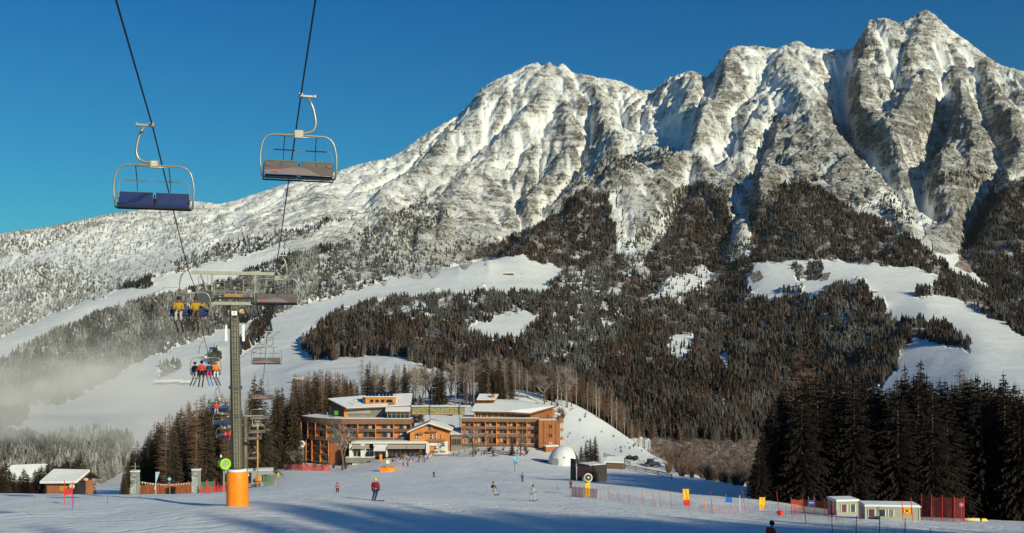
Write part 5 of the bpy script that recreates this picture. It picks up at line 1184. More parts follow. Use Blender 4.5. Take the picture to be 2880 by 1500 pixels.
m = MB(); hbox(m, 975, 988, 1017, 1025, 5.2, 6.5); m.build('chimney', M_conc, hl)

# restaurant pavilion in front
pv_ = empty('restaurant_pavilion', (0, 0, 0), 0, 'white framed restaurant with glass front and striped awnings beneath the curved wing', 'restaurant')
cheese(pv_, 'roof', M_plaster, [(890, -5.5), (1080, -5.5), (1080, .2), (890, .2)], 1112, 1108.6); cheese(pv_, 'roof_snow', M_roofsnow, [(891, -5.3), (1079, -5.3), (1079, 0), (891, 0)], 1108.5, 1107.4)
cheese(pv_, 'core', M_inside, [(880, -3.2), (1076, -3.2), (1076, 1), (880, 1)], 1146, 1112)
for a, b in ((885, 892), (913.5, 923), (945, 948), (976, 979), (1075, 1083)): m = MB(); hbox(m, a, b, 1112, 1146, -5.2, -3.2); m.build('pillar', M_plaster, pv_)
for a, b in ((892, 913), (923, 945), (948, 976), (980, 1000), (1001, 1022), (1023, 1048), (1049, 1074)):
    m = MB(); hbox(m, a, b, 1125, 1146, -3.4, -3.25); wn = m.build('window', M_glass, pv_); m = MB(); c_ = (a + b) / 2
    for u in (a + .6, c_, b - .6): hbox(m, u - .5, u + .5, 1124, 1146, -3.5, -3.38)
    hbox(m, a, b, 1132, 1133, -3.52, -3.4); m.build('window_frame', M_white if b < 950 else M_brownp, wn)
for k, (a, b) in enumerate(((893, 935), (980, 1026), (1027, 1073))):
    m = MB(); p0, p1, p2, p3 = hp(a, 1114, -4.4), hp(b, 1114, -4.4), hp(b, 1123.5, -6.6), hp(a, 1123.5, -6.6); m.prism([p3, p2, p1, p0], (0, 0, .06)); aw = m.build('awning', M_curtain, pv_); m = MB()
    for t in (.25, .55, .8): q0, q1 = p0.lerp(p3, t), p1.lerp(p2, t); m.quad(q0 + Vector((0, -.02, .08)), q1 + Vector((0, -.02, .08)), q1 + Vector((0, -.22, -.1)), q0 + Vector((0, -.22, -.1)))
    m.build('stripe', M_mauve, aw)
m = MB(); p0 = hp(960, 1124, -7); roof(pv_, [(948, 1127, -8.5), (978, 1127, -8.5), (976, 1112, -3.5), (949, 1112, -3.5)])
cheese(pv_, 'terrace_wall', M_conc, [(876, -5.6), (946, -5.6), (946, 0), (876, 0)], 1159, 1146.5); cheese(pv_, 'terrace_snow', M_roofsnow, [(877, -5.4), (945, -5.4), (945, 0), (877, 0)], 1146.4, 1145)
cheese(pv_, 'basement', M_plaster, [(892, -4.8), (932, -4.8), (932, 0), (892, 0)], 1182, 1159)
m = MB(); hbox(m, 899, 907, 1164, 1172, -4.9, -4.75); m.build('window', M_glass, pv_)
for a in (884, 880): m = MB(); m.tube([hp(a, 1160, -4), hp(a + 9, 1176, -4)], .2, 5); m.build('brace', M_rust, pv_)

# chalet with gable
cq = empty('chalet', (0, 0, 0), 0, 'old alpine chalet with gable, timber upper floor and white ground floor', 'chalet')
m = MB(); m.prism([hp(1034, 1108, -3), hp(1131, 1108, -3), hp(1131, 1086, -3), hp(1081, 1068, -3), hp(1034, 1086, -3)], (0, 13, 0)); m.build('upper_floor', M_larchwood, cq)
m = MB(); hbox(m, 1035, 1130, 1107.8, 1142, -2.9, 10); m.build('ground_floor', M_plaster, cq)
m = MB(); hbox(m, 1129.5, 1133, 1088, 1132, -3.1, -2.6); m.build('post', M_larchwood, cq)
for (a, va, b, vb_) in ((1027, 1088.5, 1081, 1065.5), (1081, 1065.5, 1139, 1083.5)):
    A, B = hp(a, va, -4.4), hp(b, vb_, -4.4); A2, B2 = hp(a, va, 10), hp(b, vb_, 10)
    m = MB(); m.prism([A, B, B2, A2], (0, 0, .3)); rf = m.build('roof', M_brownp, cq); m = MB(); m.prism([q + Vector((0, 0, .31)) for q in (A + Vector((0, .3, 0)), B + Vector((0, .3, 0)), B2, A2)], (0, 0, .35)); m.build('roof_snow', M_roofsnow, rf)
for a, b, v0, v1 in ((1051, 1056, 1093, 1102), (1083, 1089, 1091, 1102), (1094, 1099, 1091, 1102), (1078, 1088, 1071, 1079), (1108, 1113, 1092, 1101), (1111, 1121, 1113, 1120.5), (1092, 1100, 1120, 1128), (1044, 1049, 1092, 1101)):
    m = MB(); hbox(m, a, b, v0, v1, -3.08, -2.95); wn = m.build('window', M_glass, cq); m = MB()
    for u in (a, b): hbox(m, u - .4, u + .4, v0 - .5, v1 + .5, -3.15, -3.02)
    hbox(m, a, b, (v0 + v1) / 2 - .3, (v0 + v1) / 2 + .3, -3.14, -3.02); m.build('window_frame', M_white, wn)
for a, b, v0, v1 in ((1079, 1123, 1102, 1107.5), (1055, 1069, 1084, 1090), (1077, 1103, 1080, 1085)): m = MB(); hbox(m, a, b, v0, v1, -4.2, -4.1); hbox(m, a, b, v1 - .9, v1, -4.1, -3.0); m.build('balcony', M_rust, cq)
m = MB(); hbox(m, 1082, 1094, 1119, 1134, -3.3, -2.95); m.build('door', M_larchwood, cq); m = MB(); m.tube([hp(1080, 1118, -5), hp(1096, 1120.5, -5)], .12, 4); m.build('door_canopy', M_brownp, cq)
for a, b in ((1090, 1102), (1110, 1122)): m = MB(); hbox(m, a, b, 1132, 1136, -3.08, -2.95); m.build('window', M_rust, cq)

# glass footbridge between the wings
br_ = empty('footbridge', (0, 0, 0), 0, 'ochre trussed glass footbridge joining the two hotel wings', 'bridge')
cheese(br_, 'deck', M_brownp, [(1032, 4), (1166, 4), (1166, 7), (1032, 7)], 1046.5, 1044.3); cheese(br_, 'roof', M_galv, [(1031, 3.8), (1182, 3.8), (1182, 7.2), (1031, 7.2)], 1026.5, 1025.2); cheese(br_, 'roof_snow', M_roofsnow, [(1031, 3.9), (1182, 3.9), (1182, 7), (1031, 7)], 1025.1, 1023.4)
m = MB(); hbox(m, 1032, 1168, 1026.6, 1044.2, 4.2, 4.26); m.build('glass_wall', M_greenglass, br_)
m = MB(); k = 14; pts = [hp(1033 + 50 * 0 + i * 132 / 28, 1043 - 13.5 * math.sin(math.pi * ((i % 14) / 14 if True else 0)), 4.05) for i in range(29)]; m.tube(pts, .16, 5); m.tube([hp(1033, 1043.5, 4.05), hp(1166, 1043.5, 4.05)], .15, 5)
for i in range(0, 12): u = 1035 + i * 12; m.tube([hp(u, 1043, 4.0), hp(u, 1027, 4.0)], .06, 4)
m.build('truss', M_yel, br_)
for u, v1 in ((1080, 1066), (1155.5, 1100)): m = MB(); m.tube([hp(u, v1, 3.6), hp(u, 1022 if u < 1100 else 1015, 3.6)], .16, 6); m.build('column', M_conc, br_)

# right wing
hr = empty('hotel', (0, 0, 0), 0, 'long timber hotel wing on the right with vertical clad tower block and sloping snowy roof', 'hotel')
dr_ = lambda u: 1.2 - ((u - 1160) / 165.0) * 1.6 if u < 1325 else -.4 + (u - 1325) * .0
br2 = [1161, 1191, 1221, 1249, 1276, 1300, 1325, 1354]
wing(hr, br2, dr_, [(1062, 1073, 1081), (1081, 1091, 1100), (1100, 1116, 1121)], 1.6, [M_larchwood, M_rust, M_larchwood], M_brownp, 1121)
fr_ = [(u, dr_(u) - .25) for u in (1160, 1200, 1240, 1280, 1325, 1356)]
cheese(hr, 'parapet', M_brownp, fr_ + [(1356, 12), (1160, 12)], 1062, 1053); cheese(hr, 'terrace_snow', M_roofsnow, [(u + .5, d + .3) for u, d in fr_] + [(1355, 12), (1161, 12)], 1052.9, 1052)
cheese(hr, 'core', M_inside, [(1162, 2.75), (1354, 1.6), (1354, 12), (1162, 12)], 1122, 1062); m = MB(); m.prism([hp(u, 1122.5, d) for u, d in fr_] + [hp(1356, 1122.5, 12), hp(1160, 1122.5, 12)], (0, 0, .2)); m.build('floor_slab', M_brownp, hr)
cheese(hr, 'basement', M_conc, [(1160, 1.4), (1356, 0), (1356, 12), (1160, 12)], 1140, 1122.6)
cheese(hr, 'tower_block', M_rust, [(1355, -2.4), (1406, -2.4), (1417, -.5), (1417, 12), (1355, 12)], 1136, 1056)
cheese(hr, 'parapet', M_brownp, [(1354.6, -2.6), (1406.4, -2.6), (1417.5, -.7), (1417.5, 12), (1354.6, 12)], 1059.5, 1051.5) if False else None
cheese(hr, 'parapet', M_brownp, [(1404, -2.7), (1407, -2.7), (1418, -.7), (1418, 6), (1404, 6)], 1061, 1051)
cheese(hr, 'terrace_snow', M_roofsnow, [(1356, -2.2), (1406, -2.2), (1416, -.4), (1416, 11), (1356, 11)], 1055.9, 1054.8)
for v0, v1, g in ((1066.5, 1077, M_glass), (1089, 1099, M_glass), (1110, 1121, M_curtain)):
    m = MB(); hbox(m, 1379.5, 1389.5, v0, v1, -2.5, -2.38); wn = m.build('window', g, hr); m = MB()
    for u in (1379.5, 1384.5, 1389.5): hbox(m, u - .5, u + .5, v0 - .6, v1 + .6, -2.58, -2.42)
    hbox(m, 1379, 1390, v0 - .8, v0, -2.57, -2.42); hbox(m, 1379, 1390, v1, v1 + .8, -2.57, -2.42); m.build('window_frame', M_larchwood, wn)
for v0, v1 in ((1064, 1077), (1084, 1098), (1106, 1120)):
    m = MB(); a, b = hp(1408, v1, -2.2), hp(1416.5, v1, -.75); m.prism([a, b, hp(1416.5, v0, -.75), hp(1408, v0, -2.2)], (-.02, -.12, 0)); wn = m.build('window', M_curtain, hr); m = MB(); c_ = (a + b) / 2; m.tube([c_ + Vector((-.02, -.18, 0)), c_ + Vector((-.02, -.18, (v1 - v0) * K))], .07, 4); m.build('window_frame', M_brownp, wn)
for u in (1366, 1397): m = MB(); hbox(m, u, u + 1.6, 1057, 1135, -2.5, -2.38); m.build('cladding_joint', M_dark, hr)
# set-back upper floor and its roof
cheese(hr, 'wall', M_larchwood, [(1192, 4.2), (1328, 4.2), (1396, 2.2), (1396, 12), (1192, 12)], 1053, 1034)
for i in range(9):
    u = 1197 + i * 15; m = MB(); hbox(m, u, u + 10.5, 1038.5, 1052, 4.05, 4.2); wn = m.build('window', M_glass, hr); m = MB(); hbox(m, u + 4.8, u + 5.8, 1038, 1052, 3.95, 4.1); m.build('window_frame', M_larchwood, wn)
m = MB(); hbox(m, 1377, 1387, 1044, 1053, 2.2, 2.62); m.build('window', M_glass, hr)
m = MB(); m.prism([hp(1334, 1053, 2.6), hp(1391, 1053, 2.1), hp(1391, 1024, 2.1), hp(1334, 1039, 2.6)], (0, .3, 0)); m.build('wall', M_rust, hr)
m = MB(); m.prism([hp(1391, 1053, 2.1), hp(1391, 1024, 2.1), hp(1391, 1020, 12), hp(1391, 1053, 12)], (-.3, 0, 0)); m.build('wall', M_rust, hr)
roof(hr, [(1183, 1036, 2.4), (1270, 1037.5, 1.6), (1334, 1041, .2), (1400, 1022.5, .4), (1300, 1015, 16), (1196, 1011.5, 16)])
m = MB(); hbox(m, 1196, 1243, 1008, 1019, 10, 15); rb = m.build('roof_box', M_brownp, hr); roof(hr, [(1196, 1010.5, 8.6), (1245, 1010.5, 8.6), (1253, 999.5, 15), (1202, 998.5, 15)])
m = MB(); m.box(hp(1352, 1023, 6), (1.8, 1.4, .9)); m.build('chimney', M_rust, hr); m = MB(); m.box(hp(1352, 1018.5, 6), (1.1, .9, .6)); m.build('chimney_cap', M_conc, hr)
m = MB(); m.box(hp(1238, 1001, 11), (1.2, 1, 1.3)); m.build('chimney', M_rust, hr)
# link building
lk = empty('link_building', (0, 0, 0), 0, 'low glazed link with snowy roof between chalet and right hotel wing', 'building')
cheese(lk, 'wall', M_conc, [(1134, 1), (1162, 1), (1162, 8), (1134, 8)], 1138, 1094); roof(lk, [(1132, 1094, .4), (1164, 1094, .4), (1160, 1084, 8), (1133, 1082, 8)])
m = MB(); hbox(m, 1137, 1159, 1106, 1120, .8, 1.0); wn = m.build('window', M_glass, lk); m = MB()
for u in (1137, 1142, 1148, 1153, 1159): hbox(m, u - .4, u + .4, 1105, 1121, .7, .9)
m.build('window_frame', M_wood, wn)
# gabled house beneath the left end
gh = empty('small_house', (0, 0, 0), 0, 'small gabled house with snowy roof beneath the left end of the curved wing', 'house')
m = MB(); m.prism([hp(723, 1168, 7), hp(750, 1168, 7), hp(750, 1133, 7), hp(723, 1133, 7)], (0, 6, 0)); m.build('wall', M_conc, gh); roof(gh, [(721, 1134, 6.2), (752, 1134, 6.2), (756, 1118, 10), (735, 1118, 10)])
m = MB(); hbox(m, 728, 738, 1143, 1154, 6.85, 7.0); m.build('window', M_glass, gh)

# terrace furniture and guests
rr = random.Random(3)
def lounge(u, v, c):
    b = G(u, v); r = empty('lounge_chair', b, rr.random() * 6, None, 'chair', 'terrace seats'); m = MB(); m.box((0, 0, .42), (.6, .6, .1)); m.box((0, .3, .75), (.6, .1, .6), rx=R(-15))
    for sx in (-.25, .25): m.box((sx, 0, .2), (.06, .5, .4))
    m.build('seat', c, r); r['label'] = 'small seat on the snowy sun terrace before the restaurant'
for i in range(34): lounge(rr.uniform(985, 1085), rr.uniform(1146, 1164), rr.choice((C_['lilac'], C_['lilac'], M_wood, M_curtain)))
for i in range(8):
    b = G(rr.uniform(990, 1080), rr.uniform(1146, 1160)); t = empty('terrace_table', b, 0, 'round bistro table on the sun terrace', 'table', 'terrace tables'); m = MB(); m.lathe([(.45, .72), (.45, .76)], (0, 0, 0), 10); m.build('tabletop', M_curtain, t); m = MB(); m.tube([(0, 0, 0), (0, 0, .72)], .05, 6); m.build('leg', M_black, t)
cols = [C_[k] for k in ('charcoal', 'lilac', 'blue', 'scarlet', 'beige', 'navy', 'black', 'palegrey')]
for i in range(12):
    b = G(990 + i * 8 + rr.uniform(-2, 2), rr.uniform(1144, 1162)); person('sit' if i % 3 else 'stand', b, rr.uniform(-.6, .6), cols[i % 8], C_['black'], cols[(i * 3) % 8], 'guest among the seats on the restaurant sun terrace', 1.7, group='guests on the sun terrace', dz=.45 if i % 3 else 0)
b = G(966, 1148); sg = empty('folded_parasol', b, 0, 'tall folded beige parasol by the restaurant stairs', 'parasol'); m = MB(); m.lathe([(.1, 0), (.12, 1), (.42, 1.3), (.3, 3.4), (.05, 4.1)], (0, 0, 0), 10); m.build('canopy', M_wood, sg, True)
b = G(979, 1168); sg = empty('orange_board', b, R(20), 'tilted orange board standing near the terrace edge', 'sign'); sg.location = G(958, 1162); m = MB(); m.box((0, 0, 1.3), (.9, .12, 2.0), rz=R(20)); m.build('panel', M_orange, sg); m = MB(); m.box((0, .2, .5), (.1, .3, 1.0)); m.build('leg', M_wood, sg)
# ------------------------------------------------------------------ things on and beside the piste
def S(Y): return Y / F       # metres per picture unit
M_orangenet = mat('orange_netting', (0.48, 0.15, 0.06), 0.8, alpha=.5); M_rednet = mat('red_netting', (0.55, 0.05, 0.05), 0.8, alpha=.55); M_darknet = mat('dark_red_netting', (0.20, 0.03, 0.035), 0.8, alpha=.5); M_greennet = mat('green_netting', (0.05, 0.22, 0.12), 0.8, alpha=.8)
M_yellow = mat('yellow_pad', (0.90, 0.52, 0.01), 0.5); M_cream = mat('cream_metal', (0.60, 0.57, 0.42), 0.45)
M_redpole = mat('red_pole', (0.50, 0.035, 0.04), 0.5); M_bluepl = mat('bright_blue_panel', (0.01, 0.12, 0.55), 0.5); M_cyan = mat('cyan_panel', (0.02, 0.40, 0.68), 0.5)
def net_material(name, col):
    m = bpy.data.materials.new(name); m.use_nodes = True; n = m.node_tree; L = n.links.new; b = n.nodes['Principled BSDF']; b.inputs['Base Color'].default_value = (*col, 1); b.inputs['Roughness'].default_value = .8
    tc = n.nodes.new('ShaderNodeTexCoord'); w1 = n.nodes.new('ShaderNodeTexNoise'); w1.inputs['Scale'].default_value = 2.2; L(tc.outputs['Object'], w1.inputs['Vector'])
    r = n.nodes.new('ShaderNodeMapRange'); L(w1.outputs[0], r.inputs[0]); r.inputs[1].default_value = .35; r.inputs[2].default_value = .65; r.inputs[3].default_value = .06; r.inputs[4].default_value = .24; L(r.outputs[0], b.inputs['Alpha']); return m
def net(root, pts, h, mt, sag=.12):
    """pts along the ground; returns a netting panel with a sagging top edge"""
    m = MB(); vs = []; n = 0
    for a, b in zip(pts[:-1], pts[1:]):
        for k in range(6):
            t = k / 6; p = a.lerp(b, t); hh = h - sag * math.sin(math.pi * t); vs += [tuple(p + Vector((0, .04 * math.sin(7 * (n + t)), .05))), tuple(p + Vector((0, .04 * math.sin(5 * (n + t)), hh)))]
        n += 1
    vs += [tuple(pts[-1] + Vector((0, 0, .05))), tuple(pts[-1] + Vector((0, 0, h)))]; k = len(vs) // 2
    m.add(vs, [(2 * i, 2 * i + 2, 2 * i + 3, 2 * i + 1) for i in range(k - 1)]); return m.build('netting', mt, root)
def fence(label, pts, h, mt, polemat, polew=.03, ph=None, group=None):
    r = empty('safety_net_fence', (0, 0, 0), 0, label, 'safety fence', group); net(r, pts, h, mt)
    for p in pts: m = MB(); m.tube([p - Vector((0, 0, .3)), p + Vector((0, 0, ph or h + .15))], polew, 6); m.build('pole', polemat, r)
    return r
# left: fence behind the crest, pillars, flag, round sign
pts = [G(u, v, 85, 130) if False else GY(u, 112) for u, v in ((345, 0), (372, 0), (398, 0), (424, 0), (448, 0), (474, 0), (500, 0))]
def top_at(Y, u, v): z = (HV - v) / F * Y; return z - GY(u, Y).z
fence('orange netting fence behind the crest between the two grey pillars', pts, top_at(112, 420, 1216), M_orangenet, M_rust, .04)
fence('short orange netting left of the first grey pillar', [GY(u, 112) for u in (326, 338, 350)], top_at(112, 335, 1230), M_orangenet, M_rust, .04)
fence('pale red netting between second pillar and padded pylon', [GY(u, 105) for u in (505, 525, 548, 570)], top_at(105, 530, 1222), M_rednet, M_redpole, .05)
fence('green netting strip right of the second grey pillar', [GY(u, 116) for u in (502, 520, 540)], top_at(116, 520, 1210), M_greennet, M_redpole, .06)
fence('red netting fence enclosing the shrubs below the curved hotel wing', [G(713, 1183), G(735, 1184), G(760, 1185), G(785, 1185), G(812, 1186), G(830, 1186)], 2.0, mat('bright_red_netting', (0.70, 0.10, 0.08), .8, alpha=.75), M_redpole, .05)
fence('green and red netting beside the lift station', [GY(u, 205) for u in (662, 676, 690)], 2.3, M_greennet, M_redpole, .07)
def pillar(u, v0, label, mast):
    Y = 106.0; b = GY(u, Y); h = top_at(Y, u, v0); r = empty('sign_pillar', b, R(-10), label, 'sign', None)
    m = MB(); m.box((0, 0, h / 2 - .3), (.76, .62, h + .6)); bd = m.build('body', mat('pillar_green_grey', (.22, .27, .22), .6, noise=.1), r)
    m = MB(); m.box((0, -.02, h + .06), (.82, .68, .14)); m.build('cap', M_white, r); m = MB(); m.box((.06, -.325, h - .35), (.42, .01, .2)); m.build('emblem_panel', mat('peach_panel', (.62, .42, .34), .5), r)
    letter('iMOVE', .62, M_white, r, (-.13, -.32, h * .40), (R(90), R(-90), 0), shear=.25); letter('LEOGANG', .33, M_white, r, (.20, -.32, h * .40), (R(90), R(-90), 0), shear=.25)
    if mast:
        m = MB(); m.tube([(0, 0, h), (0, 0, h + .98)], .05, 6); m.tube([(-.46, 0, h + .22), (.46, 0, h + .22)], .035, 6); m.tube([(-.46, 0, h + .58), (.46, 0, h + .58)], .035, 6); m.build('antenna', M_galv, r)
pillar(340, 1187, 'grey lettered pillar with a two-bar antenna on top, behind the crest', True); pillar(494, 1183, 'grey lettered pillar without antenna, closer to the pylon', False)
Y = 104; b = GY(392, Y); r = empty('beach_flag', b, 0, 'slim pale blue feather flag before the orange netting', 'flag'); h = top_at(Y, 392, 1188)
m = MB(); m.tube([(0, 0, -.2), (0, 0, h)], .025, 6); m.build('pole', M_white, r); m = MB(); m.prism([(0, 0, h), (.44, 0, h + .03), (.05, 0, h - 1.1), (0, 0, h - 1.2), (0, 0, h - 1.9), (-.2, 0, h - 1.9), (-.01, 0, h - 1.1)], (0, .02, 0)); m.build('cloth', mat('pale_blue_cloth', (.32, .48, .58), .8), r)
b = GY(427, Y); h = top_at(Y, 427, 1203); r = empty('round_sign', b, 0, 'round blue piste sign on a pole before the orange netting', 'sign'); m = MB(); m.tube([(0, 0, -.2), (0, 0, h)], .045, 6); m.build('pole', M_wood, r); m = MB(); m.lathe([(.20, -.02), (.20, .02)], (0, -.06, h - .1), 18, 'Y'); d_ = m.build('disc', M_cyan, r); m = MB(); m.box((0, -.09, h - .08), (.24, .01, .07)); m.box((.03, -.09, h - .17), (.14, .01, .04)); m.build('symbol', M_white, d_)
b = GY(497 + 30, 100); 
# fluttering pennants
r = empty('pennant_string', (0, 0, 0), 0, 'string of small white pennants above the orange netting', 'bunting'); m = MB(); A = P(352, 1212, 114); B = P(482, 1214, 114); pp = [A.lerp(B, t / 20) - Vector((0, 0, .45 * math.sin(math.pi * t / 20) * .6)) for t in range(21)]; m.tube(pp, .012, 4); m.build('cord', M_white, r)
for k in range(1, 20, 1):
    p = pp[k]; m = MB(); m.prism([p + Vector((-.12, 0, 0)), p + Vector((.12, 0, 0)), p + Vector((.03 * (-1) ** k, .05, -.26))], (0, .01, 0)); m.build('pennant', M_white, r)
for q in (A, B): m = MB(); m.tube([q, Vector((q.x, q.y, gz(q.x, q.y)))], .03, 5); m.build('pole', M_galv, r)

# wooden hut with its snow gun, lower left
YH2 = 128; hb = GY(178, YH2); hu = empty('wooden_hut', hb, R(-12), 'wooden piste hut with a thick snowy roof behind the crest', 'hut'); zt = lambda v: (HV - v) / F * YH2 - hb.z
m = MB(); m.box((-.1, 0, zt(1210) / 2), (4.5, 3.4, zt(1210))); m.build('wall', M_rust, hu); m = MB(); m.box((1.95, -1.0, zt(1210) / 2 + .02), (.95, 1.6, zt(1210) - .02)); m.build('annex', mat('black_boards', (.03, .028, .03), .8), hu)
m = MB(); m.prism([(-2.85, -2.2, zt(1213)), (2.75, -2.3, zt(1209)), (2.75, .4, zt(1188)), (-2.85, .4, zt(1189))], (0, 0, .12)); m.prism([(-2.85, .4, zt(1189)), (2.75, .4, zt(1188)), (2.75, 2.6, zt(1210)), (-2.85, 2.6, zt(1211))], (0, 0, .12)); rf = m.build('roof', M_dark, hu)
m = MB(); m.prism([(-2.9, -2.35, zt(1212)), (2.6, -2.4, zt(1208)), (2.6, .4, zt(1187)), (-2.9, .4, zt(1188))], (0, 0, .3)); m.build('roof_snow', M_roofsnow, rf)
m = MB(); m.box((.55, -1.73, zt(1222)), (1.9, .08, 1.0)); m.build('window', mat('ochre_shutter', (.50, .26, .04), .7), hu); m = MB(); m.box((.55, -1.78, zt(1214)), (1.9, .06, .35)); m.build('window_top', M_glass, hu)
m = MB(); m.lathe([(.33, -.2), (.36, 0), (.30, .1)], (1.75, -2.05, zt(1217)), 18, 'Y'); m.lathe([(.2, -.25), (.2, -.2)], (1.75, -2.05, zt(1217)), 14, 'Y'); m.build('fan_ring', M_cream, hu); m = MB(); m.box((2.75, -.6, zt(1203)), (.4, .3, .3)); m.tube([(2.1, -.6, zt(1201)), (2.9, -.6, zt(1201))], .05, 5); m.build('lamp', M_cream, hu)
# slalom gate on the left
r = empty('slalom_gate', (0, 0, 0), 0, 'red slalom gate with a torn red panel before the wooden hut', 'slalom gate'); g1 = G(162, 1271); g2 = Vector((P(182, 1269, g1.y).x, g1.y, gz(P(182, 1269, g1.y).x, g1.y)))
for g, v in ((g1, 1209), (g2, 1213)): m = MB(); m.tube([g - Vector((0, 0, .2)), P((g.x / g.y) * F + CX, v, g.y)], .028, 6); m.build('pole', M_redcloth, r)
pq = lambda u, v: P(u, v, g1.y); m = MB(); m.prism([pq(162, 1247), pq(182, 1243), pq(182, 1226), pq(172, 1231), pq(162, 1229)], (0, .02, 0)); m.build('panel', M_redcloth, r)
for u0, vt, u1, vb in ((89, 1250, 77, 1298), (186, 1244, 181, 1286), (272, 1232, 270, 1268), (352, 1236, 351, 1252)):
    g = G(u1, vb); tp = P(u0, vt, g.y); m = MB(); m.tube([g - Vector((0, 0, .2)), tp], .02, 6); o = m.build('marker_pole', M_bluepl if u1 > 100 else M_galv); tag(o, {77: 'leaning grey marker pole at the far left', 181: 'thin blue marker pole leaning beside the slalom gate', 270: 'thin blue marker pole in the middle of the left snowfield', 351: 'short thin marker pole near the first grey pillar'}[u1], 'pole')
m = MB(); pts = [P(u, v, 92) for u, v in ((-60, 1246), (10, 1250), (60, 1251), (110, 1250), (150, 1248), (190, 1243))]; m.tube(pts, .02, 5); o = m.build('rope_line', M_black); tag(o, 'sagging dark rope line across the left snowfield', 'rope')
for u in (4, 62, 113, 156, 194):
    g = GY(u, 92); m = MB(); m.tube([g - Vector((0, 0, .3)), Vector((g.x + .1, g.y, (HV - 1248) / F * 92))], .035, 5); o = m.build('rope_post', M_galv); tag(o, 'short post of the rope line on the left snowfield', 'post', 'rope line posts')
# farmhouse roof down in the valley
fh = P(62, 1200, 330); r = empty('farmhouse', (fh.x, fh.y, fh.z - 6), 0, 'farmhouse with broad snowy roof behind the small spruces', 'farmhouse'); m = MB(); m.box((0, 2, 2.5), (13, 8, 7)); m.build('wall', M_rust, r)
m = MB(); m.prism([(-7.5, -4, 4.6), (7.5, -4, 4.6), (6.5, 3, 9.8), (-6, 3, 9.3)], (0, 0, .4)); m.build('roof', M_roofsnow, r)
# lime snow gun by the pylon
YG = 118; g = GY(563, YG); r = empty('snow_gun', g, R(38), 'lime green ring-shaped snow gun left of the padded pylon', 'snow gun'); hz_ = (HV - 1167) / F * YG - g.z
m = MB(); m.tube([(0, 0, -.2), (0, 0, hz_ - .8)], .12, 8); m.build('mast', M_galv, r)
m = MB(); m.lathe([(.5, .75), (.66, -.3), (.72, -.55), (.66, -.66), (.45, -.62), (.36, -.30)], (0, 0, hz_), 24, 'Y'); m.build('barrel', mat('lime_green', (.30, .62, .02), .35), r, True)
m = MB(); m.lathe([(.36, -.40), (.36, -.3)], (0, 0, hz_), 20, 'Y'); m.build('fan', M_galv, r); m = MB(); m.box((-.45, -.2, hz_ + 1.0), (.16, .16, .3)); m.build('lamp', M_white, r)

# centre: blue piste sign, yellow snow gun in its orange ring
b = G(1296, 1189); s_ = S(b.y); r = empty('piste_sign', b, 0, 'blue panel sign above a grey plate on a tall post, centre of the piste', 'sign'); zt = lambda v: (HV - v) / F * b.y - b.z
m = MB(); m.tube([(0, 0, -.3), (0, 0, zt(1165))], .2, 8); m.build('post', mat('grey_green_post', (.22, .28, .27), .5), r); m = MB(); m.box((0, -.1, zt(1155)), (10.5 * s_, .2, 12 * s_)); m.build('panel', M_cyan, r); m = MB(); m.box((0, -.1, zt(1164.5)), (10 * s_, .15, 6 * s_)); m.build('plate', M_conc, r)
m = MB(); m.box((-.1, -.22, zt(1152)), (5 * s_, .02, 2.5 * s_)); m.box((.1, -.22, zt(1157.5)), (4 * s_, .02, 1.6 * s_)); m.build('arrow', M_white, r)
b = G(974, 1186); r = empty('snow_gun', b, R(15), 'beige wheeled snow gun ringed by an orange mat near the terrace', 'snow gun'); m = MB(); m.lathe([(.45, .6), (.62, -.5), (.5, -.6), (.3, -.4)], (0.1, 0, 2.6), 16, 'Y'); m.build('barrel', M_cream, r, True)
m = MB(); [m.tube([(sx * .9, sy * .7, 0), (0, 0, 2.1)], .07, 5) for sx in (-1, 1) for sy in (-1, 1)]; m.box((0, 0, 1.3), (.8, .7, .9)); m.build('chassis', mat('olive_metal', (.32, .25, .10), .6), r)
r = empty('crash_mat', b, 0, 'orange crash mat ring around the beige snow gun', 'crash mat'); m = MB(); pr_ = [(-1.9, -1.2), (.6, -1.6), (2.0, -1.0), (2.2, 1.0), (-1.6, 1.4)]; m.prism([(x, y, -.1) for x, y in pr_], (0, 0, 1.25)); m.build('mat', M_orange, r)
fence('faded orange netting trailing from the crash mat', [G(987, 1183), G(1000, 1180), G(1012, 1177)], 1.0, mat('faded_netting', (.6, .3, .22), .8, alpha=.4), M_redpole, .03)
# yellow snow gun
b = G(1478, 1249); r = empty('snow_gun', b, R(0), 'cream snow gun on a yellow padded column beside the slalom netting', 'snow gun'); s_ = S(b.y); zt = lambda v: (HV - v) / F * b.y - b.z
m = MB(); m.box((0, 0, zt(1232)), (.62, .5, (1250 - 1214) * s_ + .1)); m.build('pad', M_yellow, r); m = MB(); m.box((0, 0, zt(1213)), (.45, .4, .2)); m.build('mount', M_black, r)
zc = zt(1203); hd_ = MB(); hd_.lathe([(.38, .95), (.46, .5), (.54, -.35), (.60, -.5), (.52, -.6), (.44, -.45)], (0, 0, 0), 22, 'Y'); o = hd_.build('barrel', M_cream, r, True); o.location = (-.06, 0, zc); o.rotation_euler = (R(-14), 0, R(14))
m = MB(); m.lathe([(.43, -.5), (.43, -.44)], (0, 0, 0), 18, 'Y'); f_ = m.build('fan', M_black, o); m = MB(); m.lathe([(.12, -.62), (.12, -.5)], (0, 0, 0), 10, 'Y'); m.build('hub', M_galv, f_)
def poleobj(u, vb, lenv, lean, label, group, mt=M_redpole, rad=.022):
    g = G(u, vb); s_ = S(g.y); tp = g + Vector((lean * s_, 0, lenv * s_)); m = MB(); m.tube([g - Vector((0, 0, .25)), g.lerp(tp, .5), tp], [rad * 1.3, rad * 1.1, rad], 6); o = m.build('slalom_pole', mt); return tag(o, label, 'pole', group)
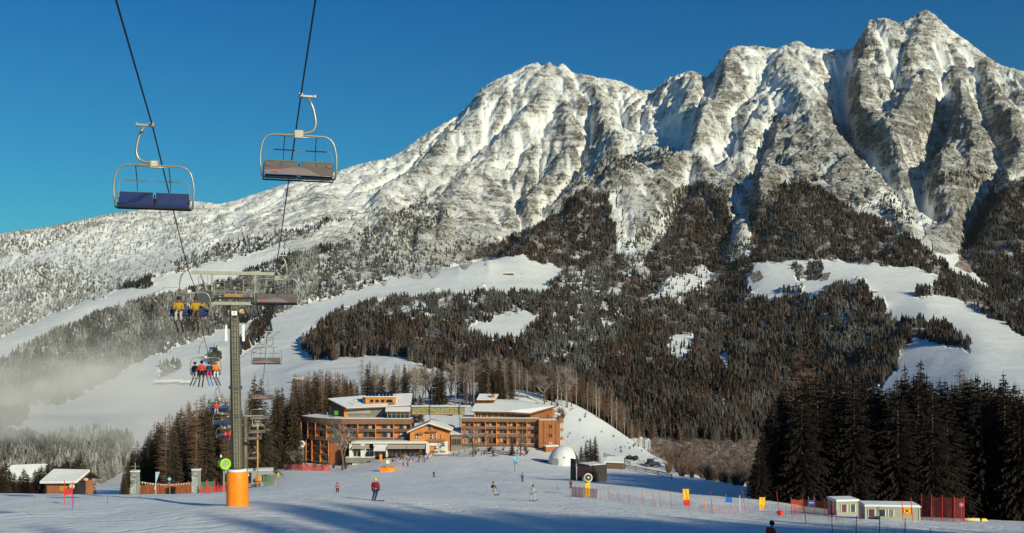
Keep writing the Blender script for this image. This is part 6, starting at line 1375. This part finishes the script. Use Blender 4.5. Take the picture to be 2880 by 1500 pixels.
fence('coral safety netting in front of the yellow snow gun', [G(1438, 1250), G(1448, 1251), G(1458, 1252), G(1468, 1253)], 1.35, mat('coral_netting', (.75, .22, .16), .8, alpha=.7), M_redpole, .02)
fence('thin red netting just right of the coral netting', [G(1470, 1251), G(1478, 1253), G(1492, 1255), G(1502, 1256)], 1.3, M_rednet, M_redpole, .02)
G8 = 'red poles of the long piste fence'
FP = [(1403, 1234, 20, 0), (1511, 1258, 22, -1), (1532, 1259, 34, -2), (1559, 1263, 34, -5), (1586, 1267, 34, -7), (1619, 1272, 36, -4), (1648, 1276, 38, -6), (1663, 1278, 40, -5), (1691, 1281, 44, -5), (1735, 1286, 47, -8), (1793, 1292, 56, -6), (1878, 1296, 60, -11), (1960, 1303, 65, -6), (2028, 1318, 70, -9), (2094, 1340, 78, -3), (2153, 1356, 58, 2), (2212, 1375, 80, 1), (2277, 1372, 66, 0), (2340, 1382, 52, 0)]
FPO = [poleobj(u, v, l, k, 'red slalom pole of the long fence crossing the piste on the right', G8) for u, v, l, k in FP]
# thin net strung along those poles
r = empty('safety_net', (0, 0, 0), 0, 'fine transparent dark net strung along the red poles on the right', 'safety net')
g_ = [G(u, v) for u, v, l, k in FP[11:18]]; net(r, g_, 1.35, net_material('fine_net', (.10, .03, .05)), .25)
g_ = [G(u, v) for u, v, l, k in FP[2:12]]; net(r, g_, 1.0, net_material('fine_red_net', (.35, .05, .06)), .2)
def banner(u, v0, v1, wd, lean, label, foot):
    g = G(u, v1); s_ = S(g.y); r = empty('gate_banner', g, 0, label, 'banner'); h1 = (v1 - v0) * s_; W = wd * s_
    off = foot * s_; m = MB(); m.prism([(-W / 2, 0, off), (W / 2, 0, off), (W / 2 + lean * s_, 0, h1), (-W / 2 + lean * s_, 0, h1)], (0, .02, 0)); m.build('cloth', M_yellow, r)
    hL = (h1 - off) / 3
    for k, c in enumerate('ZIE'): letter(c, hL * .92, M_black, r, (lean * s_ * (1 - (k + .5) / 3), -.012, h1 - hL * (k + .55)))
    m = MB(); m.box((.02, .02, off / 2), (W * .95, .05, off)); m.build('padding', M_redcloth if foot > 10 and u < 1800 else mat('faded_pink_cloth', (.62, .32, .26), .7), r)
    for sx in (-1, 1): m = MB(); m.tube([(sx * W / 2, 0, -.2), (sx * W / 2 + lean * s_, 0, h1 + 4 * s_)], .025, 5); m.build('pole', M_redpole, r)
banner(1727, 1231, 1273, 16, -2, 'yellow vertical banner lettered in black with a red foot, on the lit piste', 15); banner(1916, 1252, 1284, 15, 2, 'yellow vertical banner lettered in black before the dark forest', 8)
g = G(1838, 1283); r = empty('blue_board', g, 0, 'small plain blue board standing on thin legs in the shaded snow', 'sign'); s_ = S(g.y); m = MB(); m.box((-.2, 0, 25 * s_), (16 * s_, .06, 13 * s_)); m.build('panel', M_bluepl, r); m = MB(); m.tube([(-.55, 0, -.2), (-.55, 0, 40 * s_)], .02, 5); m.tube([(.1, 0, -.2), (.1, 0, 20 * s_)], .02, 5); m.build('leg', M_galv, r)
g = G(2041, 1280); r = empty('blue_board', g, 0, 'blue board with white stripe before the near black forest', 'sign'); s_ = S(g.y); m = MB(); m.box((0, 0, 14 * s_), (18 * s_, .06, 14 * s_)); pn = m.build('panel', M_bluepl, r); m = MB(); m.box((0, -.04, 15 * s_), (12 * s_, .02, 3 * s_)); m.build('stripe', M_white, pn); m = MB(); m.tube([(-.4, 0, -.2), (-.4, 0, 30 * s_)], .025, 5); m.tube([(.4, 0, -.2), (.4, 0, 30 * s_)], .025, 5); m.build('leg', M_galv, r)
poleobj(1772, 1281, 20, 2, 'thick short orange pole standing in the lit strip of snow', None, M_orange, .06); poleobj(1861, 1286, 40, 0, 'white pole standing beside the plain blue board', None, M_white, .03)
for u, v, l, k in ((1975, 1297, 22, 2), (1992, 1298, 18, 0), (2085, 1306, 30, 0), (2104, 1309, 26, 2), (2165, 1310, 50, -5), (2000, 1297, 34, -2)): poleobj(u, v, l, k, 'red pole among those in front of the dark forest netting', 'red poles by the forest')
fence('dark orange netting between the lettered banner and the small cabin', [G(1990, 1293), G(2020, 1294), G(2050, 1296), G(2075, 1298), G(2095, 1301)], 1.7, mat('burnt_netting', (.45, .09, .04), .8, alpha=.55), M_redpole, .03)
fence('tall dark red netting right of the long cabin', [G(2318, 1309), G(2343, 1311), G(2370, 1313), G(2400, 1315), G(2425, 1316)], 2.6, M_darknet, M_redpole, .04)
# cabins
def cabin(u0, u1, vt, vb, label, roofv, windows, rz=0, dpt=2.4):
    g = G((u0 + u1) / 2, vb); s_ = S(g.y); W = (u1 - u0) * s_; h = (vb - vt) * s_; r = empty('site_cabin', g, R(rz), label, 'cabin'); m = MB(); m.box((0, dpt / 2, h / 2 - .3), (W, dpt, h + .6)); m.build('wall', mat('cabin_white', (.32, .32, .26), .55, noise=.08), r)
    m = MB(); m.box((0, dpt / 2, h + .06), (W + .16, dpt + .2, .12)); m.build('roof', M_white, r); m = MB(); m.box((0, dpt / 2, h + .16), (W, dpt, .1)); m.build('roof_snow', M_roofsnow, r)
    for f0, f1, c in windows: m = MB(); m.box(((f0 + f1) / 2 * W, -.01, h * .52), ((f1 - f0) * W, .05, h * .52)); wn = m.build('window', c, r); m = MB(); [m.box((q * W, -.04, h * .52), (.07, .06, h * .58)) for q in (f0, f1)]; m.build('window_frame', M_white, wn)
    for q in (-1, 1): m = MB(); m.box((q * W / 2 * .98, -.03, h / 2 - .1), (.09, .08, h)); m.build('corner_post', M_cream, r)
GLr = mat('reddish_glass', (.12, .045, .05), .2); cabin(2103, 2163, 1262, 1298, 'small square white site cabin with two windows before the forest', 0, ((-.3, -.05, GLr), (.1, .32, M_glass)), 6)
cabin(2178, 2312, 1276, 1308, 'long low white site cabin with three windows before the forest', 0, ((-.44, -.32, GLr), (-.25, -.13, M_glass), (-.08, .02, M_conc)), -6)
r = empty('slalom_gate', (0, 0, 0), 0, 'red slalom gate with black cross on yellow panel before the long cabin', 'slalom gate'); g1 = G(2268, 1311)
for u, v in ((2270, 1259), (2292, 1252)): A = P(u + (2 if u < 2280 else 5), 1313, g1.y); m = MB(); m.tube([A, P(u - 1, v, g1.y)], .035, 6); m.build('pole', M_redcloth, r)
q_ = lambda u, v, d=0: P(u, v, g1.y - d); m = MB(); m.prism([q_(2270, 1294), q_(2294, 1295), q_(2293, 1277), q_(2270, 1277)], (0, .02, 0)); pn = m.build('panel', M_redcloth, r); m = MB(); m.prism([q_(2274, 1292, .01), q_(2290, 1293, .01), q_(2290, 1279, .01), q_(2274, 1279, .01)], (0, -.01, 0)); ins = m.build('emblem_ground', M_yellow, pn)
m = MB(); m.tube([q_(2277, 1290, .04), q_(2287, 1281, .04)], .045, 4); m.tube([q_(2287, 1290, .04), q_(2277, 1281, .04)], .045, 4); m.build('emblem', M_black, ins)
g = G(2420, 1312); s_ = S(g.y); r = empty('round_sign', g, 0, 'small round red and white sign on a striped pole at the far right', 'sign'); m = MB(); m.tube([(0, 0, -.2), (-2 * s_, 0, 44 * s_)], .05, 6); m.build('pole', M_redcloth, r); m = MB(); m.lathe([(6 * s_, -.03), (6 * s_, .03)], (-2 * s_, -.08, 42 * s_), 16, 'Y'); dd = m.build('disc', mat('rose_disc', (.55, .16, .17), .5), r); m = MB(); m.box((-2 * s_, -.13, 42 * s_), (8 * s_, .01, 1.6 * s_)); m.build('bar', M_white, dd)
g = G(2445, 1313); r = empty('equipment_sledge', g, R(8), 'yellow and white equipment lying on the snow at the far right', 'equipment'); m = MB(); m.tube([(-1.1, 0, .3), (1.0, 0, .22)], .22, 10); m.build('body', M_cream, r, True); m = MB(); [m.tube([(x, 0, .28), (x + .12, 0, .28)], .25, 10) for x in (-.6, .2)]; m.build('strap', M_yellow, r); m = MB(); m.box((1.7, .1, .2), (.9, .6, .3), taper=.6); m.build('cover', M_yellow, r)
g = G(1963, 1296); r = empty('crash_cushion', g, 0, 'bright red cushion lying beside the second lettered banner', 'cushion'); m = MB(); m.lathe([(.1, 0), (.36, .08), (.38, .34), (.22, .46)], (0, 0, 0), 12); m.build('cushion', mat('neon_red', (.85, .05, .02), .5), r, True)
# dome
b = G(1420, 1171); Rd = 41 * S(b.y); b = Vector((b.x, b.y + Rd * .6, b.z - .35)); dm = empty('igloo_dome', b, 0, 'big white inflated igloo dome beside the right hotel wing', 'dome'); m = MB(); n = 40
prof = [(Rd * math.cos(a) * (1.0 if a > .15 else .985), Rd * 1.22 * math.sin(a)) for a in [i * math.pi / 2 / 12 for i in range(13)]]; prof[-1] = (.02, Rd * 1.22)
m.lathe([(Rd * .985, -1.0)] + prof, (0, 0, 0), n); M_dome = mat('dome_skin', (.62, .64, .64), .45, col2=(.80, .81, .80), nscale=.35, bump=.25); m.build('shell', M_dome, dm, True)
th = R(-125); c_ = Vector((math.cos(th), math.sin(th), 0)); m = MB(); rr_ = 1.15
ce = c_ * Rd * .955 + Vector((0, 0, 1.35)); tn = Vector((-c_.y, c_.x, 0)); up_ = Vector((0, 0, 1)) - c_ * .28; up_.normalize()
ring_ = [ce + tn * rr_ * math.cos(2 * math.pi * k / 20) + up_ * rr_ * 1.1 * math.sin(2 * math.pi * k / 20) for k in range(20)]; m.prism(ring_, c_ * .22); m.build('door', mat('grey_door_membrane', (.36, .36, .35), .6), dm)
m = MB(); ce2 = Vector((-.1, -Rd * .88, Rd * .58)); m.lathe([(.25, 0), (.3, -.15), (.12, -.2)], ce2, 12, 'Y'); m.build('vent', M_galv, dm)
m = MB(); g0 = G(1365, 1160); m.tube([g0 + Vector((-2.5, -2, .15)), g0 + Vector((2.4, -4, .3))], .22, 6); o = m.build('tree_log', M_bark); tag(o, 'brown log lying in the snow left of the igloo dome', 'log')
g0 = G(1385, 1137); r = empty('timber_shed', g0, R(20), 'small dark shed half hidden behind the igloo dome', 'shed'); m = MB(); m.box((0, 0, .9), (4.2, 2.5, 1.9)); m.build('wall', M_rust, r); m = MB(); m.box((0, 0, 2.0), (4.6, 3, .3)); m.build('roof', M_roofsnow, r)
# dark bar cube
b = G(1470, 1192); s_ = S(b.y); r = empty('bar_kiosk', b, R(-38), 'dark cube-shaped bar kiosk with red poster beside the dome', 'kiosk'); M_cube = mat('dark_mesh_cladding', (.022, .018, .022), .6, col2=(.06, .048, .05), nscale=2.5)
m = MB(); m.prism([(0, 0, -1), (4.6, 0, -1), (4.6, 0, 3.3), (0, 0, 3.3)], (0, 4.4, 0)); m.build('wall', M_cube, r); r.location = P(1483, 1203, 200); r.location.z = gz(r.location.x, 200)
r.rotation_euler[2] = R(32)
m = MB(); m.box((2.3, 2.2, 3.38), (4.3, 4.1, .14)); m.build('roof_snow', M_roofsnow, r)
m = MB(); m.prism([(-.03, .2, .5), (-.03, 4.1, .5), (-.03, 4.1, 3.1), (-.03, .2, 3.1)], (-.06, 0, 0)); ps = m.build('poster', mat('poster_red', (.20, .035, .04), .6, col2=(.42, .16, .10), nscale=1.2), r)
m = MB(); m.prism([(-.4, 4.5, -1), (-.2, 6.6, -1), (-.2, 6.6, 4.2), (-.4, 4.5, 4.2)], (.18, 0, 0)); m.prism([(-.2, 4.6, 3.4), (2.6, 4.6, 3.4), (2.6, 4.6, 4.2), (-.2, 4.6, 4.2)], (0, .15, 0)); m.build('screen_wall', M_cube, r)
# second snow-roofed cabin, fence rails, groomers
b = G(1548, 1180); r = empty('timber_cabin', b, R(-15), 'low dark cabin with thick snow on its roof right of the bar kiosk', 'cabin'); m = MB(); m.box((0, 0, .9), (5.0, 3.5, 2.4)); m.build('wall', M_dark, r); m = MB(); m.prism([(-3, -2.2, 2.0), (2.8, -2.2, 2.0), (2.4, 1, 3.2), (-2.4, 1, 3.2)], (0, 0, .35)); m.build('roof_snow', M_roofsnow, r)
def railf(pts, label):
    r = empty('timber_fence', (0, 0, 0), 0, label, 'fence')
    for k in (.35, .75, 1.1):
        m = MB(); m.tube([G(u, v) + Vector((0, 0, k)) for u, v in pts], .09, 5); m.build('rail', M_dark, r)
    for u, v in pts: g = G(u, v); m = MB(); m.tube([g - Vector((0, 0, .2)), g + Vector((0, 0, 1.35))], .11, 5); m.build('post', M_dark, r)
railf([(1520, 1150), (1545, 1156), (1570, 1164), (1585, 1172)], 'dark rail fence running from the firs to the low cabin'); railf([(1572, 1180), (1600, 1184), (1625, 1190), (1655, 1197), (1690, 1206)], 'longer dark rail fence slanting down to the shaded piste')
def groomer(u, v, label, rz, c):
    g = G(u, v); r = empty('snow_groomer', g, R(rz), label, 'snow groomer'); m = MB(); m.box((0, 0, .95), (4.2, 2.2, .7)); m.build('body', c, r)
    m = MB(); m.box((.7, 0, 1.85), (1.7, 2.0, 1.15), taper=.82); cb_ = m.build('cab', M_glass, r); m = MB(); m.box((.7, 0, 2.48), (1.5, 1.8, .1)); m.build('cab_roof', c, cb_)
    for sy in (-1.35, 1.35): m = MB(); m.tube(rounded([(-2.1, sy, .5), (-1.9, sy, .95), (1.9, sy, .95), (2.2, sy, .55), (1.8, sy, .12), (-1.8, sy, .12), (-2.1, sy, .5)], r=.25), .16, 6); m.build('track', M_black, r)
    m = MB(); m.prism([(2.6, -2.2, .1), (2.6, 2.2, .1), (2.9, 2.2, 1.1), (2.9, -2.2, 1.1)], (.1, 0, 0)); m.build('blade', M_galv, r)
groomer(1641, 1175, 'parked dark snow groomer on the brow of the shaded piste', 205, mat('maroon_paint', (.10, .03, .03), .5)); 
g = G(1590, 1158); r = empty('quad_bike', g, R(150), 'dark quad bike with big tyres parked beyond the low cabin', 'quad bike'); m = MB(); m.box((0, 0, .95), (2.4, .9, .5), taper=.8); m.box((.9, 0, 1.5), (.1, .9, .5)); m.build('body', M_dark, r)
for x in (-1.1, 1.1):
    for y in (-.8, .8): m = MB(); m.lathe([(.3, -.25), (.75, -.2), (.78, 0), (.75, .2), (.3, .25)], (x, y, .7), 16, 'Y'); m.build('wheel', M_black, r, True)
poleobj(1608, 1172, 18, 0, 'small white and red marker near the quad bike', None, M_redpole, .06)
for i in range(7):
    u = 1140 + i * 14; g = G(u, rr.uniform(1140, 1148)); m = MB(); m.tube([g - Vector((0, 0, .2)), g + Vector((.1, 0, 1.3))], .1, 5); o = m.build('garden_post', M_bark); tag(o, 'short wooden post in the snowy hotel garden', 'post', 'hotel garden posts')
m = MB(); bb = [G(1225 + k * 12, 1146 + 3 * math.sin(k)) + Vector((0, 0, .5 + .4 * math.sin(k * 2.1))) for k in range(9)]; m.tube(bb, .12, 5); o = m.build('fallen_branch', M_bark); tag(o, 'long fallen branches on the bank before the right wing', 'branch')
# far huts
def farhut(u, v, w_, label):
    c = scatter_at(u, v); r = empty('alpine_hut', c, 0, label, 'hut'); m = MB(); m.box((0, 0, w_ * .05), (w_, w_ * .5, w_ * .30)); m.build('wall', M_dark, r); m = MB(); m.prism([(-w_ * .55, -w_ * .35, w_ * .18), (w_ * .55, -w_ * .35, w_ * .18), (w_ * .55, 0, w_ * .36), (-w_ * .55, 0, w_ * .36)], (0, 0, w_ * .05)); m.build('roof', M_roofsnow, r)
def scatter_at(u, v):
    c = int(round((u - uf[0]) / 3)); k = int(np.searchsorted(-envr[:, c], -v)); k = min(max(k, 1), len(yf) - 1); return Vector(((u - CX) / F * yf[k], yf[k], Zf[k, c]))
farhut(1282, 693, 22, 'long farm shed alone on the upper meadow'); farhut(1312, 690, 7, 'tiny hut just right of the long farm shed'); farhut(872, 778, 12, 'tiny hut beside the wide ski run'); farhut(2199, 738, 14, 'lone hut on the meadow at the right')
for i, (u, v, w_) in enumerate(((402, 967, 14), (424, 968, 18), (446, 966, 16), (468, 968, 15))): farhut(u, v, w_, ['leftmost roof of the farm group above the misty meadow', 'largest roof of the farm group above the misty meadow', 'third roof of the farm group above the misty meadow', 'rightmost roof of the farm group above the misty meadow'][i])
farhut(752, 960, 14, 'white farmhouse on the meadow left of the hotel trees')

# ------------------------------------------------------------------ air
def volume_mat(name, build):
    m = bpy.data.materials.new(name); m.use_nodes = True; n = m.node_tree; n.nodes.clear(); out = n.nodes.new('ShaderNodeOutputMaterial'); v = n.nodes.new('ShaderNodeVolumePrincipled'); n.links.new(v.outputs[0], out.inputs['Volume']); build(n, v); return m
def hz_b(n, v): v.inputs['Color'].default_value = (0.92, 0.95, 0.86, 1); v.inputs['Density'].default_value = 0.000007; v.inputs['Anisotropy'].default_value = 0.0
m = MB(); m.box((0, 3500, 850), (12600, 7600, 2300)); hzo = m.build('haze', volume_mat('valley_haze', hz_b)); tag(hzo, 'thin bluish haze filling the whole valley', kind='stuff')
def ms_b(n, v):
    tc = n.nodes.new('ShaderNodeTexCoord'); L = n.links.new; ln = n.nodes.new('ShaderNodeVectorMath'); ln.operation = 'LENGTH'; L(tc.outputs['Object'], ln.inputs[0])
    mr = n.nodes.new('ShaderNodeMapRange'); L(ln.outputs['Value'], mr.inputs[0]); mr.inputs[1].default_value = 1.0; mr.inputs[2].default_value = 0.2; mr.inputs[3].default_value = 0; mr.inputs[4].default_value = 1
    nz = n.nodes.new('ShaderNodeTexNoise'); nz.inputs['Scale'].default_value = 2.6; nz.inputs['Detail'].default_value = 3; L(tc.outputs['Object'], nz.inputs['Vector'])
    m2 = n.nodes.new('ShaderNodeMapRange'); L(nz.outputs[0], m2.inputs[0]); m2.inputs[1].default_value = .42; m2.inputs[2].default_value = .72; m2.inputs[3].default_value = 0; m2.inputs[4].default_value = 0.0062
    mu = n.nodes.new('ShaderNodeMath'); mu.operation = 'MULTIPLY'; L(mr.outputs[0], mu.inputs[0]); L(m2.outputs[0], mu.inputs[1]); L(mu.outputs[0], v.inputs['Density']); v.inputs['Color'].default_value = (.97, .98, .98, 1); v.inputs['Anisotropy'].default_value = -.2
import bmesh
def mist(cx, cy_, cz, rx, ry, rz, lab):
    me = bpy.data.meshes.new('snow_mist'); b = bmesh.new(); bmesh.ops.create_icosphere(b, subdivisions=3, radius=1.0); b.to_mesh(me); b.free(); me.materials.append(MIST); o = bpy.data.objects.new('snow_mist', me); COL.objects.link(o); o.location = (cx, cy_, cz); o.scale = (rx, ry, rz); tag(o, lab, kind='stuff')
MIST = volume_mat('drifting_snow', ms_b)
mist(-395, 800, -62, 205, 330, 105, 'drifting artificial snow mist over the lower left meadow')
mist(-190, 520, -58, 60, 70, 42, 'pale plume of snow mist rising behind the wooden hut')
mist(-560, 1150, -70, 260, 260, 90, 'faint snow mist over the far left valley floor')
